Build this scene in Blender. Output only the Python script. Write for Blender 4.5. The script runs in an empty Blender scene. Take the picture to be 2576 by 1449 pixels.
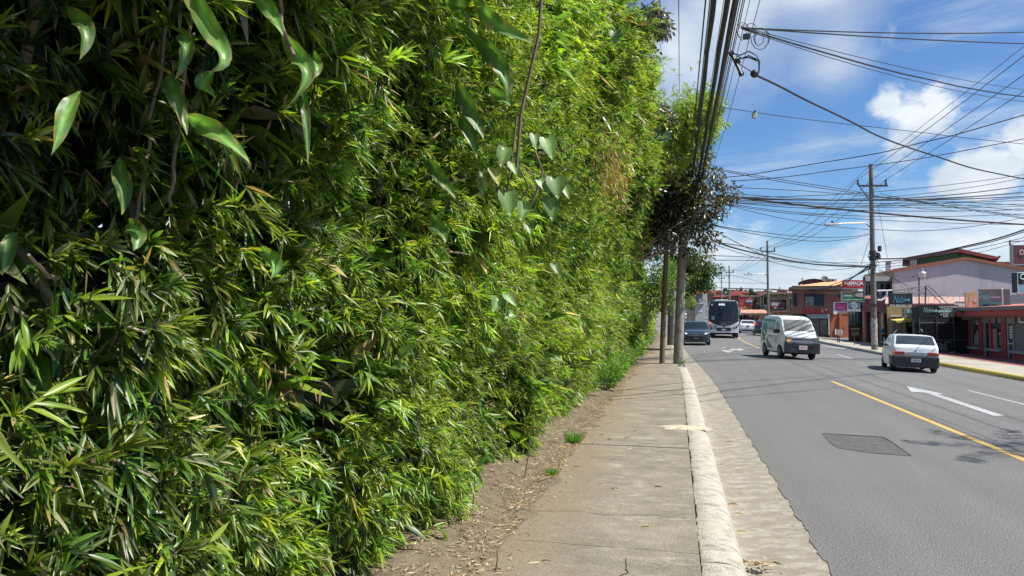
import bpy, bmesh, math, random
import numpy as np
from mathutils import Vector, Matrix
random.seed(7); rng = np.random.default_rng(11)
SC = bpy.context.scene; COL = SC.collection
R = math.radians
# ------------------------------------------------------------------ camera
FX = 1860.0; TH = R(12.49); PT = R(2.32)
EYE = Vector((0, 0, 1.70))
CF = Vector((-math.sin(TH)*math.cos(PT), math.cos(TH)*math.cos(PT), math.sin(PT)))
CR = Vector((math.cos(TH), math.sin(TH), 0))
CU = CR.cross(CF)
cam_d = bpy.data.cameras.new('camera'); cam = bpy.data.objects.new('camera', cam_d); COL.objects.link(cam)
cam_d.sensor_width = 36; cam_d.lens = 36*FX/2576; cam_d.clip_end = 4000; cam_d.clip_start = .05
cam.location = EYE
cam.rotation_euler = Matrix((CR, CU, -CF)).transposed().to_euler()
SC.camera = cam
# ------------------------------------------------------------------ light
SUN_EL = R(57); SUN_AZ = R(96)          # azimuth clockwise from +Y, sun stands over the right side of the road
SD = Vector((math.sin(SUN_AZ)*math.cos(SUN_EL), math.cos(SUN_AZ)*math.cos(SUN_EL), math.sin(SUN_EL)))
sl = bpy.data.lights.new('sun', 'SUN'); sl.energy = 5.0; sl.angle = R(.55); sl.color = (1, .95, .86)
sun = bpy.data.objects.new('sun', sl); COL.objects.link(sun); sun.rotation_euler = (-SD).to_track_quat('-Z', 'Y').to_euler()
SC.view_settings.view_transform = 'Standard'; SC.view_settings.look = 'None'; SC.view_settings.gamma = 1
SC.view_settings.use_curve_mapping = False; SC.view_settings.exposure = .52
SC.cycles.max_bounces = 8; SC.cycles.transparent_max_bounces = 12

def pxdir(px, py):
    d = CF + CR*((px-1288)/FX) + CU*((724.5-py)/FX)
    return d.normalized()

W = bpy.data.worlds.new('World'); SC.world = W; W.use_nodes = True
nt = W.node_tree; nt.nodes.clear()
def wn(t, **k):
    n = nt.nodes.new(t)
    for a, b in k.items(): setattr(n, a, b)
    return n
L = nt.links.new
out = wn('ShaderNodeOutputWorld'); bg = wn('ShaderNodeBackground'); bg.inputs[1].default_value = .09
sky = wn('ShaderNodeTexSky', sky_type='NISHITA', sun_disc=False, sun_elevation=SUN_EL, sun_rotation=SUN_AZ, air_density=1.0, dust_density=.6, ozone_density=2.5)
tc = wn('ShaderNodeTexCoord')
def M(op, a, b=None, c=None, clamp=False):
    n = wn('ShaderNodeMath', operation=op, use_clamp=clamp)
    for i, v in enumerate((a, b, c)):
        if v is None: continue
        if isinstance(v, (int, float)): n.inputs[i].default_value = v
        else: L(v, n.inputs[i])
    return n.outputs[0]
def smooth(x, a, b):
    n = wn('ShaderNodeMapRange', interpolation_type='SMOOTHSTEP'); L(x, n.inputs[0])
    n.inputs[1].default_value = a; n.inputs[2].default_value = b
    return n.outputs[0]
def vmap(scale, rot=(0, 0, 0), loc=(0, 0, 0)):
    n = wn('ShaderNodeMapping'); L(tc.outputs['Generated'], n.inputs[0]); n.inputs['Scale'].default_value = scale
    n.inputs['Rotation'].default_value = rot; n.inputs['Location'].default_value = loc
    return n.outputs[0]
def noise(v, s, det=7, rough=.55, dist=0):
    n = wn('ShaderNodeTexNoise'); L(v, n.inputs['Vector']); n.inputs['Scale'].default_value = s
    n.inputs['Detail'].default_value = det; n.inputs['Roughness'].default_value = rough; n.inputs['Distortion'].default_value = dist
    return n.outputs[0]
sep = wn('ShaderNodeSeparateXYZ'); L(tc.outputs['Generated'], sep.inputs[0]); dz = sep.outputs[2]
def blob(px, py, rad):
    d = pxdir(px, py); n = wn('ShaderNodeVectorMath', operation='DISTANCE'); L(tc.outputs['Generated'], n.inputs[0]); n.inputs[1].default_value = d
    return M('SUBTRACT', 1, M('DIVIDE', n.outputs['Value'], rad/FX), clamp=True)
# cumulus heaps
bl = None
for b in ((2300, 300, 125), (2235, 265, 70), (2350, 260, 85), (2270, 355, 80), (2500, 425, 115), (2590, 360, 90), (2400, 440, 60), (2640, 500, 90), (2900, 250, 220), (3300, 420, 400), (1200, 300, 260), (400, 200, 500)):
    x = blob(*b); bl = x if bl is None else M('MAXIMUM', bl, x)
n1 = noise(vmap((1, 1, 1.6)), 9, 9, .62, .25)
cum = smooth(M('ADD', M('MULTIPLY', bl, .95), M('MULTIPLY', M('SUBTRACT', n1, .5), 2.1)), .20, .60)
# bank of cloud towards the horizon
n2 = noise(vmap((1, 1, 2.6), loc=(3, 1, 0)), 5, 9, .6, .2)
low = M('SUBTRACT', 1, smooth(dz, .02, .27))
bank = smooth(M('ADD', M('MULTIPLY', low, 1.0), M('MULTIPLY', M('SUBTRACT', n2, .5), 2.3)), .50, 1.05)
# thin cirrus
n3 = noise(vmap((1.0, .55, 2.2), rot=(.2, .5, .35)), 3.2, 8, .55, .6)
b2 = None
for b in ((1850, 20, 330), (2080, -60, 360), (1700, 120, 260), (2100, 130, 180)):
    x = blob(*b); b2 = x if b2 is None else M('MAXIMUM', b2, x)
cir = M('MULTIPLY', smooth(M('ADD', M('MULTIPLY', b2, .85), M('MULTIPLY', M('SUBTRACT', n3, .5), 1.5)), .10, .95), .9)
n4 = noise(vmap((1.0, .5, 5.0), rot=(.1, .25, .2), loc=(5, 2, 1)), 3.5, 8, .6, .5)
cir2 = M('MULTIPLY', smooth(n4, .44, .74), .6)
m = M('MAXIMUM', M('MAXIMUM', cum, bank), M('MAXIMUM', cir, cir2), clamp=True)
shade = noise(vmap((1, 1, 2.2), loc=(1, 7, 2)), 7, 6, .55)
cr = wn('ShaderNodeMapRange'); L(shade, cr.inputs[0]); cr.inputs[1].default_value = .35; cr.inputs[2].default_value = .62
mixc = wn('ShaderNodeMix', data_type='RGBA'); L(cr.outputs[0], mixc.inputs[0])
mixc.inputs[6].default_value = (4.6, 5.3, 6.3, 1); mixc.inputs[7].default_value = (7.0, 7.5, 7.9, 1)
tint = wn('ShaderNodeMix', data_type='RGBA', blend_type='MULTIPLY'); tint.inputs[0].default_value = 1
L(sky.outputs[0], tint.inputs[6]); tint.inputs[7].default_value = (.60, .84, 1.09, 1)
mx = wn('ShaderNodeMix', data_type='RGBA'); L(m, mx.inputs[0]); L(tint.outputs[2], mx.inputs[6]); L(mixc.outputs[2], mx.inputs[7])
L(mx.outputs[2], bg.inputs[0]); L(bg.outputs[0], out.inputs[0])

# ------------------------------------------------------------------ picking points in space
def ZM(k, x, y):
    ox, oy, s = {1: (1677.1, 670.8, .18517), 2: (2106.4, 603.7, .18517), 3: (2106.4, 751.3, .18229), 4: (1744.1, 0, .32405), 5: (1744.1, 335.4, .32405),
                 6: (1851.5, 684.2, .1111), 7: (1905.1, 697.7, .0926), 8: (2079.6, 697.7, .12967), 9: (2307.6, 697.7, .17596), 10: (1717.3, 711.1, .11112), 0: (0, 0, 1)}[k]
    return ox+s*x, oy+s*y
def at(px, py, depth):
    return EYE + (CF + CR*((px-1288)/FX) + CU*((724.5-py)/FX))*depth
def onX(px, py, X):
    d = pxdir(px, py); return EYE + d*((X-EYE.x)/d.x)
def sst(x, a, b):
    t = min(1, max(0, (x-a)/(b-a))); return t*t*(3-2*t)
def rise(Y):
    r = 0
    if Y > 75: r += .0082*(min(Y, 207)-75)
    if Y > 207: r += .0195*(min(Y, 330)-207)
    return r
def gz(X, Y=0):
    z = 0
    if X > 4.2: z = -.04*(min(X, 10.45)-4.2)
    if X > 10.45: z -= .062*(min(X, 18.4)-10.45)
    return z + rise(Y)
def ground(px, py, extra=0):
    d = pxdir(px, py); t = 10.0
    for i in range(60):
        p = EYE+d*t; e = p.z-(gz(p.x, p.y)+extra)
        t += e/max(.01, -d.z+.012) * .8
        if abs(e) < 1e-4: break
    return EYE+d*t
def bendR(Y): return 1.0*sst(Y, 32, 85)
def bendL(Y): return -.55*sst(Y, 17, 44)

# ------------------------------------------------------------------ materials
MATS = {}
def mat(name, col, rough=.6, metal=0, var=.12, scale=6, bump=0, bscale=60, spec=.5, coat=0, alpha=1, emit=0, stretch=(1, 1, 1), col2=None, spots=None):
    if name in MATS: return MATS[name]
    m = bpy.data.materials.new(name); m.use_nodes = True; t = m.node_tree; b = t.nodes['Principled BSDF']
    b.inputs['Roughness'].default_value = rough; b.inputs['Metallic'].default_value = metal
    b.inputs['Specular IOR Level'].default_value = spec; b.inputs['Coat Weight'].default_value = coat
    b.inputs['Alpha'].default_value = alpha
    g = t.nodes.new('ShaderNodeTexCoord'); mp = t.nodes.new('ShaderNodeMapping'); mp.inputs['Scale'].default_value = stretch
    t.links.new(g.outputs['Object'], mp.inputs[0])
    n = t.nodes.new('ShaderNodeTexNoise'); n.inputs['Scale'].default_value = scale; n.inputs['Detail'].default_value = 6; n.inputs['Roughness'].default_value = .65
    t.links.new(mp.outputs[0], n.inputs[0])
    r = t.nodes.new('ShaderNodeValToRGB'); r.color_ramp.elements[0].position = .3; r.color_ramp.elements[1].position = .7
    c = Vector(col)
    lo = c*(1-var) if col2 is None else c
    hi = [min(1, v*(1+var)) for v in col] if col2 is None else col2
    r.color_ramp.elements[0].color = (*lo, 1); r.color_ramp.elements[1].color = (*hi, 1)
    t.links.new(n.outputs[0], r.inputs[0]); src = r.outputs[0]
    if spots:      # (colour, scale, lo, hi, stretch)
        mp2 = t.nodes.new('ShaderNodeMapping'); mp2.inputs['Scale'].default_value = spots[4]; t.links.new(g.outputs['Object'], mp2.inputs[0])
        n2 = t.nodes.new('ShaderNodeTexNoise'); n2.inputs['Scale'].default_value = spots[1]; n2.inputs['Detail'].default_value = 8; n2.inputs['Roughness'].default_value = .7
        t.links.new(mp2.outputs[0], n2.inputs[0])
        mr = t.nodes.new('ShaderNodeMapRange'); mr.inputs[1].default_value = spots[2]; mr.inputs[2].default_value = spots[3]; t.links.new(n2.outputs[0], mr.inputs[0])
        mm = t.nodes.new('ShaderNodeMix'); mm.data_type = 'RGBA'; t.links.new(mr.outputs[0], mm.inputs[0]); t.links.new(src, mm.inputs[6]); mm.inputs[7].default_value = (*spots[0], 1)
        src = mm.outputs[2]
    t.links.new(src, b.inputs['Base Color'])
    if emit:
        t.links.new(src, b.inputs['Emission Color']); b.inputs['Emission Strength'].default_value = emit
    if bump:
        nb = t.nodes.new('ShaderNodeTexNoise'); nb.inputs['Scale'].default_value = bscale; nb.inputs['Detail'].default_value = 5
        t.links.new(mp.outputs[0], nb.inputs[0]); bp = t.nodes.new('ShaderNodeBump'); bp.inputs['Strength'].default_value = bump; bp.inputs['Distance'].default_value = .02
        t.links.new(nb.outputs[0], bp.inputs['Height']); t.links.new(bp.outputs[0], b.inputs['Normal'])
    MATS[name] = m; return m
def leaf_mat(name, trans=.35, rough=.42, spec=.5, gain=1.0, tcol=(1.15, 1.25, .55)):
    m = bpy.data.materials.new(name); m.use_nodes = True; t = m.node_tree; b = t.nodes['Principled BSDF']; o = t.nodes['Material Output']
    a = t.nodes.new('ShaderNodeAttribute'); a.attribute_name = 'Col'
    b.inputs['Roughness'].default_value = rough; b.inputs['Specular IOR Level'].default_value = spec
    t.links.new(a.outputs['Color'], b.inputs['Base Color'])
    mu = t.nodes.new('ShaderNodeMix'); mu.data_type = 'RGBA'; mu.blend_type = 'MULTIPLY'; mu.inputs[0].default_value = 1
    t.links.new(a.outputs['Color'], mu.inputs[6]); mu.inputs[7].default_value = (tcol[0]*2*gain, tcol[1]*2*gain, tcol[2]*2*gain, 1)
    tr = t.nodes.new('ShaderNodeBsdfTranslucent'); t.links.new(mu.outputs[2], tr.inputs[0])
    ms = t.nodes.new('ShaderNodeMixShader'); ms.inputs[0].default_value = trans
    t.links.new(b.outputs[0], ms.inputs[1]); t.links.new(tr.outputs[0], ms.inputs[2]); t.links.new(ms.outputs[0], o.inputs[0])
    return m
def glass_mat(name, col=(.02, .03, .035), see=.3):
    m = bpy.data.materials.new(name); m.use_nodes = True; t = m.node_tree; b = t.nodes['Principled BSDF']; o = t.nodes['Material Output']
    b.inputs['Base Color'].default_value = (*col, 1); b.inputs['Roughness'].default_value = .05; b.inputs['Specular IOR Level'].default_value = .35
    tr = t.nodes.new('ShaderNodeBsdfTransparent'); ms = t.nodes.new('ShaderNodeMixShader'); ms.inputs[0].default_value = see
    t.links.new(b.outputs[0], ms.inputs[1]); t.links.new(tr.outputs[0], ms.inputs[2]); t.links.new(ms.outputs[0], o.inputs[0])
    MATS[name] = m; return m

# ------------------------------------------------------------------ object helpers
ORG = {}; LOCAL = {}
def tag(o, label=None, cat=None, group=None, kind=None):
    if label: o['label'] = label
    if cat: o['category'] = cat
    if group: o['group'] = group
    if kind: o['kind'] = kind
    return o
def thing(name, label, cat, loc, group=None, rotz=None):
    o = bpy.data.objects.new(name, None); COL.objects.link(o); o.location = loc; o.empty_display_size = .2
    if rotz is not None: o.rotation_euler = (0, 0, rotz); LOCAL[o] = True
    ORG[o] = Vector(loc); return tag(o, label, cat, group)
def root_of(o):
    while o.parent: o = o.parent
    return o
class MB:
    def __init__(s): s.v = []; s.f = []
    def add(s, vs, fs):
        n = len(s.v); s.v += [tuple(v) for v in vs]; s.f += [tuple(i+n for i in f) for f in fs]; return s
    def box(s, a, b):
        x0, x1 = sorted((a[0], b[0])); y0, y1 = sorted((a[1], b[1])); z0, z1 = sorted((a[2], b[2]))
        return s.add([(x0, y0, z0), (x1, y0, z0), (x1, y1, z0), (x0, y1, z0), (x0, y0, z1), (x1, y0, z1), (x1, y1, z1), (x0, y1, z1)],
                     [(0, 3, 2, 1), (4, 5, 6, 7), (0, 1, 5, 4), (1, 2, 6, 5), (2, 3, 7, 6), (3, 0, 4, 7)])
    def obox(s, o, a, b, c):      # corner + three edge vectors
        o, a, b, c = map(Vector, (o, a, b, c))
        if a.cross(b).dot(c) < 0: a, b = b, a
        P = [o, o+a, o+a+b, o+b, o+c, o+a+c, o+a+b+c, o+b+c]
        return s.add(P, [(0, 3, 2, 1), (4, 5, 6, 7), (0, 1, 5, 4), (1, 2, 6, 5), (2, 3, 7, 6), (3, 0, 4, 7)])
    def prism(s, poly, ext):
        poly = [Vector(p) for p in poly]; ext = Vector(ext); n = len(poly)
        return s.add(poly+[p+ext for p in poly], [tuple(range(n)), tuple(range(2*n-1, n-1, -1))]+[(i, i+n, (i+1) % n+n, (i+1) % n) for i in range(n)])
    def tube(s, pts, r, seg=6, cap=True):
        pts = [Vector(p) for p in pts]; n = len(pts); rr = r if isinstance(r, (list, tuple)) else [r]*n
        base = len(s.v); prev = None
        for i, p in enumerate(pts):
            d = (pts[min(i+1, n-1)]-pts[max(i-1, 0)]).normalized()
            if prev is None: u = d.orthogonal().normalized()
            else:
                u = prev-d*prev.dot(d); u = u.normalized() if u.length > 1e-6 else d.orthogonal().normalized()
            prev = u; w = d.cross(u)
            for k in range(seg):
                a = 2*math.pi*k/seg; s.v.append(tuple(p+(u*math.cos(a)+w*math.sin(a))*rr[i]))
        for i in range(n-1):
            for k in range(seg):
                a = base+i*seg+k; b = base+i*seg+(k+1) % seg; s.f.append((a, b, b+seg, a+seg))
        if cap: s.f.append(tuple(base+k for k in range(seg-1, -1, -1))); s.f.append(tuple(base+(n-1)*seg+k for k in range(seg)))
        return s
    def disc(s, c, n, r, seg=20, th=.01):
        c = Vector(c); n = Vector(n).normalized(); return s.tube([c, c+n*th], r, seg)
    def ball(s, c, r, seg=12, ring=8, sc=(1, 1, 1)):
        b = len(s.v)
        for i in range(ring+1):
            t = math.pi*i/ring
            for k in range(seg):
                a = 2*math.pi*k/seg; s.v.append((c[0]+r*sc[0]*math.sin(t)*math.cos(a), c[1]+r*sc[1]*math.sin(t)*math.sin(a), c[2]+r*sc[2]*math.cos(t)))
        for i in range(ring):
            for k in range(seg):
                k2 = (k+1) % seg; s.f.append((b+i*seg+k, b+(i+1)*seg+k, b+(i+1)*seg+k2, b+i*seg+k2))
        return s
    def build(s, name, m, parent=None, smooth=False, bevel=0, label=None):
        me = bpy.data.meshes.new(name); vs = s.v
        if parent is not None:
            r = root_of(parent)
            if r not in LOCAL:
                o = ORG.get(r, Vector((0, 0, 0))); vs = [(v[0]-o.x, v[1]-o.y, v[2]-o.z) for v in vs]
        me.from_pydata(vs, [], s.f); me.update()
        ob = bpy.data.objects.new(name, me); COL.objects.link(ob)
        if parent is not None: ob.parent = parent
        me.materials.append(m)
        if smooth:
            me.shade_smooth(); me.set_sharp_from_angle(angle=R(smooth if smooth > 1 else 40))
        if bevel:
            b = ob.modifiers.new('b', 'BEVEL'); b.width = bevel; b.segments = 2; b.limit_method = 'ANGLE'; b.angle_limit = R(35)
        if label: ob['label'] = label
        return ob
def struct(mb, name, m, label=None, smooth=False):
    o = mb.build(name, m, smooth=smooth); tag(o, label, None, None, 'structure'); ORG[o] = Vector((0, 0, 0)); return o
DG = None
def text_mesh(body, bold=0, shear=0, res=3):
    cu = bpy.data.curves.new('t', 'FONT'); cu.body = body; cu.resolution_u = res; cu.offset = bold; cu.shear = shear
    ob = bpy.data.objects.new('t', cu); COL.objects.link(ob)
    dg = bpy.context.evaluated_depsgraph_get(); me = bpy.data.meshes.new_from_object(ob.evaluated_get(dg))
    bpy.data.objects.remove(ob)
    vs = [Vector(v.co) for v in me.vertices]; fs = [tuple(p.vertices) for p in me.polygons]; bpy.data.meshes.remove(me)
    x0 = min(v.x for v in vs); x1 = max(v.x for v in vs); y0 = min(v.y for v in vs); y1 = max(v.y for v in vs)
    return [((v.x-x0)/(x1-x0), (v.y-y0)/(y1-y0)) for v in vs], fs
def text_on(body, o, u, v, n, name, m, parent, bold=.012, shear=0, th=.012):
    """lettering filling the rectangle o, o+u, o+v, standing off along n"""
    uv, fs = text_mesh(body, bold, shear); o, u, v, n = Vector(o), Vector(u), Vector(v), Vector(n).normalized()
    mb = MB(); mb.add([o+u*a+v*b+n*th for a, b in uv], fs)
    return mb.build(name, m, parent)

class Fac:
    """a facade plane: base point p0, horizontal unit vector u (left to right as the camera sees it), normal n towards the street"""
    def __init__(s, p0, u):
        s.p = Vector(p0); s.u = Vector(u).normalized(); s.n = s.u.cross(Vector((0, 0, 1)))
        if s.n.dot(EYE-s.p) < 0: s.n = -s.n
    def px(s, k, x, y):
        d = pxdir(*ZM(k, x, y)); t = (s.p-EYE).dot(s.n)/d.dot(s.n); q = EYE+d*t
        return (q-s.p).dot(s.u), q.z
    def pt(s, a, z, d=0): return s.p+s.u*a+Vector((0, 0, z-s.p.z))+s.n*d
    def back(s, a, dd):      # depth of a building runs back from the street along its plot boundary
        if dd >= -.6: return s.n*dd
        v = s.pt(a, 0)-EYE; v.z = 0; v.normalize(); return v*(-dd)/max(.3, abs(v.dot(s.n)))
    def r(s, k, x0, y0, x1, y1):
        (a0, z0), (a1, z1) = s.px(k, x0, y0), s.px(k, x1, y1); return min(a0, a1), min(z0, z1), max(a0, a1), max(z0, z1)
    def box(s, mb, q, d0, d1):
        a0, z0, a1, z1 = q; return mb.obox(s.pt(a0, z0, d1), s.u*(a1-a0), Vector((0, 0, z1-z0)), s.back(a0, d0-d1))
    def part(s, name, q, d0, d1, m, parent, **k): return s.box(MB(), q, d0, d1).build(name, m, parent, **k)
    def poly(s, pts, d0, d1, name, m, parent, **k):
        return MB().prism([s.pt(a, z, d1) for a, z in pts], s.back(min(p[0] for p in pts), d0-d1)).build(name, m, parent, **k)
    def text(s, body, q, d, m, parent, name='lettering', **k):
        a0, z0, a1, z1 = q; return text_on(body, s.pt(a0, z0, d), s.u*(a1-a0), (0, 0, z1-z0), s.n, name, m, parent, **k)
    def window(s, q, parent, frame=.06, mf=None, mg=None, bars=1, sill=False, d=0):
        a0, z0, a1, z1 = q; mb = MB()
        s.box(mb, (a0, z0, a0+frame, z1), d-.02, d+.05); s.box(mb, (a1-frame, z0, a1, z1), d-.02, d+.05)
        s.box(mb, (a0+frame, z0, a1-frame, z0+frame), d-.02, d+.05); s.box(mb, (a0+frame, z1-frame, a1-frame, z1), d-.02, d+.05)
        for i in range(bars):
            c = a0+(a1-a0)*(i+1)/(bars+1); s.box(mb, (c-frame*.4, z0+frame, c+frame*.4, z1-frame), d-.02, d+.045)
        w = mb.build('window', mf or MATS['white_paint'], parent)
        s.part('pane', (a0+frame*.5, z0+frame*.5, a1-frame*.5, z1-frame*.5), d+.002, d+.02, mg or MATS['dark_glass'], w)
        return w
def FZ(k, x, y, depth): return Fac(at(*ZM(k, x, y), depth), CR)
# ================================================================== ground
def soil_mat():
    m = mat('soil', (.10, .075, .05), .95, var=.45, scale=9, bump=.6, bscale=45, col2=(.20, .155, .10))
    return m
asph = mat('asphalt', (.158, .156, .153), .88, var=.05, scale=.6, bump=.45, bscale=160, spec=.3)
def asphalt_speckle(m, dark=1.0):
    t = m.node_tree; b = t.nodes['Principled BSDF']; old = b.inputs['Base Color'].links[0].from_socket
    g = t.nodes.new('ShaderNodeTexCoord'); n = t.nodes.new('ShaderNodeTexNoise'); n.inputs['Scale'].default_value = 75; n.inputs['Detail'].default_value = 5; n.inputs['Roughness'].default_value = .8
    t.links.new(g.outputs['Object'], n.inputs[0])
    r = t.nodes.new('ShaderNodeValToRGB'); e = r.color_ramp.elements; e[0].position = .41; e[0].color = (.35*dark, .35*dark, .36*dark, 1); e[1].position = .60; e[1].color = (1.7*dark, 1.7*dark, 1.66*dark, 1)
    t.links.new(n.outputs[0], r.inputs[0])
    # long tyre-worn bands
    mp = t.nodes.new('ShaderNodeMapping'); mp.inputs['Scale'].default_value = (.9, .03, 1); t.links.new(g.outputs['Object'], mp.inputs[0])
    n2 = t.nodes.new('ShaderNodeTexNoise'); n2.inputs['Scale'].default_value = 2.2; n2.inputs['Detail'].default_value = 4; t.links.new(mp.outputs[0], n2.inputs[0])
    r2 = t.nodes.new('ShaderNodeMapRange'); r2.inputs[1].default_value = .3; r2.inputs[2].default_value = .7; r2.inputs[3].default_value = .9; r2.inputs[4].default_value = 1.08; t.links.new(n2.outputs[0], r2.inputs[0])
    def mul(a, b_):
        x = t.nodes.new('ShaderNodeMix'); x.data_type = 'RGBA'; x.blend_type = 'MULTIPLY'; x.inputs[0].default_value = 1; x.clamp_result = False
        t.links.new(a, x.inputs[6]); t.links.new(b_, x.inputs[7]); return x.outputs[2]
    t.links.new(mul(mul(old, r.outputs[0]), r2.outputs[0]), b.inputs['Base Color'])
asphalt_speckle(asph)
def grid_xy(xs_fn, Ys, zfn):
    mb = MB(); n = len(xs_fn(Ys[0]))
    vs = []
    for Y in Ys:
        for x in xs_fn(Y): vs.append((x, Y, zfn(x, Y)))
    fs = [(i*n+j, i*n+j+1, (i+1)*n+j+1, (i+1)*n+j) for i in range(len(Ys)-1) for j in range(n-1)]
    return mb.add(vs, fs)
Yt = [-60, -30, -10]+[i*3 for i in range(0, 30)]+[90+i*8 for i in range(0, 36)]+[400, 500, 650, 900, 1500, 2500]
def terr(x, Y):
    z = gz(x, Y)-.06
    if x < -3: z += .1
    if Y > 380: z += min(9, (Y-380)*.03)
    return z
struct(grid_xy(lambda Y: [-1200, -500, -200, -80, -30, -8, -3, -1.9, 0, 2, 4.2, 7, 10.45, 13, 18.4, 24, 40, 90, 200, 500, 1400], Yt, terr), 'ground',
       mat('dusty_ground', (.16, .155, .145), .95, var=.3, scale=.3, bump=.2), smooth=True)
def ex(Y, s=0, amp=.012): return amp*(math.sin(Y*7.1+s)+.7*math.sin(Y*17.3+2*s)+.5*math.sin(Y*41+s)+.4*math.sin(Y*3.1+3*s))
Yr = [-8+i*.5 for i in range(0, 20)]+[2+i*.07 for i in range(0, 320)]+[24.5+i*.5 for i in range(0, 110)]+[80+i*5 for i in range(50)]+[331, 400]
def XL(Y): return 1.0+bendL(Y)+(ex(Y) if Y < 26 else 0)
road = grid_xy(lambda Y: [XL(Y), XL(Y)+.12, 2.4, 4.2, 6.2, 8.3, 10.47+bendR(Y)], Yr, gz)
struct(road, 'road', asph)
# thickness of the asphalt layer at its ragged left edge
# gutter and kerb
conc_pale = mat('pale_concrete', (.50, .475, .40), .9, var=.2, scale=11, bump=.7, bscale=70, col2=(.40, .37, .30), spots=((.20, .18, .14), 9, .47, .70, (1, 1.5, 1)))
conc_gut = mat('gutter_concrete', (.28, .25, .20), .9, var=.2, scale=3, bump=.5, bscale=90, col2=(.24, .21, .16), spots=((.46, .43, .36), 5, .46, .74, (1.1, 1.5, 1)))
Yg = [-3+i*.12 for i in range(0, 290)]+[32+i*1.0 for i in range(80)]
def gut_rows(Y):
    l = XL(Y); k = bendL(Y)*.9
    return [.44+k, .50+k, .60+k, .85+bendL(Y), l+.03]
def gut_z(x, Y): return gz(x, Y)-.004-.03*math.exp(-((x-.52-bendL(Y)*.9)/.13)**2)-.012*min(1, max(0, (XL(Y)-x)/.1))
struct(grid_xy(gut_rows, Yg, gut_z), 'gutter', conc_gut, smooth=True)
def kerb_section(y0, y1, side=0):
    n = max(2, int((y1-y0)/.1)); mb = MB(); prof = [(.0, .0), (.0, .148), (.010, .156), (.10, .158), (.185, .150), (.245, .125), (.283, .07), (.30, -.06), (0, -.06)]
    vs = []
    for i in range(n+1):
        y = y0+(y1-y0)*i/n; k = bendL(y)*.9; j = .003*math.sin(y*23)+.003*math.sin(y*61)+.004*math.sin(y*97+2)+.004*math.sin(y*5.3)
        for a, (x, z) in enumerate(prof):
            e = j if a in (1, 2, 3) else 0
            vs.append((.142+x+k+(e if a < 3 else 0), y, z+e*.5))
    m_ = len(prof); fs = [(i*m_+j, (i+1)*m_+j, (i+1)*m_+(j+1) % m_, i*m_+(j+1) % m_) for i in range(n) for j in range(m_)]
    fs += [tuple(range(m_)), tuple(n*m_+j for j in range(m_-1, -1, -1))]
    return mb.add(vs, fs)
kerb = bpy.data.objects.new('kerb', None); COL.objects.link(kerb); ORG[kerb] = Vector((0, 0, 0)); tag(kerb, 'pale rounded concrete kerb along the left pavement', None, None, 'structure')
ys = [-3, 1.2, 4.9, 9.0, 13.6, 14.6, 19.3, 24.1]
for a, b in zip(ys, ys[1:]): kerb_section(a+.006, b-.006).build('kerb_stone', conc_pale, kerb, smooth=50)
kerb_section(26.2, 60).build('kerb_stone', conc_gut, kerb, smooth=50)
# pavement slabs
def walk_mat():
    m = mat('pavement_concrete', (.30, .268, .20), .92, var=.2, scale=2.6, bump=.6, bscale=90, col2=(.165, .148, .112), spots=((.47, .43, .33), 3.6, .54, .76, (1, 1.8, 1)))
    t = m.node_tree; b = t.nodes['Principled BSDF']; old = b.inputs['Base Color'].links[0].from_socket
    g = t.nodes.new('ShaderNodeTexCoord'); sp = t.nodes.new('ShaderNodeSeparateXYZ'); t.links.new(g.outputs['Object'], sp.inputs[0])
    n = t.nodes.new('ShaderNodeTexNoise'); n.inputs['Scale'].default_value = 1.6; n.inputs['Detail'].default_value = 7; n.inputs['Roughness'].default_value = .65; t.links.new(g.outputs['Object'], n.inputs[0])
    ad = t.nodes.new('ShaderNodeMath'); ad.operation = 'MULTIPLY_ADD'; t.links.new(n.outputs[0], ad.inputs[0]); ad.inputs[1].default_value = -1.1; t.links.new(sp.outputs[0], ad.inputs[2])
    mr = t.nodes.new('ShaderNodeMapRange'); mr.inputs[1].default_value = -1.66; mr.inputs[2].default_value = -1.05; mr.inputs[3].default_value = 1; mr.inputs[4].default_value = 0; t.links.new(ad.outputs[0], mr.inputs[0])
    mm = t.nodes.new('ShaderNodeMix'); mm.data_type = 'RGBA'; t.links.new(mr.outputs[0], mm.inputs[0]); t.links.new(old, mm.inputs[6]); mm.inputs[7].default_value = (.235, .18, .12, 1)
    # fine dark grit
    n3 = t.nodes.new('ShaderNodeTexNoise'); n3.inputs['Scale'].default_value = 70; n3.inputs['Detail'].default_value = 4; n3.inputs['Roughness'].default_value = .8; t.links.new(g.outputs['Object'], n3.inputs[0])
    r3 = t.nodes.new('ShaderNodeMapRange'); r3.inputs[1].default_value = .35; r3.inputs[2].default_value = .65; r3.inputs[3].default_value = .72; r3.inputs[4].default_value = 1.2; t.links.new(n3.outputs[0], r3.inputs[0])
    m2 = t.nodes.new('ShaderNodeMix'); m2.data_type = 'RGBA'; m2.blend_type = 'MULTIPLY'; m2.inputs[0].default_value = 1; t.links.new(mm.outputs[2], m2.inputs[6]); t.links.new(r3.outputs[0], m2.inputs[7])
    t.links.new(m2.outputs[2], b.inputs['Base Color']); return m
wm = walk_mat()
pave = bpy.data.objects.new('pavement', None); COL.objects.link(pave); ORG[pave] = Vector((0, 0, 0)); tag(pave, 'worn concrete pavement beside the bamboo hedge', None, None, 'structure')
js = [-3, -.9, 1.0, 3.05, 5.12, 7.25, 9.15, 11.2, 13.7, 16.2, 18.6, 21, 23.6, 26, 29, 32, 36, 41, 48, 60]
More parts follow.
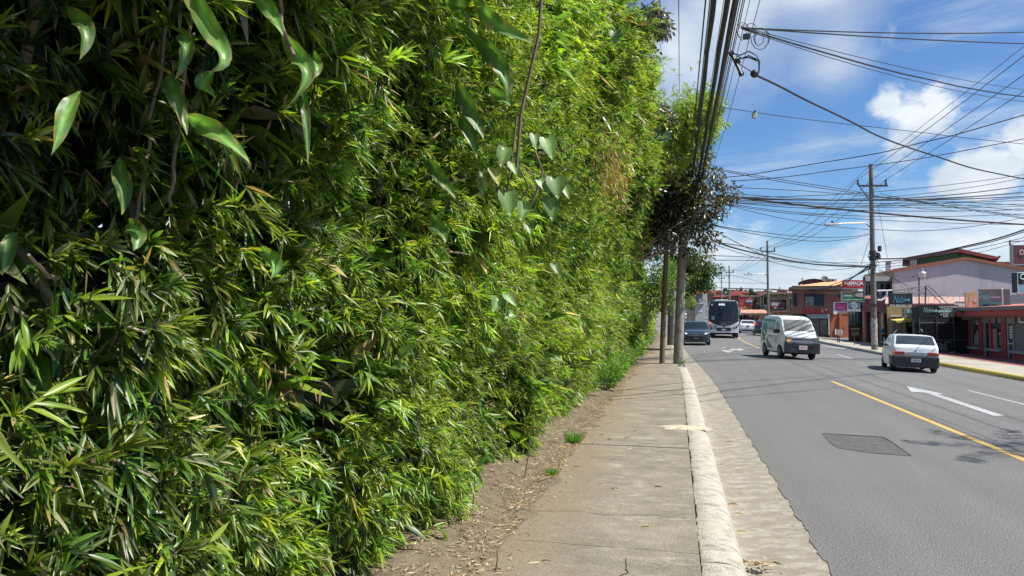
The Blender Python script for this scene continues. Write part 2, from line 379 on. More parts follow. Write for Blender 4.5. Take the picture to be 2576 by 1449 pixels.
for q, (a, b) in enumerate(zip(js, js[1:])):
    n = 14; vs = []
    for t_, z in ((0, .15), (1, .15)):
        for i in range(n+1):
            x = -1.26+(1.26+.136)*i/n; y = (a if t_ == 0 else b)
            if (t_ == 0): y += .005+.006*math.sin(x*9+q)+.09*(x+1.2)*-.35
            else: y += -.005+.006*math.sin(x*9+q+1)+.09*(x+1.2)*-.35
            vs.append((x+bendL(y)*.6*(i/n), y, z+.003*math.sin(q*2.3)))
    k = n+1; vs += [(v[0], v[1], -.05) for v in vs]
    fs = [(i, i+1, i+1+k, i+k) for i in range(n)]+[(i, i+2*k, i+1+2*k, i+1) for i in range(n)]+[(k+i, k+i+1, k+i+1+2*k, k+i+2*k) for i in range(n)]
    fs += [(0, k, 3*k, 2*k), (n, n+2*k, k+n+2*k, k+n)]
    MB().add(vs, fs).build('paving_slab', wm, pave)
crk = mat('crack_line', (.055, .048, .04), .95)
for pts in ([(-1.1, 5.9), (-.8, 5.97), (-.55, 5.9), (-.2, 5.98), (.12, 5.93)], [(-.95, 8.3), (-.6, 8.22), (-.3, 8.3), (.13, 8.24)], [(-.5, 4.1), (-.42, 4.4), (-.3, 4.6), (-.34, 4.95)], [(.0, 3.2), (.05, 3.7), (.0, 4.2), (.06, 4.6)]):
    P = []
    for (x0, y0), (x1, y1) in zip(pts, pts[1:]):
        for k in range(6): P.append((x0+(x1-x0)*k/6+random.uniform(-.008, .008), y0+(y1-y0)*k/6+random.uniform(-.008, .008)))
    vs = []
    for i, (x, y) in enumerate(P):
        dx, dy = (P[min(i+1, len(P)-1)][0]-P[max(i-1, 0)][0], P[min(i+1, len(P)-1)][1]-P[max(i-1, 0)][1]); l = math.hypot(dx, dy) or 1; w = random.uniform(.0012, .004)
        vs += [(x-dy/l*w, y+dx/l*w, .1565), (x+dy/l*w, y-dx/l*w, .1565)]
    MB().add(vs, [(2*i, 2*i+1, 2*i+3, 2*i+2) for i in range(len(P)-1)]).build('crack', crk, pave)
# broken mortar smear across slab and kerb
def lumpy(cx, cy, rx, ry, z, h, seed, n=26):
    r0 = random.Random(seed); vs = [(cx, cy, z+h)]; 
    for ring, f in ((1, .5), (2, 1)):
        for i in range(n):
            a = 2*math.pi*i/n; q = f*(1+.28*r0.uniform(-1, 1)); vs.append((cx+rx*q*math.cos(a), cy+ry*q*math.sin(a), z+(h*.8*r0.uniform(.5, 1.1) if ring == 1 else 0)))
    fs = [(0, 1+i, 1+(i+1) % n) for i in range(n)]+[(1+i, 1+n+i, 1+n+(i+1) % n, 1+(i+1) % n) for i in range(n)]
    return MB().add(vs, fs)
g = ground(*(1600+.0, 1060)); 
sm = lumpy(.10, 10.75, .34, .22, .155, .035, 4).build('mortar_lump', mat('dry_mortar', (.5, .46, .34), .95, bump=.8, bscale=60, var=.3, scale=30), smooth=False); ORG[sm] = Vector((0, 0, 0))
tag(sm, 'crumbling ridge of dry mortar spilled over pavement and kerb', 'mortar')
# soil strip
def soil_z(x, Y):
    t = max(0, -1.12-x); return .135+.05*min(1, t*2)+.06*min(1.5, t)+.018*math.sin(x*13+Y*5.1)+.014*math.sin(Y*11.7-x*7)+.01*math.sin(x*31+Y*23)
def soil_x(Y):
    e = .07*math.sin(Y*1.3)+.04*math.sin(Y*3.7+1)+.025*math.sin(Y*9.1)
    return [-9, -4, -3, -2.6, -2.3, -2.1, -1.9, -1.75, -1.6, -1.45, -1.32, -1.2+e*.5, -1.12+e]
def soil_zz(x, Y):
    xe = soil_x(Y)[-1]
    return .146 if abs(x-xe) < 1e-6 else max(.1515, soil_z(x, Y))
struct(grid_xy(soil_x, [-3+i*.1 for i in range(0, 300)]+[27+i*.6 for i in range(0, 70)], soil_zz), 'soil_strip', soil_mat(), smooth=True)

# ---- markings
def flat(name, pts, m, label, lift=.004, px=True, kind='structure'):
    if px: pts = [ground(*p) for p in pts]
    mb = MB(); n = len(pts)
    mb.add([(p[0], p[1], gz(p[0], p[1])+lift) for p in pts], [tuple(range(n)) if True else ()])
    o = mb.build(name, m); ORG[o] = Vector((0, 0, 0))
    # faces must look up
    if o.data.polygons[0].normal.z < 0: o.data.flip_normals()
    return tag(o, label, None, None, kind)
white_line = mat('road_white', (.46, .465, .455), .8, var=.12, scale=14, spots=((.22, .22, .22), 26, .50, .62, (1, 1, 1)))
yel_line = mat('road_yellow', (.52, .36, .10), .8, var=.14, scale=10, spots=((.19, .18, .15), 24, .52, .66, (1, 1, 1)))
def ribbon(name, P, w, m, label):
    mb = MB(); vs = []
    for (x, y) in P: vs += [(x-w/2, y, gz(x, y)+.004), (x+w/2, y, gz(x+w/2, y)+.004)]
    mb.add(vs, [(2*i, 2*i+1, 2*i+3, 2*i+2) for i in range(len(P)-1)]); o = mb.build(name, m); ORG[o] = Vector((0, 0, 0)); tag(o, label, None, None, 'structure')
a = ground(2092, 959); b = ground(2576, 1157)
ribbon('centre_line', [(a.x+(b.x-a.x)*(a.y-y)/(a.y-b.y), y) for y in [a.y-i*(a.y-1)/20 for i in range(21)]], .11, yel_line, 'faded yellow centre line on the near road')
c = ground(1909, 876); d = ground(1856, 848.5)
ribbon('centre_line', [(c.x+(d.x-c.x)*i/12-.12*math.sin(i/12*math.pi), c.y+(d.y-c.y)*i/12) for i in range(13)], .12, yel_line, 'far yellow centre line leading towards the bus')
def z6b(x, y): return 1610+.3982*x, 872+.3982*y
flat('lane_arrow', [z6b(*p) for p in ((1683, 250), (1925, 301), (1878, 300), (2305, 437), (2236, 438), (1800, 290), (1714, 286))], white_line, 'white painted lane arrow on the right lane')
flat('lane_line', [z6b(*p) for p in ((2064, 277), (2076, 276), (2436, 366), (2434, 371))], white_line, 'thin white lane dash at the right edge of the picture')
flat('lane_line', [ZM(1, *p) for p in ((2305, 1194), (2322, 1192), (2525, 1250), (2515, 1256))], white_line, 'short white lane dash behind the white van')
flat('lane_line', [ZM(1, *p) for p in ((2118, 1080), (2126, 1076), (2425, 1108), (2425, 1117))], white_line, 'faint white edge line by the far right pavement')
flat('lane_arrow', [ZM(1, *p) for p in ((732, 1140), (840, 1168), (930, 1143), (860, 1142), (790, 1137))], white_line, 'left arm of the worn turn arrow in the bus lane')
flat('lane_arrow', [ZM(1, *p) for p in ((860, 1118), (980, 1119), (985, 1110), (1055, 1134), (975, 1142), (968, 1131), (860, 1131))], white_line, 'right arm of the worn turn arrow in the bus lane')
flat('lane_arrow', [ZM(1, *p) for p in ((750, 1096), (800, 1096), (795, 1103), (760, 1103))], white_line, 'small far tip of the worn turn arrow in the bus lane')
patch_m = mat('patch_asphalt', (.146, .144, .141), .92, var=.2, scale=6, bump=1, bscale=200); asphalt_speckle(patch_m, .95)
flat('road_patch', [z6b(*p) for p in ((1150, 551), (1540, 575), (1600, 612), (1715, 692), (1480, 676), (1250, 642), (1200, 610))], patch_m, 'rough dark asphalt repair patch in the near lane', lift=.0045)
crack = mat('crack_dark', (.03, .03, .03), .95)
for pts, lb in (((( 1149, 549), (1540, 572), (1600, 609), (1718, 694), (1712, 693), (1596, 612), (1538, 576), (1150, 552)), 'dark seam along the far edge of the road patch'),):
    flat('patch_seam', [z6b(*p) for p in pts], crack, lb, lift=.008)

# ================================================================== right pavement
rk_y = mat('kerb_yellow', (.52, .41, .08), .75, var=.2, scale=9, spots=((.30, .28, .22), 9, .55, .68, (1, 1, 1)))
rk_g = mat('kerb_grey', (.30, .29, .26), .9, var=.2, scale=5)
rk = bpy.data.objects.new('far_kerb', None); COL.objects.link(rk); ORG[rk] = Vector((0, 0, 0)); tag(rk, 'far kerb, yellow near the camera and grey beyond', None, None, 'structure')
def rkerb(y0, y1, m):
    n = max(1, int((y1-y0)/1.2)); vs = []; prof = [(0, -.05), (.0, .10), (.035, .135), (.16, .14), (.16, -.05)]
    for i in range(n+1):
        y = y0+(y1-y0)*i/n; x = 10.45+bendR(y); z = gz(10.45, y)
        for a_, b_ in prof: vs.append((x+a_, y, z+b_+.008*math.sin(y*3)))
    k = len(prof); fs = [(i*k+j, (i+1)*k+j, (i+1)*k+(j+1) % k, i*k+(j+1) % k) for i in range(n) for j in range(k)]+[tuple(range(k)), tuple(n*k+j for j in range(k-1, -1, -1))]
    return MB().add(vs, fs).build('kerb_stone', m, rk)
yy = 4
while yy < 34.5: rkerb(yy, yy+1.99, rk_y); yy += 2
while yy < 76: rkerb(yy, yy+2.99, rk_g); yy += 3
pv = mat('far_pavement', (.36, .335, .27), .92, var=.2, scale=1.2, bump=.3, bscale=40)
struct(grid_xy(lambda Y: [10.61+bendR(Y), 12.5, 14.4], [2+i*2 for i in range(38)], lambda x, Y: gz(x, Y)+.128), 'far_pavement', pv)
pvd = mat('far_pavement_dark', (.17, .165, .155), .92, var=.25, scale=.8)
struct(grid_xy(lambda Y: [14.4, 16, 18.6, 26], [50+i*2 for i in range(14)], lambda x, Y: gz(x, Y)+.124), 'shop_forecourt', pvd)
red_p = mat('red_paving', (.23, .085, .07), .85, var=.2, scale=2)
tile_grout = red_p
plat = bpy.data.objects.new('red_forecourt', None); COL.objects.link(plat); ORG[plat] = Vector((0, 0, 0)); tag(plat, 'red painted forecourt in front of the red shop', None, None, 'structure')
for i in range(0, 16):
    y0 = 22+i*2; z0 = gz(15.3, y0)+.17; z1 = gz(18.5, y0)+.14
    MB().add([(14.4, y0+.01, z0), (18.5, y0+.01, z1), (18.5, y0+1.99, z1), (14.4, y0+1.99, z0)]+[(14.4, y0+.01, -1.2), (18.5, y0+.01, -1.2), (18.5, y0+1.99, -1.2), (14.4, y0+1.99, -1.2)],
             [(0, 1, 2, 3), (0, 3, 7, 4), (0, 4, 5, 1), (2, 6, 7, 3)]).build('paving_slab', red_p, plat)
# ================================================================== foliage
def fnoise(y, z, seed, f):
    """smooth pseudo random field, -1..1"""
    r = np.random.default_rng(seed); v = 0*y
    for k in range(9):
        a = r.uniform(0, 2*np.pi); w = f*r.uniform(.6, 1.7); v = v+np.sin((y*np.cos(a)+z*np.sin(a))*w+r.uniform(0, 6.28))
    return v/4.2
def norm(a): return a/np.maximum(1e-9, np.linalg.norm(a, axis=1, keepdims=True))
def leaf_arrays(P, D, Nn, Ln, Wd, droop, hi=False, shape=None):
    D = norm(D); S = norm(np.cross(D, Nn)); U = np.cross(S, D); n = len(P); G = np.array([0, 0, -1.0])
    if hi: T = [(0, 0, .10), (.28, 1, .14), (.66, .72, .10), (1, 0, 0)]
    else: T = [(0, 0, 0), (.38, 1, .14), (1, 0, 0)]
    if shape == 'broad': T = [(0, 0, 0), (.22, .7, .05), (.58, 1.0, .08), (1, 0, 0)] if hi else [(0, 0, 0), (.5, 1, .1), (1, 0, 0)]
    out = []
    for t, w, f in T:
        c = P+D*(Ln*t)[:, None]+G*(droop*Ln*t*t)[:, None]
        if w == 0: out.append(c)
        else:
            s = S*(Wd*.5*w)[:, None]; fo = U*(Wd*f)[:, None]
            out += [c-s+fo, c-fo, c+s+fo]
    V = np.stack(out, 1)          # n,k,3
    if len(T) == 4: F = [(0, 1, 2), (0, 2, 3), (1, 4, 5), (1, 5, 2), (2, 5, 6), (2, 6, 3), (4, 7, 5), (5, 7, 6)]
    else: F = [(0, 1, 2), (0, 2, 3), (1, 4, 2), (2, 4, 3)]
    F = np.array(F)
    k = V.shape[1]; FF = (F[None]+(np.arange(n)*k)[:, None, None]).reshape(-1, 3)
    return V.reshape(-1, 3), FF, k
def leaf_mesh(name, V, F, colors, m, parent=None, kind=None, k=1):
    me = bpy.data.meshes.new(name)
    if parent is not None: V = V-np.array(ORG.get(root_of(parent), Vector((0, 0, 0))))
    me.vertices.add(len(V)); me.vertices.foreach_set('co', V.astype(np.float32).ravel())
    nf = len(F); me.loops.add(nf*3); me.loops.foreach_set('vertex_index', F.astype(np.int32).ravel())
    me.polygons.add(nf); me.polygons.foreach_set('loop_start', np.arange(0, nf*3, 3, dtype=np.int32)); me.polygons.foreach_set('loop_total', np.full(nf, 3, dtype=np.int32))
    me.update(calc_edges=True)
    a = me.color_attributes.new('Col', 'FLOAT_COLOR', 'POINT'); c = np.repeat(colors, k, axis=0); c = np.concatenate([c, np.ones((len(c), 1))], 1)
    a.data.foreach_set('color', c.astype(np.float32).ravel()); me.materials.append(m)
    o = bpy.data.objects.new(name, me); COL.objects.link(o)
    if parent is not None: o.parent = parent
    if kind: o['kind'] = kind
    return o
PROF = np.array([[-.2, -1.98], [.25, -1.80], [1, -1.73], [2, -1.69], [3, -1.63], [4, -1.50], [5, -1.30], [6, -1.08], [7, -.92], [7.5, -.98], [8.0, -1.5]])
def face_x(y, z):
    x = np.interp(z, PROF[:, 0], PROF[:, 1])
    b = .20*fnoise(y, z*1.5, 3, 2.4)+.13*fnoise(y, z*1.7, 4, 6)+.09*fnoise(y, z*1.4, 5, 13)+.05*fnoise(y, z, 6, 27)
    near = np.clip((4.6-y)/2.2, 0, 1)
    x = x+1.2*b*np.clip(.45+z*.35, .45, 1)
    x = x-near*.34*np.exp(-((z-2.35)/.55)**2)+near*.38*np.clip((z-3.0)/.5, 0, 1)*np.clip((5.6-z)/1, 0, 1)
    x = x-.40*np.clip((14-y)/5, 0, 1)*np.clip((z-3.6)/1.6, 0, 1)+.22*np.clip((y-17)/3, 0, 1)*np.clip((z-3)/2, 0, 1)
    x = x+.26*fnoise(y, z*.6, 12, 1.2)*np.clip((z-2.5)/2.5, 0, 1)
    x = x+.30*np.clip((y-24.5)/2.5, 0, 1)*np.clip((z-3)/2, 0, 1)
    return x
PAL = np.array([[.145, .235, .03], [.10, .185, .03], [.215, .30, .03], [.07, .12, .028], [.31, .34, .038], [.34, .27, .14], [.045, .08, .03], [.30, .35, .22]])  # last colour paints sky glints on leaf undersides as pale leaves
def leaf_colors(n, p=(.26, .24, .15, .16, .06, .05, .06, .06), fresh=None):
    i = rng.choice(len(PAL), n, p=np.array(p)/sum(p)); c = PAL[i]*rng.uniform(.75, 1.3, (n, 1))*rng.uniform(.93, 1.07, (n, 3))
    if fresh is not None:
        f = np.clip(fresh, 0, 1)[:, None]; c = c*(1-f)+(np.array([[.33, .41, .034]])*rng.uniform(.8, 1.15, (n, 1)))*f
    return c
def tufts(y, z, depth, scale, nl, leafL, leafW, hi, palp=None, face=face_x, freshbias=0, twig=.11):
    """bunches of bamboo leaves: each hangs from a short twig that grows outwards and bends down"""
    n = len(y); x = face(y, z)-depth
    ax = norm(np.stack([rng.uniform(.35, 1, n), rng.normal(.0, .45, n)-.12, rng.normal(-.02, .6, n)], 1))
    P0 = np.stack([x, y, z], 1)
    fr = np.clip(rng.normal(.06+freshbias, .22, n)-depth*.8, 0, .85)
    m = n*nl; A = np.repeat(ax, nl, 0); sc = np.repeat(scale, nl)
    t = np.tile(np.linspace(.15, 1, nl), n)+rng.uniform(-.06, .06, m)
    base = np.repeat(P0, nl, 0)+A*(t*twig*sc)[:, None]; base[:, 2] -= t*t*.03*sc
    side = norm(np.cross(A, rng.normal(0, 1, (m, 3)))); beta = rng.uniform(.12, 1.0, m)*(1.15-.55*t)
    D = A*np.cos(beta)[:, None]+side*np.sin(beta)[:, None]; D[:, 2] -= rng.uniform(-.05, .55, m)
    Ln = leafL*sc*rng.uniform(.55, 1.25, m); Wd = leafW*sc*rng.uniform(.7, 1.25, m)
    N_ = norm(np.stack([rng.uniform(.1, 1, m), rng.normal(0, .5, m), rng.uniform(.2, 1.2, m)], 1))
    V, F, k = leaf_arrays(base, D, N_, Ln, Wd, rng.uniform(.0, .35, m), hi)
    tf = np.repeat(rng.uniform(.42, 1.42, n)*(1+.25*fnoise(y, z*1.3, 31, 1.7)), nl)[:, None]*(1+np.repeat(rng.normal(0, .10, n), nl)[:, None]*np.array([[1.2, .1, -.6]]))
    c = tf*leaf_colors(m, palp, np.repeat(fr, nl)) if palp is not None else tf*leaf_colors(m, fresh=np.repeat(fr, nl))
    return V, F, k, c
lm = leaf_mat('bamboo_leaf', .34, .35, .5); MATS['leaf'] = lm
lm_dull = leaf_mat('inner_leaf', .2, .6, .3)
hedge = thing('bamboo_hedge', 'tall dense bamboo hedge with narrow bright green leaves along the pavement', 'hedge', (-1.9, 12, .15))
bark = mat('bamboo_bark', (.22, .16, .11), .8, var=.35, scale=8, bump=.6, bscale=30, stretch=(1, 1, .3), col2=(.34, .27, .20))
# --- culms
for i in range(46):
    y = .9+i*.27 if i < 22 else 6.6+(i-22)*.85
    y += random.uniform(-.09, .09); x = float(face_x(np.array([y]), np.array([1.5]))[0])-(.27 if y < 4.2 else .38)-random.uniform(0, .25); z = .15; pts = []; rr = []
    r0 = random.uniform(.016, .03) if i < 22 else random.uniform(.02, .035); lx = random.uniform(-.05, .05); ly = random.uniform(-.10, .10)
    for k in range(14):
        zz = z+k*.4; q = float(face_x(np.array([y]), np.array([zz]))[0]); pts.append((min(x, q-(.24 if y < 4.2 else .34))+lx*k*.15+random.uniform(-.015, .015), y+ly*k*.35+random.uniform(-.02, .02), zz)); rr.append(r0*(1-.05*k)*(1.18 if k % 2 else 1))
    MB().tube(pts, rr, 7).build('culm', bark, hedge, smooth=True)
# --- side branches near the camera
for i in range(34):
    y = random.uniform(1.3, 5.5); z = random.uniform(.9, 3.4); x = float(face_x(np.array([y]), np.array([z]))[0])-.3
    d = Vector((random.uniform(.2, .6), random.uniform(-.8, .8), random.uniform(-.3, .6))).normalized(); p = Vector((x, y, z)); pts = [p]
    for k in range(4): d = (d+Vector((random.uniform(-.2, .2), random.uniform(-.25, .25), random.uniform(-.25, .2)))).normalized(); p = p+d*.11; pts.append(p)
    MB().tube(pts, [.009, .008, .007, .006, .004], 5).build('branch', bark, hedge, smooth=True)
def pts_in(n, y0, y1, z0, z1): return rng.uniform(y0, y1, n), rng.uniform(z0, z1, n)
allV = []; allF = []; allC = []; off = 0; hero = []
def push(V, F, k, c, keep=None):
    global off
    g_ = np.array([.72, .95, .85, .95, 1.35] if k == 5 else [.7, .85, .8, .85, 1.08, 1.0, 1.08, 1.45]); cc_ = np.repeat(c, k, 0)*np.tile(g_, len(c))[:, None]  # leaf base darkened, tip brightened: shade and sunlit tips painted in
    allV.append(V); allF.append(F+off); off += len(V); allC.append(cc_)
def band(nper, y0, y1, z0, z1, dmean, sc0, sc1, nl, hi, LL=.102, WW=.0148, palp=None, fb=0, dmin=0.0, twig=.11):
    n = int(nper*(y1-y0)*(z1-z0)); y, z = pts_in(n, y0, y1, z0, z1)
    if y0 < 4 and dmin == 0 and z0 < 2:      # thin patches that look into the dark inside of the hedge
        gap = fnoise(y, z, 21, 3.2)+.3*np.clip((4.3-y)/2, 0, 1)*np.exp(-((z-2.3)/.6)**2); ok = gap < rng.uniform(.25, 1.0, n); y = y[ok]; z = z[ok]; n = len(y)
    if dmin == 0 and y0 > 2:
        g_ = fnoise(y, z*1.25, 41, 4.2)+.5*fnoise(y, z, 42, 11); ok = g_ < rng.uniform(.42, .95, n); y = y[ok]; z = z[ok]; n = len(y)
    d = dmin+rng.exponential(dmean, n); d = np.minimum(d, .75)
    if dmin == 0: d = np.where((rng.uniform(0, 1, n) < .07) & (z > 1.2), -rng.uniform(.04, .30, n)*np.clip(z/4, .3, 1), d)
    s = np.interp(y, [y0, y1], [sc0, sc1])*rng.uniform(.8, 1.25, n)
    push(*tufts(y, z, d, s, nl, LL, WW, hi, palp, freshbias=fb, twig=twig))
np_ = (.16, .30, .05, .30, .02, .08, .12, .10)
band(420, 1.2, 2.6, .55, 3.0, .14, 1.0, 1.0, 13, True, palp=np_, fb=-.02, twig=.055)
band(430, 2.6, 4.4, .15, 3.9, .14, 1.0, .95, 13, True, fb=.03, palp=(.24, .26, .12, .20, .05, .05, .07, .08), twig=.06)
band(480, 4.4, 7, .12, 5.0, .13, .92, .92, 10, False, fb=.15, twig=.08)
band(340, 7, 11, .12, 6.6, .13, .92, 1.0, 10, False, fb=.18)
band(215, 11, 17, .12, 7.9, .14, 1.05, 1.25, 10, False, fb=.18)
band(145, 17, 27.5, .12, 7.9, .16, 1.3, 1.6, 9, False, fb=.08)
band(150, -.5, 3.2, 3.0, 5.6, .12, 1.4, 1.4, 9, False, LL=.09, WW=.014)
band(50, 3.2, 7, 4.4, 7.5, .12, 2.2, 2.2, 8, False, LL=.1, WW=.022)
# inner layer, shade inside the hedge put into darker leaf colours
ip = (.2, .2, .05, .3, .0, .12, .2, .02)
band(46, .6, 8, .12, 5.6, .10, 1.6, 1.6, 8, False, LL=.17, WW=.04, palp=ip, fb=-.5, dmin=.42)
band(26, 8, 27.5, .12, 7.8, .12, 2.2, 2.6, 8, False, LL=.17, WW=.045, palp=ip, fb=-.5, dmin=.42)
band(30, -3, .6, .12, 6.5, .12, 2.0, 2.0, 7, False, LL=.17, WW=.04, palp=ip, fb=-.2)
def thicket(n, y0, y1, z0, z1, LL, WW):      # oversized backing leaves in mid hedge, inner shade put into their near-black colour
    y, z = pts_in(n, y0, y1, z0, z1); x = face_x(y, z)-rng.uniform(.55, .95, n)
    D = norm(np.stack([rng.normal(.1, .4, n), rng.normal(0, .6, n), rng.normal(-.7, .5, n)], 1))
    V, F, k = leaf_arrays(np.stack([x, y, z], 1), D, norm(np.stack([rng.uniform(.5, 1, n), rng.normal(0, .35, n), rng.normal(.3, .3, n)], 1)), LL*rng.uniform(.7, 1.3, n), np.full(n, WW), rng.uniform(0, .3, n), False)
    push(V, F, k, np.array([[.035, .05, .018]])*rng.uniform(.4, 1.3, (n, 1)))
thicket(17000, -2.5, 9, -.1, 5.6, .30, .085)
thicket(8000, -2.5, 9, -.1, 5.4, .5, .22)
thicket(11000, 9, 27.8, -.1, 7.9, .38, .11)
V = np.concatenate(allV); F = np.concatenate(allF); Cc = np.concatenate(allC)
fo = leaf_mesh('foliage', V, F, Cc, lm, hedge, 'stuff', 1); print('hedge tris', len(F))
# dead hanging leaves
n = 1500; y = rng.uniform(1.2, 7, n); z = rng.uniform(.8, 4.2, n); x = face_x(y, z)-rng.uniform(-.02, .22, n)
D = norm(np.stack([rng.normal(.1, .3, n), rng.normal(0, .3, n), -np.ones(n)], 1))
V, F, k = leaf_arrays(np.stack([x, y, z], 1), D, norm(rng.normal(0, 1, (n, 3))+np.array([.8, 0, 0])), rng.uniform(.05, .11, n), rng.uniform(.008, .016, n), rng.uniform(0, .1, n), True)
c = np.array([[.20, .145, .08]])*rng.uniform(.6, 1.6, (n, 1)); dm = leaf_mat('dead_leaf', .15, .7, .2, 1, (1, .9, .6)); leaf_mesh('dead_leaves', V, F, c, dm, hedge, 'stuff', k)
n = 420; P = np.array(tuple(at(1515, 425, 9.0)))[None]+rng.normal(0, 1, (n, 3))*np.array([.10, .35, .24]); D = norm(np.stack([rng.normal(.2, .4, n), rng.normal(0, .5, n), -np.abs(rng.normal(.8, .4, n))], 1))
V, F, k = leaf_arrays(P+np.array([.12, 0, 0]), D, norm(rng.normal(0, 1, (n, 3))+np.array([.8, 0, 0])), rng.uniform(.07, .13, n), rng.uniform(.012, .02, n), rng.uniform(0, .1, n), False)
leaf_mesh('dead_leaves', V, F, np.array([[.40, .27, .10]])*rng.uniform(.5, 1.4, (n, 1)), dm, hedge, 'stuff', k)
# 300 nearest big leaves as single pieces, on twigs of their own at the front of the hedge
protos = []
for i in range(8):
    V, F, k = leaf_arrays(np.zeros((1, 3)), np.array([[1.0, 0, 0]]), np.array([[0, 0, 1.0]]), np.array([1.0]), np.array([rng.uniform(.11, .17)]), np.array([rng.uniform(.05, .4)]), True)
    o = leaf_mesh('leaf', V, F, leaf_colors(1, fresh=np.array([.15*(i % 4)])), lm, None, None, k); protos.append(o.data); bpy.data.objects.remove(o)
cnt = 0
while cnt < 300:
    y = random.uniform(1.5, 5.2); z = random.uniform(.3, 1.4+ .42*y); 
    x = float(face_x(np.array([y]), np.array([z]))[0])+random.uniform(-.02, .06)
    ax = Vector((random.uniform(.3, 1), random.gauss(-.1, .5), random.gauss(-.1, .5))).normalized()
    for q in range(random.randint(5, 8)):
        if cnt >= 300: break
        s = Vector([random.gauss(0, 1) for _ in range(3)]).cross(ax).normalized(); be = random.uniform(.2, 1.1); d = (ax*math.cos(be)+s*math.sin(be)-Vector((0, 0, random.uniform(.1, .6)))).normalized()
        nn = Vector((random.uniform(.2, 1), random.gauss(0, .4), random.uniform(.3, 1))); sy = nn.cross(d).normalized(); u = d.cross(sy)
        o = bpy.data.objects.new('leaf', random.choice(protos)); COL.objects.link(o); o.parent = hedge; Lf = random.uniform(.10, .15)
        mtx = Matrix((d, sy, u)).transposed().to_4x4()@Matrix.Scale(Lf, 4); mtx.translation = Vector((x, y, z))+ax*.015*q-ORG[hedge]; o.matrix_local = mtx; cnt += 1

# ---- broad drooping leaves of a climber in front of the bamboo
def broad_blade(pts, w, twist=.9, fold=.25, n=12, seed=0):
    """pts: world polyline of the midrib; returns V,F of a wavy strap leaf"""
    r = random.Random(seed); pts = [Vector(p) for p in pts]; P = []
    for i in range(n+1):
        t = i/n*(len(pts)-1); k = min(len(pts)-2, int(t)); f = t-k
        p0 = pts[max(0, k-1)]; p1 = pts[k]; p2 = pts[k+1]; p3 = pts[min(len(pts)-1, k+2)]
        P.append(.5*((2*p1)+(p2-p0)*f+(2*p0-5*p1+4*p2-p3)*f*f+(3*p1-p0-3*p2+p3)*f**3))
    V = []; F = []
    for i, p in enumerate(P):
        t = i/n; d = (P[min(n, i+1)]-P[max(0, i-1)]).normalized(); ww = w*(max(.03, math.sin(math.pi*min(1, (t*.93+.07)**.85)))**.95)
        a = twist*(t-.5)*2+r.uniform(-.08, .08); out_ = (EYE-p).normalized(); s = d.cross(out_).normalized(); u = s.cross(d)
        s2 = s*math.cos(a)+u*math.sin(a); u2 = s2.cross(d)
        for j in range(5):
            c_ = (j-2)/2; wv = .12*math.sin(t*19+j*2+seed)*abs(c_); V.append(p+s2*c_*ww/2+u2*(abs(c_)*fold+wv)*ww/2)
    for i in range(n):
        for j in range(4):
            a = i*5+j; F += [(a, a+1, a+6), (a, a+6, a+5)]
    return np.array([tuple(v) for v in V]), np.array(F)
bm_ = leaf_mat('broad_leaf', .24, .42, .45, 1, (1.1, 1.25, .5))
vine = thing('broad_leaved_vine', 'climber with large strap shaped drooping leaves hanging down the shaded hedge', 'climbing plant', (-1.5, 2.8, 2.6))
BL = [([(480, -60), (515, 40), (560, 140), (530, 180)], .075, 2.15), ([(455, -80), (500, 20), (530, 100)], .075, 2.25), ([(700, 60), (745, 130), (770, 190), (722, 270)], .085, 2.7), ([(765, 210), (770, 300), (774, 412)], .04, 2.7),
      ([(640, -30), (680, 30), (712, 90)], .07, 2.6), ([(465, 285), (540, 330), (632, 415)], .085, 2.5), ([(170, 20), (215, 70), (200, 150)], .06, 2.0), ([(205, 230), (160, 300), (128, 390)], .055, 1.9),
      ([(300, 400), (310, 470), (305, 540)], .065, 2.2), ([(455, 75), (470, 120), (440, 200)], .065, 2.5), ([(425, 190), (440, 240), (470, 340)], .08, 2.5), ([(540, 180), (510, 215), (540, 245)], .07, 2.6),
      ([(1195, -10), (1250, 60), (1340, 110)], .12, 4.3), ([(1140, 40), (1230, 120), (1270, 200), (1272, 260)], .13, 4.3), ([(1150, 200), (1190, 290), (1215, 350)], .12, 4.2), ([(1120, 0), (1165, 20), (1175, 60)], .09, 4.3),
      ([(1230, 220), (1260, 245), (1283, 268)], .09, 4.4), ([(1080, 400), (1110, 450), (1145, 500)], .085, 4.0), ([(1085, 540), (1110, 580), (1120, 610)], .09, 3.9), ([(325, 560), (345, 590), (335, 630)], .07, 2.2),
      ([(790, 130), (798, 165), (785, 200)], .05, 2.7), ([(1160, 290), (1180, 330), (1200, 400)], .10, 4.3), ([(660, 620), (690, 660), (680, 700)], .08, 2.9), ([(40, 585), (15, 640), (5, 690)], .06, 2.3)]
vine2 = thing('broad_leaved_vine', 'climber with long twisted leaves hanging high between the tufts in mid hedge', 'climbing plant', (-1.3, 5, 3.3))
for i, (p, w, dep) in enumerate(BL):
    n_ = len(p); pts = [at(x, y, dep-.04*j) for j, (x, y) in enumerate(p)]; V, F = broad_blade(pts, w*.8, random.uniform(.7, 1.6), .5, 16, i)
    c = np.tile(np.array([[.10, .19, .045]])*random.uniform(.6, 1.3), (len(V), 1)); jj = np.arange(len(V)) % 5; tt = np.arange(len(V))//5/16
    c *= np.array([.8, 1.05, 1.9, 1.0, .75])[jj][:, None]*rng.uniform(.8, 1.2, (len(V), 1)); br_w = (np.clip((tt-.82)/.18, 0, 1)*(i % 3 != 1)+(np.abs(jj-2) == 2)*(rng.uniform(0, 1, len(V)) < .25))[:, None]; br_w = np.clip(br_w, 0, 1); c = c*(1-br_w)+np.array([[.30, .22, .07]])*br_w
    leaf_mesh('leaf', V, F, c, bm_, vine2 if dep > 3.5 else vine, None, 1)
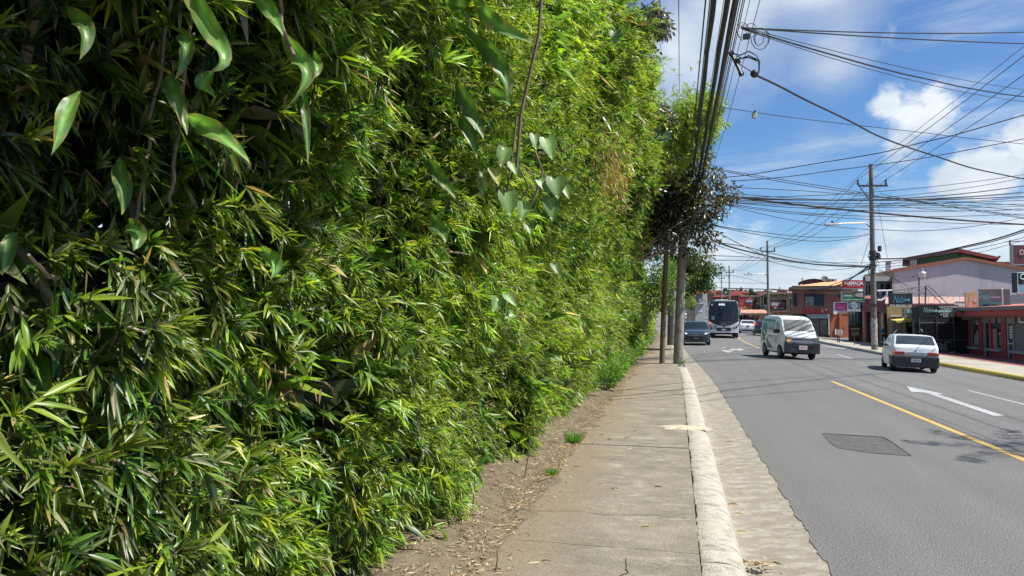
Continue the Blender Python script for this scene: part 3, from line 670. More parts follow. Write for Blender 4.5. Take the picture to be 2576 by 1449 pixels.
stem_m = mat('vine_stem', (.16, .12, .08), .7, var=.3, scale=20)
for k, pts in enumerate([[(500, -80), (480, 60), (455, 260), (440, 420), (425, 520)], [(430, -60), (420, 80), (380, 300), (365, 430), (340, 560)], [(700, -80), (705, 60), (740, 140)]]):
    MB().tube([at(x+random.uniform(-7, 7), y, 2.62+random.uniform(-.03, .03)) for x, y in [(pts[j][0]+(pts[j+1][0]-pts[j][0])*f, pts[j][1]+(pts[j+1][1]-pts[j][1])*f) for j in range(len(pts)-1) for f in (0, .25, .5, .75)]+[pts[-1]]], .007, 8).build('stem', stem_m, vine, smooth=True)
MB().tube([at(x, y, 4.45) for x, y in [(1365, -40), (1355, 90), (1330, 200), (1310, 290), (1300, 420)]], .012, 6).build('stem', stem_m, vine2, smooth=True)
# heart shaped leaves
heart = thing('heart_leaf_vine', 'trailing vine with large pale heart shaped leaves in the middle of the hedge', 'climbing plant', (-1.4, 4.6, 2.6))
def heart_leaf(c, tip, w, seed):
    c = Vector(c); tip = Vector(tip); d = (tip-c); Lh = d.length; d.normalize(); out_ = ((EYE-c).normalized()+Vector((.2, 0, .5))).normalized(); s = d.cross(out_).normalized(); u = s.cross(d)
    prof = [(0, 0), (-.12, .22), (-.10, .40), (.08, .50), (.3, .49), (.55, .36), (.8, .16), (1, 0)]
    V = []; F = []
    for t, q in prof:
        for j in (-1, -.5, 0, .5, 1): V.append(c+d*(t if j else max(t, 0))*Lh+s*q*j*w+u*(abs(j)*q*.35*w-.10*Lh*t*t))
    for i in range(len(prof)-1):
        for j in range(4): a = i*5+j; F += [(a, a+1, a+6), (a, a+6, a+5)]
    return np.array([tuple(v) for v in V]), np.array(F)
HL = [(1275, 485, 1285, 545, 62), (1395, 450, 1405, 500, 62), (1360, 450, 1385, 490, 40), (1385, 500, 1390, 555, 55), (1320, 515, 1310, 555, 45), (1330, 565, 1335, 590, 36), (1245, 425, 1255, 465, 50), (1225, 445, 1220, 480, 36), (1375, 350, 1390, 400, 52),
      (1345, 340, 1350, 378, 34), (1270, 375, 1260, 420, 48), (1215, 440, 1212, 500, 40), (1545, 80, 1548, 112, 36), (1420, 470, 1432, 500, 30), (1290, 410, 1300, 440, 40), (1255, 755, 1240, 785, 40), (1275, 740, 1300, 770, 36), (1290, 790, 1270, 800, 30), (1395, 665, 1405, 690, 30),
      (1010, 890, 1040, 870, 36), (990, 920, 1030, 925, 30), (760, 1180, 800, 1190, 26)]
for i, (x0, y0, x1, y1, w) in enumerate(HL):
    dep = 4.55 if x0 > 1100 and x0 < 1500 else (7.5 if x0 >= 1500 else 3.6)
    V, F = heart_leaf(at(x0, y0, dep), at(x1, y1, dep-.05), w*.85*dep/FX, i); c = np.array([[.13, .21, .065]])*random.uniform(.55, 1.2)
    if i in (6, 7): c = np.array([[.22, .24, .04]])
    c = np.tile(c, (len(V), 1))*np.array([.85, 1.1, 1.7, 1.05, .85])[np.arange(len(V)) % 5][:, None]*rng.uniform(.85, 1.15, (len(V), 1)); leaf_mesh('leaf', V, F, c, bm_, heart, None, 1)
for pts in [[(1305, 420), (1330, 470), (1300, 520)], [(1345, 380), (1365, 430), (1350, 480), (1330, 530)], [(1300, 290), (1290, 380), (1275, 480)]]:
    MB().tube([at(x, y, 4.6) for x, y in pts], .007, 5).build('stem', stem_m, heart, smooth=True)

# ---- low hedge and weeds beyond
PROF2 = np.array([[-.2, -1.75], [.5, -1.7], [1.5, -1.75], [3, -1.8], [4.4, -1.9], [5.2, -2.4]])
def face2(y, z): return np.interp(z, PROF2[:, 0], PROF2[:, 1])+.22*fnoise(y, z, 8, 1.6)+.12*fnoise(y, z, 9, 4)-.5*sstn(y, 34, 60)
def sstn(x, a, b): t = np.clip((x-a)/(b-a), 0, 1); return t*t*(3-2*t)
low = thing('hedge', 'lower ragged green hedge behind the paired poles', 'hedge', (-1.9, 42, .15))
Vs = []; Fs = []; Cs = []; o_ = 0
for (n, y0, y1, s0, s1) in ((4200, 26.8, 40, 1.7, 2.1), (2600, 40, 70, 2.3, 3.2)):
    y, z = pts_in(n, y0, y1, .1, 5.0); V, F, k, c = tufts(y, z, rng.exponential(.15, n), np.interp(y, [y0, y1], [s0, s1]), 8, .085, .022, False, face=face2, freshbias=.12); Vs.append(V); Fs.append(F+o_); o_ += len(V); Cs.append(np.repeat(c, k, 0))
leaf_mesh('foliage', np.concatenate(Vs), np.concatenate(Fs), np.concatenate(Cs), lm, low, 'stuff')
def weed(x, y, h, w, n, label, name='weed', cat='weed', col=(.10, .20, .03), group=None, LL=.05, WW=.012, up=.5, z0=None):
    z0 = .17 if z0 is None else z0
    t = thing(name, label, cat, (x, y, z0), group); mbs = MB()
    for i in range(max(1, n//14)):
        a = random.uniform(0, 6.28); mbs.tube([(x, y, z0-.03), (x+math.cos(a)*w*.25, y+math.sin(a)*w*.25, z0+h*.55), (x+math.cos(a)*w*.5, y+math.sin(a)*w*.5, z0+h*.95)], .0035, 4)
    mbs.build('stem', MATS.get('green_stem') or mat('green_stem', (.12, .17, .05), .6), t)
    r = rng.uniform(0, 1, n)**.6*w*.6; a = rng.uniform(0, 6.28, n); z = rng.uniform(.1, 1, n)*h; P = np.stack([x+r*np.cos(a)*(.3+z/h*.7), y+r*np.sin(a)*(.3+z/h*.7), z0+z], 1)
    D = norm(np.stack([np.cos(a)+rng.normal(0, .5, n), np.sin(a)+rng.normal(0, .5, n), rng.normal(up, .5, n)], 1))
    V, F, k = leaf_arrays(P, D, norm(rng.normal(0, .4, (n, 3))+np.array([0, 0, 1])), LL*rng.uniform(.6, 1.3, n), WW*rng.uniform(.7, 1.3, n), rng.uniform(.1, .4, n), True)
    leaf_mesh('foliage', V, F, np.array([col])*rng.uniform(.6, 1.4, (n, 1)), lm, t, 'stuff', k); return t
g1 = ground(1440, 1115, .15)
def grass(px, py, h, w, n, label, col=(.09, .20, .03)):
    g = ground(px, py, .17); t = thing('grass_tuft', label, 'grass tuft', (g.x, g.y, .15)); a = rng.uniform(0, 6.28, n); r = rng.uniform(0, w*.35, n)
    P = np.stack([g.x+r*np.cos(a), g.y+r*np.sin(a), np.full(n, .15)], 1); D = norm(np.stack([np.cos(a)*.5, np.sin(a)*.5, np.ones(n)], 1)+rng.normal(0, .15, (n, 3)))
    V, F, k = leaf_arrays(P, D, norm(rng.normal(0, 1, (n, 3))), h*rng.uniform(.6, 1.2, n), np.full(n, .006), rng.uniform(.0, .5, n), True)
    leaf_mesh('blades', V, F, np.array([col])*rng.uniform(.6, 1.5, (n, 1)), lm, t, 'stuff', k)
grass(1442, 1112, .20, .22, 260, 'bright round tuft of fine grass at the edge of the pavement')
grass(1390, 1190, .10, .16, 90, 'small low sprout of grass on the litter below the round grass tuft')
grass(1716, 915, .22, .2, 120, 'small grass tuft at the foot of the concrete pole and kerb')
W_ = [(1345, 1080, .24, .3, 90, 'young green shoots on the soil beside the round grass tuft'), (1265, 1130, .55, .25, 150, 'upright leafy bamboo seedling on the litter in front of the hedge'), (1410, 1060, .35, .4, 130, 'low leafy sprig at the bend of the hedge foot'),
      (1540, 960, .35, .4, 200, 'bright weed spilling on to the pavement edge, nearest of the row'), (1560, 940, .4, .4, 220, 'second bright weed along the pavement edge beyond the hedge'), (1580, 922, .45, .4, 220, 'third bright weed along the pavement edge, leaning out'),
      (1600, 900, .5, .5, 240, 'leafy weed at the pavement edge left of the wooden pole'), (1520, 965, .6, .5, 260, 'taller weed clump where the tall hedge ends at the pavement'), (1630, 868, .7, .6, 220, 'far weed clump beside the paired far poles'), (1490, 985, .5, .5, 220, 'weed clump under the overhanging end of the tall hedge')]
for i, (px, py, h, w, n, lb) in enumerate(W_):
    g = ground(px, py, .15); weed(min(max(g.x, -1.42), -1.22) if i > 2 else min(g.x, -1.25), g.y, h*(1.25 if i > 2 else 1), w*(1.4 if i > 2 else 1), n*(2 if i > 2 else 1), lb, col=(.12, .23, .03) if i > 2 else (.10, .2, .03), LL=.06 if i < 3 else .1, WW=.013 if i < 3 else .03)
# tall bare stems in front of the near hedge
for px, py, px2, py2, lb, nm in ((1185, 1300, 1195, 1180, 'single upright stem topped by two folded green leaves', 1), (1318, 1200, 1340, 1060, 'thin dark leafless twig standing straight out of the litter', 0), (1245, 1430, 1250, 1385, 'short broken twig poking up at the pavement edge', 0)):
    a = ground(px, py, .17); dep = (a-EYE).dot(CF); b = at(px2, py2, dep); t = thing('sapling', lb, 'sapling', (a.x, a.y, a.z)); MB().tube([a-Vector((0, 0, .05)), (a+b)/2+Vector((.01, 0, 0)), b], [.009, .007, .004] if nm else [.006, .005, .003], 6).build('stem', MATS['green_stem'] if nm else stem_m, t, smooth=True)
    if nm:
        for q, (x3, y3) in enumerate(((1228, 1160), (1205, 1215))): V, F = broad_blade([b, at(x3, y3-12, dep), at(x3+12, y3+10, dep)], .035, .4, .3, 10, q+40); leaf_mesh('leaf', V, F, np.array([[.09, .2, .03]]), bm_, t, None, len(V))
# ---- litter: dry bamboo leaves and twigs on the soil
n = 25000; y = rng.uniform(1.2, 24, n)**1.0; y = 1.2+(y-1.2)**1.25/22.8**.25; x = -1.12-rng.exponential(.4, n)+.12; ok = (x > -2.8); x = x[ok]; y = y[ok]; n = len(x)
z = np.array([soil_zz(a, b) if a < soil_x(b)[-1] else .1575 for a, b in zip(x, y)])+rng.uniform(.003, .014, n)
a = rng.uniform(0, 6.28, n); D = np.stack([np.cos(a), np.sin(a), rng.normal(0, .12, n)], 1)
keep = (x < -1.16) | (rng.uniform(0, 1, n) < .05); 
V, F, k = leaf_arrays(np.stack([x, y, z], 1)[keep], D[keep], norm(rng.normal(0, .25, (n, 3))+np.array([0, 0, 1]))[keep], rng.uniform(.025, .075, n)[keep], rng.uniform(.004, .011, n)[keep], rng.uniform(-.02, .02, n)[keep], False)
nk = int(keep.sum()); pal = np.array([[.44, .33, .19], [.56, .45, .29], [.30, .21, .12], [.2, .13, .08], [.62, .53, .37]]); c = pal[rng.integers(0, 5, nk)]*rng.uniform(.6, 1.2, (nk, 1))
tag(leaf_mesh('leaf_litter', V, F, c, dm, None, 'stuff', k), 'dry tan bamboo leaves and chips strewn over the brown soil')
# single fallen leaves on the pavement and gutter
def z5b(x, y): return 939.2+.36458*x, 939.2+.3646*y
fl = [z5b(*p) for p in ((1580, 428), (1632, 458), (1752, 450), (1812, 400), (1518, 492), (1762, 522), (1410, 648), (1576, 772), (1672, 800), (1968, 786), (1890, 1068), (1105, 1310), (868, 1362), (1200, 1303), (1316, 638), (1235, 625), (985, 1002), (1662, 345), (1770, 112))]
nmz = ['lying', 'curled', 'small pale', 'twisted', 'narrow']
gp = 'dry fallen leaves scattered on the pavement'
for i, (px, py) in enumerate(fl):
    g = ground(px, py, .155); a = random.uniform(-.5, .5); V, F = broad_blade([g+Vector((-math.cos(a)*.045, -math.sin(a)*.03, .004)), g+Vector((0, 0, .006)), g+Vector((math.cos(a)*.045, math.sin(a)*.03, .006))], .020, .3, .3, 6, i)
    V[:, 2] = np.maximum(V[:, 2], .156); o = leaf_mesh('fallen_leaf', V, F, np.array([pal[(0, 1, 4)[i % 3]]]), dm, None, None, len(V)); ORG[o] = Vector((0, 0, 0)); tag(o, 'dry curled fallen leaf on the worn concrete pavement', 'leaf', gp)
for i, (px, py) in enumerate([z6b(*p) for p in ((588, 1003), (625, 1065), (640, 1180), (330, 190), (565, 605), (515, 755), (1160, 1)) if p[0] < 1000]):
    g = ground(px, py, .0); V, F = broad_blade([g+Vector((-.05, 0, .006)), g+Vector((0, .01, .012)), g+Vector((.05, .0, .006))], .022, .3, .3, 6, i)
    o = leaf_mesh('fallen_leaf', V, F, np.array([pal[(0, 1, 4)[i % 3]]]), dm, None, None, len(V)); ORG[o] = Vector((0, 0, 0)); tag(o, 'dry curled fallen leaf lying in the gutter', 'leaf', 'dry fallen leaves lying in the gutter')
g = ground(*z6b(740, 1385)); n = 60; a = rng.uniform(0, 6.28, n); V, F, k = leaf_arrays(np.array([[g.x, g.y, .0]])+np.stack([rng.normal(0, .055, n), rng.normal(0, .03, n), rng.uniform(0, .03, n)], 1), np.stack([np.cos(a), np.sin(a), rng.uniform(-.1, .4, n)], 1), norm(rng.normal(0, .4, (n, 3))+np.array([0, 0, 1])), rng.uniform(.04, .1, n), rng.uniform(.008, .02, n), rng.uniform(0, .1, n), True)
tag(leaf_mesh('debris_clump', V, F, pal[rng.integers(0, 5, n)]*.9, dm, None, 'stuff', k), 'small heap of dry leaves caught in the gutter')

# ---- trees
def leafy_tree(name, label, base, height, crown_c, crown_r, nleaf, LL, WW, cols, m, trunk_r=.1, seed=0, limbs=8, clusters=46, cat='tree', bark_m=None, shape='broad', hi=False, droop=.2, group=None, ff=.62):
    rr_ = random.Random(seed); g_ = np.random.default_rng(seed+5)
    t = thing(name, label, cat, base, group); base = Vector(base); cc = Vector(crown_c); bm2 = bark_m or bark
    fork = base.lerp(cc, ff); fork.z = base.z+(cc.z-base.z)*.6
    MB().tube([base-Vector((0, 0, .2)), base.lerp(fork, .5)+Vector((rr_.uniform(-.1, .1), rr_.uniform(-.1, .1), 0)), fork], [trunk_r, trunk_r*.8, trunk_r*.65], 8).build('trunk', bm2, t, smooth=True)
    cl = []
    for i in range(clusters):
        d = Vector([rr_.gauss(0, 1) for _ in range(3)]).normalized(); r = rr_.uniform(.15, 1.12)**.8; cl.append(cc+Vector((d.x*crown_r[0], d.y*crown_r[1], d.z*crown_r[2]))*r)
    for i in range(limbs):
        e = cl[i*len(cl)//limbs]; mid = fork.lerp(e, .5)+Vector((rr_.uniform(-.15, .15), rr_.uniform(-.15, .15), .1))
        mb = MB().tube([fork, mid, e], [trunk_r*.5, trunk_r*.3, trunk_r*.1], 6)
        for k in range(2): e2 = cl[rr_.randrange(len(cl))]; 
        mb.tube([mid, mid.lerp(e2, .5)+Vector((0, 0, .08)), e2], [trunk_r*.25, trunk_r*.18, trunk_r*.06], 5); mb.build('limb', bm2, t, smooth=True)
    ci = g_.integers(0, len(cl), nleaf); C_ = np.array([tuple(c) for c in cl])[ci]; sz = np.mean(crown_r)*.30
    off_ = g_.normal(0, 1, (nleaf, 3)); off_ = norm(off_)*(g_.uniform(.2, 1, (nleaf, 1))**.5)*sz*np.array([1, 1, .8]); P = C_+off_
    D = norm(off_+g_.normal(0, sz*.6, (nleaf, 3))+np.array([0, 0, -sz*.3])); N_ = norm(g_.normal(0, .5, (nleaf, 3))+np.array([.2, 0, 1]))
    V, F, k = leaf_arrays(P, D, N_, LL*g_.uniform(.6, 1.3, nleaf), WW*g_.uniform(.7, 1.3, nleaf), g_.uniform(0, droop*2, nleaf), hi, shape)
    cols = np.array(cols); c = cols[g_.integers(0, len(cols), nleaf)]*g_.uniform(.7, 1.3, (nleaf, 1)); leaf_mesh('crown', V, F, c, m, t, 'stuff', k); return t
pm_ = leaf_mat('purple_leaf', .22, .3, .6, 1, (1.3, .9, .6))
pc = at(1700, 515, 24.6)
purp = [[.055, .055, .034], [.075, .09, .042], [.04, .038, .028], [.065, .095, .036], [.045, .07, .032], [.13, .12, .08]]
leafy_tree('purple_leaved_tree', 'dark purplish tree with broad glossy leaves wrapped around the concrete pole', (-2.35, 24.6, .15), 5, pc, (1.62, 1.2, 1.95), 15000, .15, .06, purp, pm_, .09, 3, 12, 80, hi=True, ff=.2)
leafy_tree('purple_leaved_tree', 'dark broad leaved branches poking out over the top of the hedge', (-2.5, 17.0, .15), 5, at(1640, 60, 17.5), (.38, .9, .7), 900, .14, .055, purp[:4]+[[.06, .09, .03]], pm_, .05, 8, 6, 22, hi=True, ff=.05)
leafy_tree('purple_leaved_tree', 'small dark leafy spray at the hedge edge below the top branches', (-2.5, 19.5, .15), 5, at(1672, 300, 19.6), (.25, .6, .4), 300, .14, .055, purp, pm_, .04, 18, 5, 12, hi=True, ff=.05)
gm_ = leaf_mat('green_tree_leaf', .3, .45, .4)
grn = [[.06, .11, .03], [.04, .085, .025], [.09, .14, .03], [.03, .06, .02]]
leafy_tree('leafy_tree', 'dark green tree hanging over the road behind the concrete pole', (-2.4, 36, .15), 4, at(1742, 682, 36), (1.05, 1.3, .95), 9000, .13, .06, grn, gm_, .1, 5, 10, 50, hi=True, ff=.2)
leafy_tree('leafy_tree', 'bright backlit shrub tree between the poles and the low hedge', (-1.9, 33, .15), 4, at(1655, 725, 33), (1.2, 2.0, 1.6), 6000, .13, .06, [[.10, .17, .03], [.07, .13, .03], [.14, .2, .03]], gm_, .08, 9, 8, 44)
# hedge tips reaching towards the overhead cables
y = rng.uniform(20.5, 23.5, 420); t_ = rng.uniform(0, 1, 420)
tip0 = at(1682, 320, 22); tip1 = at(1790, 255, 22)
nT = 3200; f_ = rng.uniform(0, 1, nT)**.8; base_ = np.array(tuple(tip0))[None]*(1-f_)[:, None]+np.array(tuple(tip1))[None]*f_[:, None]+rng.normal(0, 1, (nT, 3))*np.stack([.26-.12*f_, .5+0*f_, (.62-.40*f_)], 1)+np.stack([0*f_, 0*f_, -.35+0*f_], 1)
def free_tufts(P0, scale, nl, LL, WW):
    n = len(P0); ax = norm(np.stack([rng.uniform(.2, 1, n), rng.normal(0, .5, n), rng.normal(.1, .5, n)], 1)); m = n*nl; A = np.repeat(ax, nl, 0); t = np.tile(np.linspace(.1, 1, nl), n)
    b = np.repeat(P0, nl, 0)+A*(t*.11*scale)[:, None]; s = norm(np.cross(A, rng.normal(0, 1, (m, 3)))); be = rng.uniform(.2, 1.1, m); D = A*np.cos(be)[:, None]+s*np.sin(be)[:, None]; D[:, 2] -= .2
    return leaf_arrays(b, D, norm(rng.normal(0, .6, (m, 3))+np.array([0, 0, 1])), LL*scale*rng.uniform(.6, 1.2, m), WW*scale*rng.uniform(.7, 1.2, m), rng.uniform(0, .3, m), False)+(m,)
V, F, k, m_n = free_tufts(base_, 1.25, 8, .115, .022); bo = leaf_mesh('foliage', V, F, leaf_colors(m_n, fresh=np.full(m_n, .35)), lm, hedge, 'stuff', k)
MB().tube([tip0-Vector((.8, 0, .6)), tip0, tip1], [.02, .014, .005], 5).build('branch', bark, hedge, smooth=True)
# palm on the far side of the street, out of the picture; its fronds throw the shade on the road
palm = thing('palm_tree', 'tall palm tree on the right pavement outside the picture', 'palm tree', (11.3, 10.2, -.2)); top = Vector((10.4, 10.3, 8.9))
MB().tube([(11.3, 10.2, -.3), (11.0, 10.2, 4), top], [.16, .13, .11], 10).build('trunk', bark, palm, smooth=True)
for i in range(9):
    a = i/9*6.283+.2; d = Vector((math.cos(a), math.sin(a), 0)); pts = [top+d*(2.1*t)+Vector((0, 0, .75*t-1.5*t*t)) for t in (0, .25, .5, .75, 1)]; n = 46; V = []; tt = rng.uniform(.12, 1, n)
    P = np.array([tuple(top+d*(2.1*t)+Vector((0, 0, .75*t-1.5*t*t))) for t in tt]); s = np.array([[-d.y, d.x, 0]])*np.where(rng.uniform(0, 1, n) < .5, 1, -1)[:, None]
    V, F, k = leaf_arrays(P, s+np.array([[d.x*.7, d.y*.7, -.5]]), np.tile([[0, 0, 1.0]], (n, 1)), np.full(n, .42)*(1.15-tt*.6), np.full(n, .035), np.full(n, .25), True)
    f = leaf_mesh('frond', V, F, np.tile([[.06, .11, .03]], (n, 1)), gm_, palm, None, k); MB().tube(pts, [.025, .02, .015, .01, .005], 5).build('rib', bark, f)
# ================================================================== poles, lamps, cables
mat('white_paint', (.72, .72, .70), .5); mat('dark_glass', (.03, .035, .045), .06, var=.3, scale=.8, spec=.8); mat('dark_metal', (.05, .05, .052), .5, metal=.3); mat('galvanised', (.34, .35, .36), .45, metal=.6)
pc_m = mat('pole_concrete', (.29, .265, .225), .85, var=.2, scale=2.5, bump=.3, bscale=60, spots=((.11, .10, .09), 5, .50, .66, (1, 1, .6)))
pw_m = mat('pole_wood', (.10, .07, .038), .85, var=.35, scale=9, bump=.6, bscale=40, stretch=(1, 1, .08), col2=(.20, .14, .075))
wire_m = mat('cable_black', (.018, .018, .02), .55, var=.1)
def pole(name, label, base, top, r0, r1, m, parts=None, cat='utility pole', group=None):
    base, top = Vector(base), Vector(top); t = thing(name, label, cat, base, group)
    n = 7; MB().tube([base.lerp(top, i/n)-Vector((0, 0, .3 if i == 0 else 0)) for i in range(n+1)], [r0+(r1-r0)*i/n for i in range(n+1)], 16).build('shaft', m, t, smooth=True); return t
b = ground(1705, 915, .15); dep = (b-EYE).dot(CF); tp = at(1727, 362, dep)
pA = pole('utility_pole', 'stout grey concrete pole on the pavement edge beside the wooden pole', (b.x, b.y, .15), tp, .165, .11, pc_m)
for zz in (.9, 2.2, 3.3): MB().tube([(b.x, b.y, .15+zz), (b.x, b.y, .15+zz+.02)], [.170-.009*zz]*2, 16).build('band', mat('galvanised', (1, 1, 1)), pA)
b2 = ground(1664.5, 915, .15); t2 = at(1687, 365, (b2-EYE).dot(CF))
pB = pole('utility_pole', 'slim brown wooden pole standing next to the grey concrete pole', (b2.x, b2.y, .15), t2, .09, .075, pw_m)
cond = MB().tube([(b2.x+.11, b2.y-.02, 2.6), (b2.x+.17, b2.y, 6.2)], .012, 6).build('conduit', MATS['galvanised'], pB)
b3 = ground(1692, 868, .15); pC = pole('utility_pole', 'farther pale concrete pole seen between the wooden and concrete poles', (b3.x, b3.y, .1), at(1699, 560, (b3-EYE).dot(CF)), .14, .1, pc_m)
b4 = ground(1683, 868, .15); pD = pole('utility_pole', 'farther dark wooden pole beside the pale far pole', (b4.x, b4.y, .1), at(1692, 560, (b4-EYE).dot(CF)), .12, .1, mat('pole_wood_dark', (.06, .045, .032), .9, var=.3, scale=12, stretch=(1, 1, .1)))
# right-hand poles
def cross(t, c, zc, half, right=1, nins=3, offs=(-1, -.05, .92)):
    mb = MB(); u = CR
    mb.obox(c-u*half+Vector((0, 0, zc-.05))-CF*.16-Vector((0, 0, c.z)), u*(2*half), Vector((-CF.x, -CF.y, 0))*.09, (0, 0, .1)); mb.build('crossarm', MATS['dark_metal'], t)
    MB().tube([Vector((c.x, c.y, zc-1.0)), Vector((c.x, c.y, zc-.03))-u*half*.8], .03, 5).build('brace', MATS['dark_metal'], t); ins = []
    for o_ in offs:
        p = Vector((c.x, c.y, zc+.05))+u*half*o_-CF*.15; MB().tube([p, p+Vector((0, 0, .08)), p+Vector((0, 0, .16)), p+Vector((0, 0, .32))], [.03, .085, .05, .06], 8).build('insulator', mat('insulator_dark', (.05, .05, .055), .25), t); ins.append(p+Vector((0, 0, .33)))
    return ins
def lamp(t, c, z, tipx, tipz, m=None):
    p = Vector((c.x, c.y, z)); tip = Vector((c.x, c.y, tipz))+CR*tipx
    MB().tube([p, p.lerp(tip, .2)+Vector((0, 0, .30)), p.lerp(tip, .75)+Vector((0, 0, .12 if tipx < -2 else .1)), tip], .035, 6).build('lamp_arm', MATS['galvanised'], t, smooth=True)
    h = MB().obox(tip-CR*.75-CF*.13+Vector((0, 0, -.09)), CR*.8, CF*.26, (0, 0, .13)).build('lamp_head', mat('lamp_grey', (.5, .5, .5), .4), t, bevel=.03)
    MB().tube([tip-CR*.3+Vector((0, 0, .04)), tip-CR*.3+Vector((0, 0, .18))], .06, 8).build('photocell', MATS['dark_metal'], h)
def rpole(px, py, ptop, pcross, w, label, lampd=None, m=pc_m, extra=.13, half=None):
    b = ground(px, py, extra); d = (b-EYE).dot(CF); s = d/FX; z = lambda y: EYE.z+(800-y)*s
    t = pole('utility_pole', label, b, (b.x, b.y, z(ptop)), w*s*.5*1.1, w*s*.5*.75, m); ins = None
    if pcross: ins = cross(t, b, z(pcross), (half or 37)*s)
    if lampd: lamp(t, b, z(lampd[0]), lampd[1]*s, z(lampd[2]))
    return t, b, z, ins, s
P1, p1b, p1z, p1i, p1s = rpole(2200, 880, 410, 466, 13.5, 'tallest brownish pole on the right pavement, with crossarm, street lamp and cable tangle', (575, -88, 562), m=mat('pole_weathered', (.19, .165, .13), .9, var=.25, scale=2.5, spots=((.09, .08, .07), 5, .5, .66, (1, 1, .5))))
P2, p2b, p2z, p2i, p2s = rpole(1933.5, 846, 605, 632, 6.2, 'second pole down the right pavement, with crossarm and street lamp', (697, -40, 690), half=18, m=MATS['pole_weathered'])
P3, p3b, p3z, p3i, p3s = rpole(1836, 822, 668, 685, 4, 'thin third pole above the bus roof with a small crossarm', None, half=11)
P4, p4b, p4z, p4i, p4s = rpole(1816.5, 815, 686, 700, 3, 'thinnest farthest pole, just left of the third pole', None, half=8)
# straps, posters and the knot of cables on the nearest right pole
for py_, hh in ((770, 5), (640, 10), (655, 12), (672, 6)): MB().tube([(p1b.x, p1b.y, p1z(py_)), (p1b.x, p1b.y, p1z(py_-hh))], 8.5*p1s, 14).build('strap', MATS['dark_metal'], P1)
for i in range(9):
    c = Vector((p1b.x, p1b.y, p1z(random.uniform(640, 690))))+CR*random.choice((-1, 1))*random.uniform(.15, .38)-CF*random.uniform(.1, .3); pts = []
    r = random.uniform(.1, .3)
    for k in range(11): a = k/10*6.0; pts.append(c+CR*math.cos(a)*r*.7+Vector((0, 0, math.sin(a)*r))+CF*random.uniform(-.03, .03))
    MB().tube(pts, .02, 5).build('cable_loop', wire_m, P1, smooth=True)
for x_, y_ in ((.33, 650), (.42, 632)): MB().tube([Vector((p1b.x, p1b.y, p1z(y_)))+CR*x_, Vector((p1b.x, p1b.y, p1z(y_-14)))+CR*x_], .11, 8).build('splice_box', MATS['dark_metal'], P1)
post = mat('torn_posters', (.30, .29, .27), .9, var=.5, scale=4, col2=(.5, .47, .42), spots=((.10, .10, .13), 7, .5, .6, (1, 1, 1)))
MB().tube([(p1b.x, p1b.y, p1z(868)), (p1b.x, p1b.y, p1z(800))], 7.6*p1s, 16).build('torn_posters', post, P1)

def sagged(a, b, sag, n=14): return [a.lerp(b, i/n)-Vector((0, 0, 4*sag*(i/n)*(1-i/n))) for i in range(n+1)]
NW = [0]
def cable(a, b, sag, r, label, group=None, n=14, wob=0, m=None):
    pts = sagged(Vector(a), Vector(b), sag, n)
    if wob: pts = [p+Vector((random.uniform(-wob, wob), random.uniform(-wob, wob), random.uniform(-wob, wob))) if 0 < i < n else p for i, p in enumerate(pts)]
    o = MB().tube(pts, r, 6).build('cable', m or wire_m, smooth=True); ORG[o] = Vector((0, 0, 0)); tag(o, label, 'cable', group); return o
# left bundles, parallel with the road
def par(px0, H, r, label, group=None, y1=60, sag=.05, wob=0, px_far=None):
    X = (px0-1700)/800*H*.976; z = EYE.z+H
    # span from behind the camera to the pole at 25 m, then on down the road
    a = Vector((X, -14, z+.25)); p = Vector((X*.93+.02, 25, z)); q = Vector((X*.6-.1, y1, z-.3))
    cable(a, p, sag, r, label, group, 26, wob); cable(p, q, .25, r*.85, label+', beyond the pole', group, 10)
par(1806, 4.55, .036, 'leftmost of the three thick black cable bundles overhead', wob=.012)
par(1842, 4.6, .042, 'middle and thickest of the three black cable bundles overhead', wob=.014)
par(1864, 4.5, .036, 'rightmost of the three thick black cable bundles overhead', wob=.012)
ORD = ['first', 'second', 'third', 'fourth', 'fifth', 'sixth', 'seventh', 'eighth', 'ninth', 'tenth', 'eleventh', 'twelfth', 'thirteenth', 'fourteenth', 'fifteenth', 'sixteenth', 'seventeenth', 'eighteenth', 'nineteenth', 'twentieth', 'twenty first', 'twenty second', 'twenty third']
TH_ = [1784.5, 1796, 1800, 1833, 1871, 1877, 1884, 1889]
gthin = 'thin parallel cables running overhead beside the thick bundles'
for px0, H, r in ((1784.5, 4.9, .013), (1796, 5.0, .010), (1800, 5.4, .010), (1833, 5.6, .007), (1871, 4.7, .013), (1877, 5.1, .009), (1884, 5.5, .011), (1889, 5.9, .009)):
    par(px0, H, r, ORD[TH_.index(px0)]+' thin overhead cable counted from the left, running along the road', None)
for px0, H, r in ((1903, 6.2, .007), (1930, 6.6, .008)): par(px0, H, r, ('inner' if px0 < 1910 else 'outer')+' of the two fine cables rising right of the overhead bundles')
cable(at(1707, -30, 9), at(1709, 232, 18), .0, .006, 'fine vertical looking wire left of the bundles against the sky')
cable(at(1660, -30, 9), at(1663, 150, 16), .0, .005, 'shorter fine wire close to the hedge top')
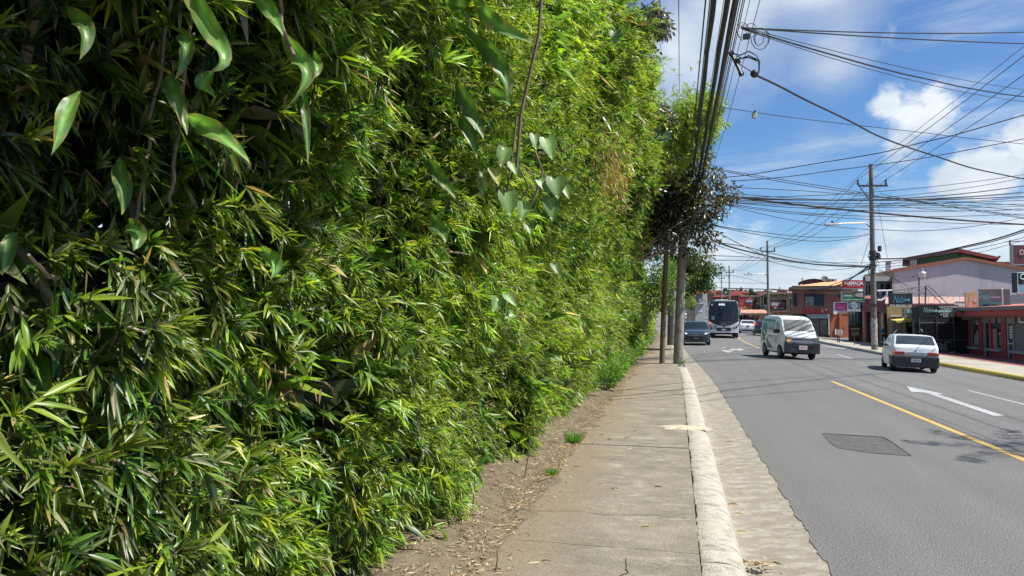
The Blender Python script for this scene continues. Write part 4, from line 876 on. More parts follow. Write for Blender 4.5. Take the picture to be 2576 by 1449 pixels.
# service drops from the bundle joint
def dpt(k, x, y, d): return at(*ZM(k, x, y), d)
J = dpt(4, 375, 215, 11.7)
cable(J, at(2760, 72, 17), .10, .011, 'upper nearly level cable crossing the sky to the right edge')
cable(J, at(2760, 113, 17), .06, .012, 'second nearly level cable crossing the sky below the upper one')
cable(J, at(2760, 255, 24), .32, .016, 'heavier cable falling gently from the joint to the right edge', wob=.008)
cable(J+Vector((0, 0, -.02)), at(2770, 262, 24), .40, .007, 'fine cable just under the heavier falling cable')
cable(J+Vector((0, 0, .02)), at(2770, 242, 24), .25, .007, 'fine cable just above the heavier falling cable')
joint = thing('cable_joint', 'knot of looped wires and a small black box on the overhead bundle', 'cable joint', J)
MB().box(J+Vector((.02, -.03, -.18)), J+Vector((.12, .05, -.11))).build('splice_box', MATS['dark_metal'], joint)
for i in range(6):
    c = J+CR*random.uniform(-.02, .32)+Vector((0, 0, random.uniform(-.3, -.02))); r = random.uniform(.07, .22); a0 = random.uniform(0, 6)
    MB().tube([c+CR*math.cos(a0+k*.55)*r*.8+Vector((0, 0, math.sin(a0+k*.55)*r)) for k in range(11)], .006, 5).build('wire_loop', wire_m, joint, smooth=True)
br = thing('insulator_bracket', 'dark tilted insulator rod hanging on the overhead bundle', 'insulator', dpt(4, 295, 405, 13))
MB().tube([dpt(4, 290, 405, 13), dpt(4, 375, 580, 12.8)], .03, 8).build('rod', MATS['dark_metal'], br)
for x, y in ((295, 415), (345, 480), (372, 572)): MB().tube([dpt(4, x-12, y+8, 12.9), dpt(4, x+12, y-8, 12.9)], .045, 8).build('insulator', MATS['insulator_dark'], br)
cap = thing('dead_end_clamp', 'small round clamp where the thick drooping cable starts', 'clamp', dpt(4, 475, 572, 12.6)); MB().ball(dpt(4, 475, 572, 12.6), .07).build('body', MATS['dark_metal'], cap, smooth=True)
for i, (y_, dd) in enumerate(((400, 0), (430, 20), (440, 8))):
    o = MB().tube([dpt(4, 300+dd*2, 412+i*25, 12.9), dpt(4, 360+dd, y_+30-i*8, 12.8), dpt(4, 430, y_-2+i*4, 12.7), dpt(4, 490, y_+30, 12.6), dpt(4, 515-i*3, 480, 12.6), dpt(4, 510, 550, 12.6), dpt(4, 500, 592, 12.6)], .011, 6).build('cable', wire_m, smooth=True)
    tag(o, ['outer', 'middle', 'inner'][i]+' of the three looping jumper wires above the round clamp', 'cable')
cable(dpt(4, 300, 460, 12.9), dpt(4, 475, 572, 12.6), .0, .008, 'short strut wire from the bundle to the round clamp')
def polycable(pts, r, label, group=None):
    pts = [Vector(p) for p in pts]; P = []
    for i in range(len(pts)-1):
        p0 = pts[max(0, i-1)]; p1 = pts[i]; p2 = pts[i+1]; p3 = pts[min(len(pts)-1, i+2)]
        for k in range(5):
            f = k/5; P.append(.5*((2*p1)+(p2-p0)*f+(2*p0-5*p1+4*p2-p3)*f*f+(3*p1-p0-3*p2+p3)*f**3))
    P.append(pts[-1]); o = MB().tube(P, r, 6).build('cable', wire_m, smooth=True); ORG[o] = Vector((0, 0, 0)); tag(o, label, 'cable', group)
def zc(k, pl, d0, d1, r, label, group=None):
    n = len(pl); polycable([dpt(k, x, y, d0+(d1-d0)*i/(n-1)) for i, (x, y) in enumerate(pl)], r, label, group)
zc(4, [(500, 590), (660, 665), (870, 775), (1060, 865), (1250, 958), (1420, 1048), (1650, 1138), (1900, 1218), (2140, 1298), (2380, 1352), (2567, 1388), (2800, 1420)], 12.6, 24, .020, 'thick twisted cable drooping across the whole sky from the round clamp')
zc(4, [(185, 828), (450, 868), (760, 912), (1250, 970), (1700, 1020), (2200, 1080), (2567, 1118), (2800, 1140)], 20, 26, .010, 'fine cable carrying a small grey box')
bx = thing('junction_box', 'small grey box hanging from the fine cable against the sky', 'box', dpt(4, 475, 878, 20.4)); q = dpt(4, 459, 920, 20.4); MB().obox(q, CR*.14, CF*.08, (0, 0, .185)).build('body', mat('box_grey', (.42, .42, .38), .6), bx, bevel=.03); MB().tube([q+CR*.07+Vector((0, 0, .17)), q+CR*.07+Vector((0, 0, .215))], .03, 6).build('hanger', MATS['dark_metal'], bx)
zc(4, [(90, 1388), (400, 1362), (700, 1312), (1000, 1262), (1250, 1222), (1480, 1180), (1700, 1125), (2000, 1055), (2300, 970), (2567, 893), (2800, 825)], 26, 18, .013, 'slightly bowed cable climbing from the purple tree to the right edge')
zc(4, [(290, 1408), (700, 1375), (1100, 1322), (1400, 1283), (1800, 1225), (2200, 1150), (2567, 1078), (2800, 1030)], 26, 22, .012, 'lower bowed cable passing just behind the tall pole top')
zc(5, [(70, 262), (400, 325), (800, 395), (1200, 455), (1480, 495), (1900, 525), (2300, 545), (2567, 560), (2800, 570)], 26, 32, .013, 'cable dipping from the purple tree past the tall pole')
zc(5, [(110, 262), (400, 312), (800, 378), (1200, 440), (1480, 495), (1900, 560), (2300, 620), (2800, 700)], 26, 32, .012, 'twin of the dipping cable, crossing it near the tall pole')
# primary lines on the crossarms
def line_to(a, b, sag, r, label, group): cable(a, b, sag, r, label, group, 18)
gp1 = 'power lines between the crossarms of the right poles'
near_t = [Vector((11.4+o, 4, 10.8)) for o in (-1.0, -.3, .9)]
for i in range(3):
    w3 = ('leftmost', 'middle', 'rightmost')[i]+' '
    line_to(p1i[i], Vector((p1i[i].x, 2, p1i[i].z+.35)), .25, .014, w3+'power line from the tall pole crossarm towards the upper right corner', 'three power lines leaving to the upper right')
    line_to(p1i[i], p2i[i], .9, .017, w3+'power line sagging from the tall pole to the second pole', 'three power lines sagging to the second pole')
    line_to(p2i[i], p3i[i], .8, .016, w3+'power line sagging from the second pole to the third pole', 'three power lines sagging to the third pole')
    line_to(p3i[i], p4i[i], .3, .016, w3+'power line between the two farthest poles', 'three power lines between the far poles')
line_to(Vector((p1b.x, p1b.y, p1z(412))), Vector((p1b.x-.1, 2, p1z(412)+.3)), .2, .011, 'topmost ground wire leaving the tall pole to the upper right', None)
line_to(Vector((p1b.x, p1b.y, p1z(412))), Vector((p2b.x, p2b.y, p2z(606))), .5, .012, 'topmost ground wire from the tall pole to the second pole', None)
# the sheaf of telephone cables that crosses the street
fan = [((195, 480), (1400, 515), (2567, 408), .020), ((195, 485), (1400, 520), (2567, 455), .014), ((200, 452), (1300, 520), (2567, 462), .012), ((200, 500), (1500, 520), (2567, 490), .022), ((210, 418), (1400, 492), (2567, 655), .012),
       ((240, 495), (1400, 455), (2567, 320), .012), ((240, 500), (1450, 500), (2567, 345), .012), ((190, 510), (1300, 545), (2567, 520), .014), ((190, 520), (1400, 560), (2567, 548), .012), ((200, 530), (1400, 575), (2567, 565), .012),
       ((200, 480), (1400, 615), (2567, 708), .036), ((230, 530), (1200, 598), (2567, 592), .012), ((250, 540), (1100, 640), (2567, 625), .012), ((230, 545), (900, 695), (1500, 750), .012), ((1500, 750), (1900, 745), (2567, 655), .012),
       ((180, 515), (1000, 580), (1700, 520), .014), ((1700, 520), (2100, 560), (2567, 602), .012), ((300, 560), (1000, 660), (2567, 710), .012), ((1450, 470), (1900, 560), (2567, 640), .012), ((1450, 540), (2000, 600), (2567, 580), .010), ((220, 540), (1000, 630), (1400, 570), .010), ((1400, 570), (1900, 540), (2567, 500), .012)]
RK = sorted(range(len(fan)), key=lambda i: (fan[i][2][0] < 2000, fan[i][2][1], i))
for i, (a, b, c, r) in enumerate(fan):
    pl = [(a[0]+(c[0]-a[0])*t if 0 else ((1-t)**2*a[0]+2*t*(1-t)*b[0]+t*t*c[0]), (1-t)**2*a[1]+2*t*(1-t)*(2*b[1]-(a[1]+c[1])/2)+t*t*c[1]) for t in [k/8 for k in range(9)]]
    zc(5, pl, 25+i*.15, 33+(i % 5)*.4, r, 'telephone cable in the street crossing sheaf, '+ORD[RK.index(i)]+' from the top at its right end' if r < .03 else 'thick bundle falling to the right through the sheaf of telephone cables', 'telephone cables in the sheaf crossing the street' if r < .03 else None)
for pl, r, lb in (([(200, 722), (500, 765), (820, 800), (1060, 808), (1250, 800), (1390, 772)], .014, 'upper of two slack wires ending at the lamp arm of the tall pole'), ([(205, 728), (520, 790), (850, 832), (1060, 836), (1250, 812), (1390, 780)], .014, 'lower of two slack wires ending at the lamp arm of the tall pole'),
                  ([(165, 755), (420, 890), (640, 975), (900, 1010), (1100, 1022), (1390, 1038)], .014, 'slack cable from the tree meeting the knot of the tall pole'), ([(150, 830), (300, 885), (520, 940), (740, 985), (980, 1020), (1390, 1042)], .036, 'thickest messy cable bundle hanging low from the tree to the tall pole'),
                  ([(170, 845), (400, 880), (620, 935), (900, 990), (1390, 1035)], .018, 'cable just above the thickest low bundle'), ([(180, 870), (400, 940), (700, 1020), (980, 1062), (1200, 1050), (1390, 1010)], .012, 'loose cable looping under the thick low bundle'),
                  ([(120, 948), (500, 965), (900, 1000), (1390, 1005)], .012, 'fine level cable over the thick low bundle'), ([(140, 985), (600, 990), (1000, 1020), (1390, 1030)], .012, 'fine level cable touching the thick low bundle'),
                  ([(1380, 785), (1340, 900), (1300, 1030)], .012, 'wire dropping steeply left of the tall pole'), ([(1435, 560), (1470, 760), (1510, 975)], .010, 'guy wire dropping steeply right of the tall pole'),
                  ([(1430, 975), (1700, 965), (2050, 890), (2330, 825), (2567, 750), (2800, 670)], .036, 'thick cable bundle rising from the tall pole to the right edge'), ([(1430, 1000), (1750, 970), (2050, 900), (2330, 838), (2567, 765), (2800, 690)], .022, 'second cable rising close under the thick right bundle'),
                  ([(1430, 1030), (1800, 970), (2100, 915), (2400, 850), (2800, 750)], .014, 'third cable rising under the thick right bundle'), ([(1430, 1045), (1800, 1000), (2200, 930), (2567, 830), (2800, 780)], .012, 'fourth and lowest cable rising to the right edge'),
                  ([(1380, 1020), (1250, 1110), (1130, 1180), (900, 1220), (700, 1215), (500, 1210), (300, 1205), (100, 1195)], .030, 'thick bundle passing in front of the orange roof to the far left poles'), ([(1390, 1040), (1200, 1130), (1020, 1195), (860, 1235), (600, 1215), (200, 1200)], .018, 'thinner cable under the bundle in front of the orange roof'),
                  ([(1390, 1035), (1180, 1150), (1000, 1230), (1160, 1240)], .012, 'slack wire in front of the brown shop upper wall'), ([(595, 1205), (800, 1225), (1000, 1245), (1170, 1250)], .018, 'frayed cable sagging along the brown shop eaves'),
                  ([(0, 1120), (300, 1105), (580, 1170)], .016, 'far fine cable over the bus'), ([(60, 1150), (300, 1160), (580, 1165)], .014, 'second far fine cable over the bus'), ([(0, 1195), (280, 1202), (580, 1210)], .030, 'dark far bundle above the bus roof'),
                  ([(1440, 1060), (1560, 1130), (1620, 1190)], .010, 'house wire falling over the mauve wall, leftmost'), ([(1440, 1060), (1600, 1110), (1720, 1115)], .010, 'house wire leading to the small lamp on the red post'), ([(1440, 1070), (1640, 1170), (1800, 1240), (1960, 1285)], .010, 'longest house wire falling across the mauve wall'),
                  ([(1430, 1055), (1620, 1160), (1690, 1250)], .010, 'house wire falling behind the hanging black sign')):
    k_ = max(p[0] for p in pl); d0 = 26 if pl[0][0] < 400 else 42.7; d1 = 42.7 if pl[-1][0] < 1500 and pl[0][0] < 400 else (34 if pl[-1][0] > 2000 else 44)
    if pl[0][0] == 1380 and pl[-1][0] == 100: d1 = 150
    if pl[0][0] == 1390 and pl[-1][0] == 200: d1 = 130
    if lb.startswith(('far', 'second far', 'dark far')): d0, d1 = 60, 72
    if lb.startswith('frayed'): d0, d1 = 70, 62
    zc(5, pl, d0, d1, r*(2.0 if max(d0, d1) > 100 else 1), lb)
# ================================================================== vehicles (built facing +y, origin on the road under the middle)
tyre_m = mat('tyre', (.022, .022, .023), .85); rim_m = mat('rim', (.30, .30, .30), .4, metal=.7); under_m = mat('underbody', (.02, .02, .02), .9); chrome = mat('chrome', (.7, .7, .7), .15, metal=1)
plastic = mat('black_plastic', (.035, .036, .038), .55, var=.2); lamp_c = mat('lamp_clear', (.62, .64, .66), .08, metal=.4, spec=.8); lamp_r = mat('lamp_red', (.45, .015, .012), .15, coat=.6); lamp_o = mat('lamp_amber', (.75, .22, .02), .2, coat=.6)
plate_m = mat('number_plate', (.74, .74, .72), .5); ink = mat('plate_ink', (.03, .03, .12), .6); ink_w = mat('ink_white', (.78, .78, .77), .6); glass = glass_mat('car_glass', (.03, .04, .045), .12); glass_v = glass_mat('van_glass', (.02, .03, .035), .40); cab_m = mat('cabin_cloth', (.10, .10, .11), .9)
def lerp_tab(tab, y):
    if y <= tab[0][0]: return tab[0][1]
    for (a, b), (c, d) in zip(tab, tab[1:]):
        if y <= c: return b+(d-b)*(y-a)/(c-a) if c > a else d
    return tab[-1][1]
class Car:
    def __init__(s, root, top, plan, sill, belt, roofz, arches, tum=.16, rr=.06, paint=None, crown=.02, solid=True):
        s.t = root; s.top = lambda y: lerp_tab(top, y); s.plan = lambda y: lerp_tab(plan, y); s.sill = sill; s.belt = belt; s.roofz = roofz; s.arches = arches; s.tum = tum; s.rr = rr; s.crown = crown
        ys = set(round(top[0][0]+(top[-1][0]-top[0][0])*i/46, 3) for i in range(47)) | set(p[0] for p in top)
        for yc, ra in arches:
            for k in range(-6, 7): ys.add(round(yc+ra*math.sin(k/6*math.pi/2), 3))
        ys = sorted(ys); s.ys = ys; V = []; K = None
        for y in ys:
            h = s.half(y); ring = h+[(-x, z) for x, z in reversed(h)]; K = len(ring); V += [(x, y, z) for x, z in ring]
        F = [(i*K+j, i*K+j+1, (i+1)*K+j+1, (i+1)*K+j) for i in range(len(ys)-1) for j in range(K-1)]
        F += [tuple(range(K-1, -1, -1)), tuple((len(ys)-1)*K+j for j in range(K))]
        F = [tuple(reversed(f)) for f in F]
        s.body = MB().add(V, F).build('body', paint, root, smooth=32)
    def w(s, y, z):
        w = s.plan(y); b = s.belt
        if z > b: w *= 1-s.tum*(z-b)/(s.roofz-b)
        else:
            q = (z-s.sill)/(b-s.sill); w *= 1-.05*(1-min(1, q*1.8))**2-.025*max(0, q-.55)**2*4
        return w
    def bot(s, y):
        z = s.sill
        for yc, ra in s.arches:
            if abs(y-yc) < ra: z = max(z, .30+math.sqrt(ra*ra-(y-yc)**2)-.02)
        return z
    def half(s, y):
        zt = s.top(y); zb = min(s.bot(y), zt-.05); rr = min(s.rr, (zt-zb)*.4); zs = zt-rr; pts = []
        for k in range(9):
            z = zb+(zs-zb)*k/8; pts.append((s.w(y, z), z))
        W_ = pts[-1][0]
        pts += [(W_-rr*.3, zs+rr*.7), (W_-rr*1.0, zt), (W_*.6, zt+s.crown*.7), (W_*.25, zt+s.crown)]
        return pts
    def topz(s, x, y):
        h = s.half(y)[8:]; x = abs(x)
        for (x1, z1), (x0, z0) in zip(h, h[1:]):
            if x >= x0: return z0+(z1-z0)*(x-x0)/(x1-x0) if x1 != x0 else z0
        return h[-1][1]
    def screen(s, y0, y1, fr, name='windscreen', m=None, n=8, off=.012, inset=0, label=None, nx=8):
        V = []
        for i in range(n+1):
            y = y0+(y1-y0)*i/n; W_ = s.half(y)[8][0]-s.rr*.5; W_ *= fr
            e = .01; sl = (s.topz(0, y+e)-s.topz(0, y-e))/(2*e); nn = Vector((0, -sl, 1)).normalized()
            for j in range(nx+1):
                x = W_*(j/nx*2-1); V.append((x, y+nn.y*off, s.topz(x, y)+nn.z*off))
        F = [(i*(nx+1)+j, i*(nx+1)+j+1, (i+1)*(nx+1)+j+1, (i+1)*(nx+1)+j) for i in range(n) for j in range(nx)]
        if y1 < y0: F = [tuple(reversed(f)) for f in F]
        return MB().add(V, F).build(name, m or glass, s.t, smooth=40, label=label)
    def sidepoly(s, poly, side, name='side_window', m=None, off=.008, par=None, label=None):
        V = [(side*(s.w(y, z)+off), y, z) for y, z in poly]; f = tuple(range(len(V)))
        return MB().add(V, [f if side < 0 else f[::-1]]).build(name, m or glass, par or s.t, label=label)
    def wheel(s, x, y, r=.29, wd=.17, side=1, rim=None):
        t = MB().tube([(x-side*wd/2, y, r), (x-side*wd*.4, y, r), (x+side*wd*.4, y, r), (x+side*wd/2, y, r)], [r*.93, r, r, r*.93], 22).build('wheel', tyre_m, s.t, smooth=True)
        MB().tube([(x+side*(wd/2-.02), y, r), (x+side*(wd/2+.012), y, r)], [r*.64, r*.6], 18).build('rim', rim or rim_m, t, smooth=True)
        MB().tube([(x+side*(wd/2+.01), y, r), (x+side*(wd/2+.03), y, r)], [r*.2, r*.16], 10).build('hub', plastic, t)
        return t
def seam(car, pts, side, m=None, w=.008):
    mb = MB(); V = []
    for (y, z) in pts: V.append(Vector((side*(car.w(y, z)+.002), y, z)))
    mb.tube(V, w*.6, 4); return mb.build('door_seam', m or plastic, car.t)
def place(name, label, cat, px, py, yaw, extra=0, dy=0, group=None, off=(0, 0)):
    g = ground(px, py); h = Vector((math.sin(yaw), math.cos(yaw), 0)); s = Vector((math.cos(yaw), -math.sin(yaw), 0))
    p = g+h*off[1]+s*off[0]; t = thing(name, label, cat, (p.x, p.y, gz(p.x, p.y)+.004), group, rotz=-yaw)
    if 4.2 < p.x < 10.4: 
        n = Vector((.04, 0, 1)).normalized(); q = Vector((0, 0, 1)).rotation_difference(n); t.rotation_euler = (q @ Matrix.Rotation(-yaw, 3, 'Z').to_quaternion()).to_euler()
    return t
B = lambda: MB()
# --- white hatchback, seen from behind
hp = mat('hatch_paint', (.72, .76, .76), .3, var=.06, scale=3, coat=.5)
hr = place('hatchback', 'white old three door hatchback driving away with black rear bumper', 'car', 2302, 937, R(7.5), off=(0, 1.58)); hr.scale = (.90, .90, .91)
H = Car(hr, [(-1.84, .50), (-1.83, .86), (-1.79, .93), (-1.62, 1.10), (-1.40, 1.29), (-1.22, 1.36), (-.5, 1.385), (.15, 1.36), (.40, 1.30), (1.02, .90), (1.3, .86), (1.72, .76), (1.82, .62), (1.84, .40)],
        [(-1.84, .70), (-1.78, .765), (-1.4, .80), (.9, .80), (1.5, .76), (1.8, .66), (1.84, .60)], .20, .88, 1.385, [(-1.22, .33), (1.16, .33)], .20, .06, hp)
H.screen(-1.70, -1.30, .93, 'rear_window', m=mat('rear_glass', (.045, .05, .06), .08, var=.3, scale=2, spec=.9)); H.screen(.97, .38, .93)
for sd in (-1, 1):
    H.sidepoly([(-1.38, .93), (-.42, .91), (-.42, 1.27), (-1.05, 1.28)], sd, m=mat('side_glass', (.16, .22, .30), .05, var=.5, scale=2.5, spec=1)); H.sidepoly([(-.36, .91), (.82, .90), (.40, 1.20), (.22, 1.265), (-.36, 1.27)], sd, m=MATS['side_glass'])
    seam(H, [(-.39, .28), (-.39, .9)], sd); seam(H, [(.85, .28), (.85, .88)], sd); H.sidepoly([(-1.0, .555), (.8, .555), (.8, .59), (-1.0, .59)], sd, 'side_trim', chrome, .014)
    H.wheel(sd*.70, -1.22, .29, .17, sd); H.wheel(sd*.70, 1.16, .29, .17, sd)
B().box((-.775, -1.90, .19), (.775, -1.70, .60)).build('rear_bumper', plastic, hr, bevel=.04)
for sd in (-1, 1): B().box((sd*.80, -1.80, .30), (sd*.70, -1.5, .58)).build('bumper_corner', plastic, hr, bevel=.02)
B().box((-.755, -1.875, .605), (.755, -1.80, .635)).build('bumper_trim', mat('trim_grey', (.3, .3, .3), .5), hr)
for sd in (-1, 1):
    l = B().box((sd*.40, -1.868, .64), (sd*.70, -1.80, .755)).build('tail_light', lamp_r, hr, bevel=.008)
    B().box((sd*.702, -1.862, .645), (sd*.775, -1.76, .75)).build('indicator', lamp_o, l, bevel=.008)
    B().box((sd*.38, -1.866, .645), (sd*.455, -1.81, .75)).build('reversing_lens', mat('lens_pale', (.35, .33, .33), .2), l)
gp_ = B().box((-.375, -1.858, .65), (.375, -1.82, .745)).build('garnish_panel', mat('garnish', (.55, .58, .58), .4), hr)
text_on('C H A R A D E', (-.26, -1.859, .675), (.52, 0, 0), (0, 0, .045), (0, -1, 0), 'lettering', mat('ink_grey', (.25, .26, .27), .6), gp_, th=.004)
pl = B().box((-.16, -1.925, .385), (.16, -1.89, .51)).build('number_plate', plate_m, hr); text_on('749754', (-.12, -1.925, .41), (.24, 0, 0), (0, 0, .075), (0, -1, 0), 'lettering', ink, pl, th=.004)
B().box((-.02, -1.85, .79), (.02, -1.83, .83)).build('badge', plastic, hr); text_on('GTi', (-.66, -1.84, .85), (.12, 0, 0), (0, 0, .035), (0, -1, -.1), 'lettering', plastic, hr, th=.012)
B().box((-.70, -1.7, .17), (.70, 1.6, .27)).build('underbody', under_m, hr)
B().tube([(-.35, -1.86, .23), (-.35, -1.6, .23)], .03, 8).build('exhaust', under_m, hr)
for sd in (-1, 1):
    B().box((sd*.80, .62, .90), (sd*.98, .74, 1.02)).build('door_mirror', plastic, hr, bevel=.03)
B().tube([(-.55, .38, 1.30), (-.40, .15, 1.55)], .006, 5).build('aerial', chrome, hr)
B().tube([(.2, -1.72, .98), (.35, -1.62, 1.05)], .008, 5).build('wiper', plastic, hr)
# --- white microvan with its printed side
vp = mat('van_paint', (.78, .80, .76), .32, var=.05, scale=2.5, coat=.5, spots=((.50, .50, .44), 3, .66, .8, (1, 1, 1)))
vr = place('van', 'white microvan with green tree print on its side, turning across the road', 'van', 2014, 905, R(180-10.8), off=(0, -1.55)); vr.scale = (.97, 1, .97)
Vn = Car(vr, [(-1.70, .45), (-1.69, 1.0), (-1.66, 1.55), (-1.60, 1.72), (-1.42, 1.82), (-.9, 1.865), (.45, 1.85), (.72, 1.80), (.92, 1.70), (1.36, 1.16), (1.44, 1.10), (1.66, .96), (1.715, .80), (1.73, .42)],
         [(-1.70, .66), (-1.6, .725), (-1.2, .7375), (1.1, .7375), (1.5, .71), (1.70, .66), (1.73, .62)], .28, 1.02, 1.86, [(-1.02, .33), (1.02, .33)], .15, .10, vp)
Vn.screen(1.34, .93, .95, m=glass_v)
MB().box((-.60, .82, .95), (.60, 1.25, 1.02)).build('dashboard', plastic, vr)
for sd in (-1, 1):
    Vn.sidepoly([(.38, 1.14), (.95, 1.12), (.88, 1.36), (.70, 1.58), (.42, 1.60)], sd, m=mat('van_side_glass', (.02, .022, .025), .08)); MB().box((sd*.74, .66, 1.08), (sd*.90, .86, 1.26)).build('door_mirror', plastic, vr, bevel=.03)
    seam(Vn, [(.32, .4), (.32, 1.7)], sd); seam(Vn, [(-.65, .5), (-.65, 1.68)], sd); seam(Vn, [(1.0, .75), (.98, 1.1)], sd); seam(Vn, [(-.64, .98), (.98, .98)], sd, w=.006)
    Vn.wheel(sd*.66, -1.02, .285, .155, sd, mat('steel_rim', (.20, .19, .18), .6, metal=.4)); Vn.wheel(sd*.66, 1.02, .285, .155, sd, MATS['steel_rim'])
    MB().box((sd*.46, 1.60, .78), (sd*.70, 1.735, .97)).build('headlight', mat('headlamp_old', (.22, .22, .19), .15, coat=.8, spec=.8), vr, bevel=.02)
MB().box((.50, 1.62, .785), (.66, 1.745, .83)).build('indicator', mat('amber_lit', (.9, .3, .03), .3, emit=.9), vr, bevel=.01)
gr = MB().box((-.44, 1.70, .82), (.44, 1.742, .93)).build('grille', mat('grille_grey', (.04, .045, .055), .4), vr)
for k in range(4): MB().box((-.43, 1.742, .832+k*.025), (.43, 1.752, .842+k*.025)).build('grille_bar', mat('bar_grey', (.3, .31, .33), .4), gr)
MB().box((-.735, 1.55, .27), (.735, 1.80, .75)).build('front_bumper', mat('bumper_black', (.035, .036, .04), .5), vr, bevel=.05)
MB().box((-.45, 1.80, .50), (.45, 1.806, .58)).build('bumper_slot', under_m, vr)
pl = MB().box((-.17, 1.806, .44), (.17, 1.822, .60)).build('number_plate', mat('plate_pink', (.72, .62, .60), .5), vr); text_on('176776', (.13, 1.822, .48), (-.26, 0, 0), (0, 0, .08), (0, 1, 0), 'lettering', mat('plate_red', (.3, .06, .1), .6), pl, th=.003)
text_on('S', (.03, 1.752, .85), (-.06, 0, 0), (0, 0, .055), (0, 1, 0), 'badge', chrome, vr, th=.006)
MB().box((-.62, -1.6, .22), (.62, 1.5, .34)).build('underbody', under_m, vr)
for x_ in (-.35, .15): MB().tube([(x_, 1.40, 1.13), (x_+.35, 1.31, 1.20)], .008, 5).build('wiper', plastic, vr)
# printed side (on the vehicle's right side, which faces the hedge)
sideR = 1 if math.cos(R(180-10.8)) > 0 else 1
tree_g = mat('print_green', (.02, .20, .13), .5, var=.25, scale=14, col2=(.04, .30, .20)); sky_b = mat('print_blue', (.30, .52, .55), .5, var=.25, scale=5, col2=(.55, .68, .62)); teal = mat('print_teal', (.06, .33, .31), .5, var=.2, scale=7)
def blobpoly(cy, cz, ry, rz, seed, n=22):
    r = random.Random(seed); return [(cy+ry*math.cos(i/n*6.283)*(1+.1*r.uniform(-1, 1)), cz+rz*math.sin(i/n*6.283)*(1+.1*r.uniform(-1, 1))) for i in range(n)]
for sd in (1, -1):
    Vn.sidepoly([(-1.5, 1.30), (.25, 1.16), (.25, 1.60), (-1.5, 1.66)], sd, 'side_print', sky_b, .006)
    Vn.sidepoly([(-1.5, 1.60), (.22, 1.58), (.2, 1.68), (-1.5, 1.72)], sd, 'side_print', teal, .009)
    Vn.sidepoly(blobpoly(-1.12, 1.20, .34, .34, 3), sd, 'side_print', tree_g, .011); Vn.sidepoly([(-1.17, .70), (-1.07, .70), (-1.09, 1.1), (-1.15, 1.1)], sd, 'side_print', mat('print_brown', (.22, .12, .08), .6), .012)
    Vn.sidepoly([(-.66, .40), (.15, .40), (-.1, .55), (-.35, .62), (-.55, .78), (-.66, .80)], sd, 'side_print', tree_g, .010)
    for k in range(4): Vn.sidepoly([(-1.45+k*.23, .72), (-1.41+k*.23, .72), (-1.41+k*.23, .86), (-1.45+k*.23, .86)], sd, 'side_print', MATS['print_brown'], .012)
    Vn.sidepoly([(-.54, 1.14), (.1, 1.14), (.1, 1.44), (-.54, 1.44)], sd, 'side_print', mat('print_pale', (.50, .62, .58), .5), .012)
x_ = Vn.w(-.2, 1.28)+.018
text_on('aina', (x_, .04, 1.17), (0, -.52, 0), (-.012, 0, .20), (1, 0, 0), 'lettering', mat('print_darkgreen', (.02, .14, .12), .6), vr, bold=.02, th=.004)
text_on('aina', (-x_, -.48, 1.17), (0, .52, 0), (.012, 0, .20), (-1, 0, 0), 'lettering', MATS['print_darkgreen'], vr, bold=.02, th=.004)
for k, (wd) in enumerate((.40, .34, .30)):
    for sd in (1, -1): Vn.sidepoly([(.38, .92-k*.10), (.38+wd, .92-k*.10), (.38+wd, .945-k*.10), (.38, .945-k*.10)], sd, 'side_print', MATS['print_darkgreen'], .012)
for sd in (1, -1): Vn.sidepoly([(-.5, .90), (.05, .90), (.05, .945), (-.5, .945)], sd, 'side_print', mat('print_red', (.5, .14, .12), .6), .012)
for k in range(3): 
    y0 = 1.0+.02*k; MB().box((-.56, .985-k*.035+.01, 1.56-k*.06), (-.42, .975-k*.035+.04, 1.60-k*.06)).build('window_sticker', ink_w, vr)
# --- driver and passenger dummies: real seated people
def skin_body(joints, edges, radii, m, parent, name='body', lvl=2):
    me = bpy.data.meshes.new(name); me.from_pydata(joints, edges, []); ob = bpy.data.objects.new(name, me); COL.objects.link(ob)
    md = ob.modifiers.new('s', 'SKIN'); 
    for i, r in enumerate(radii): me.skin_vertices[0].data[i].radius = r if isinstance(r, tuple) else (r, r)
    me.skin_vertices[0].data[0].use_root = True
    su = ob.modifiers.new('u', 'SUBSURF'); su.levels = lvl; su.render_levels = lvl
    dg = bpy.context.evaluated_depsgraph_get(); m2 = bpy.data.meshes.new_from_object(ob.evaluated_get(dg)); bpy.data.objects.remove(ob)
    m2.materials.clear(); m2.materials.append(m); m2.shade_smooth(); o = bpy.data.objects.new(name, m2); COL.objects.link(o); o.parent = parent; return o
skin_m = mat('skin', (.42, .26, .18), .55); hair_m = mat('hair_dark', (.02, .016, .014), .6)
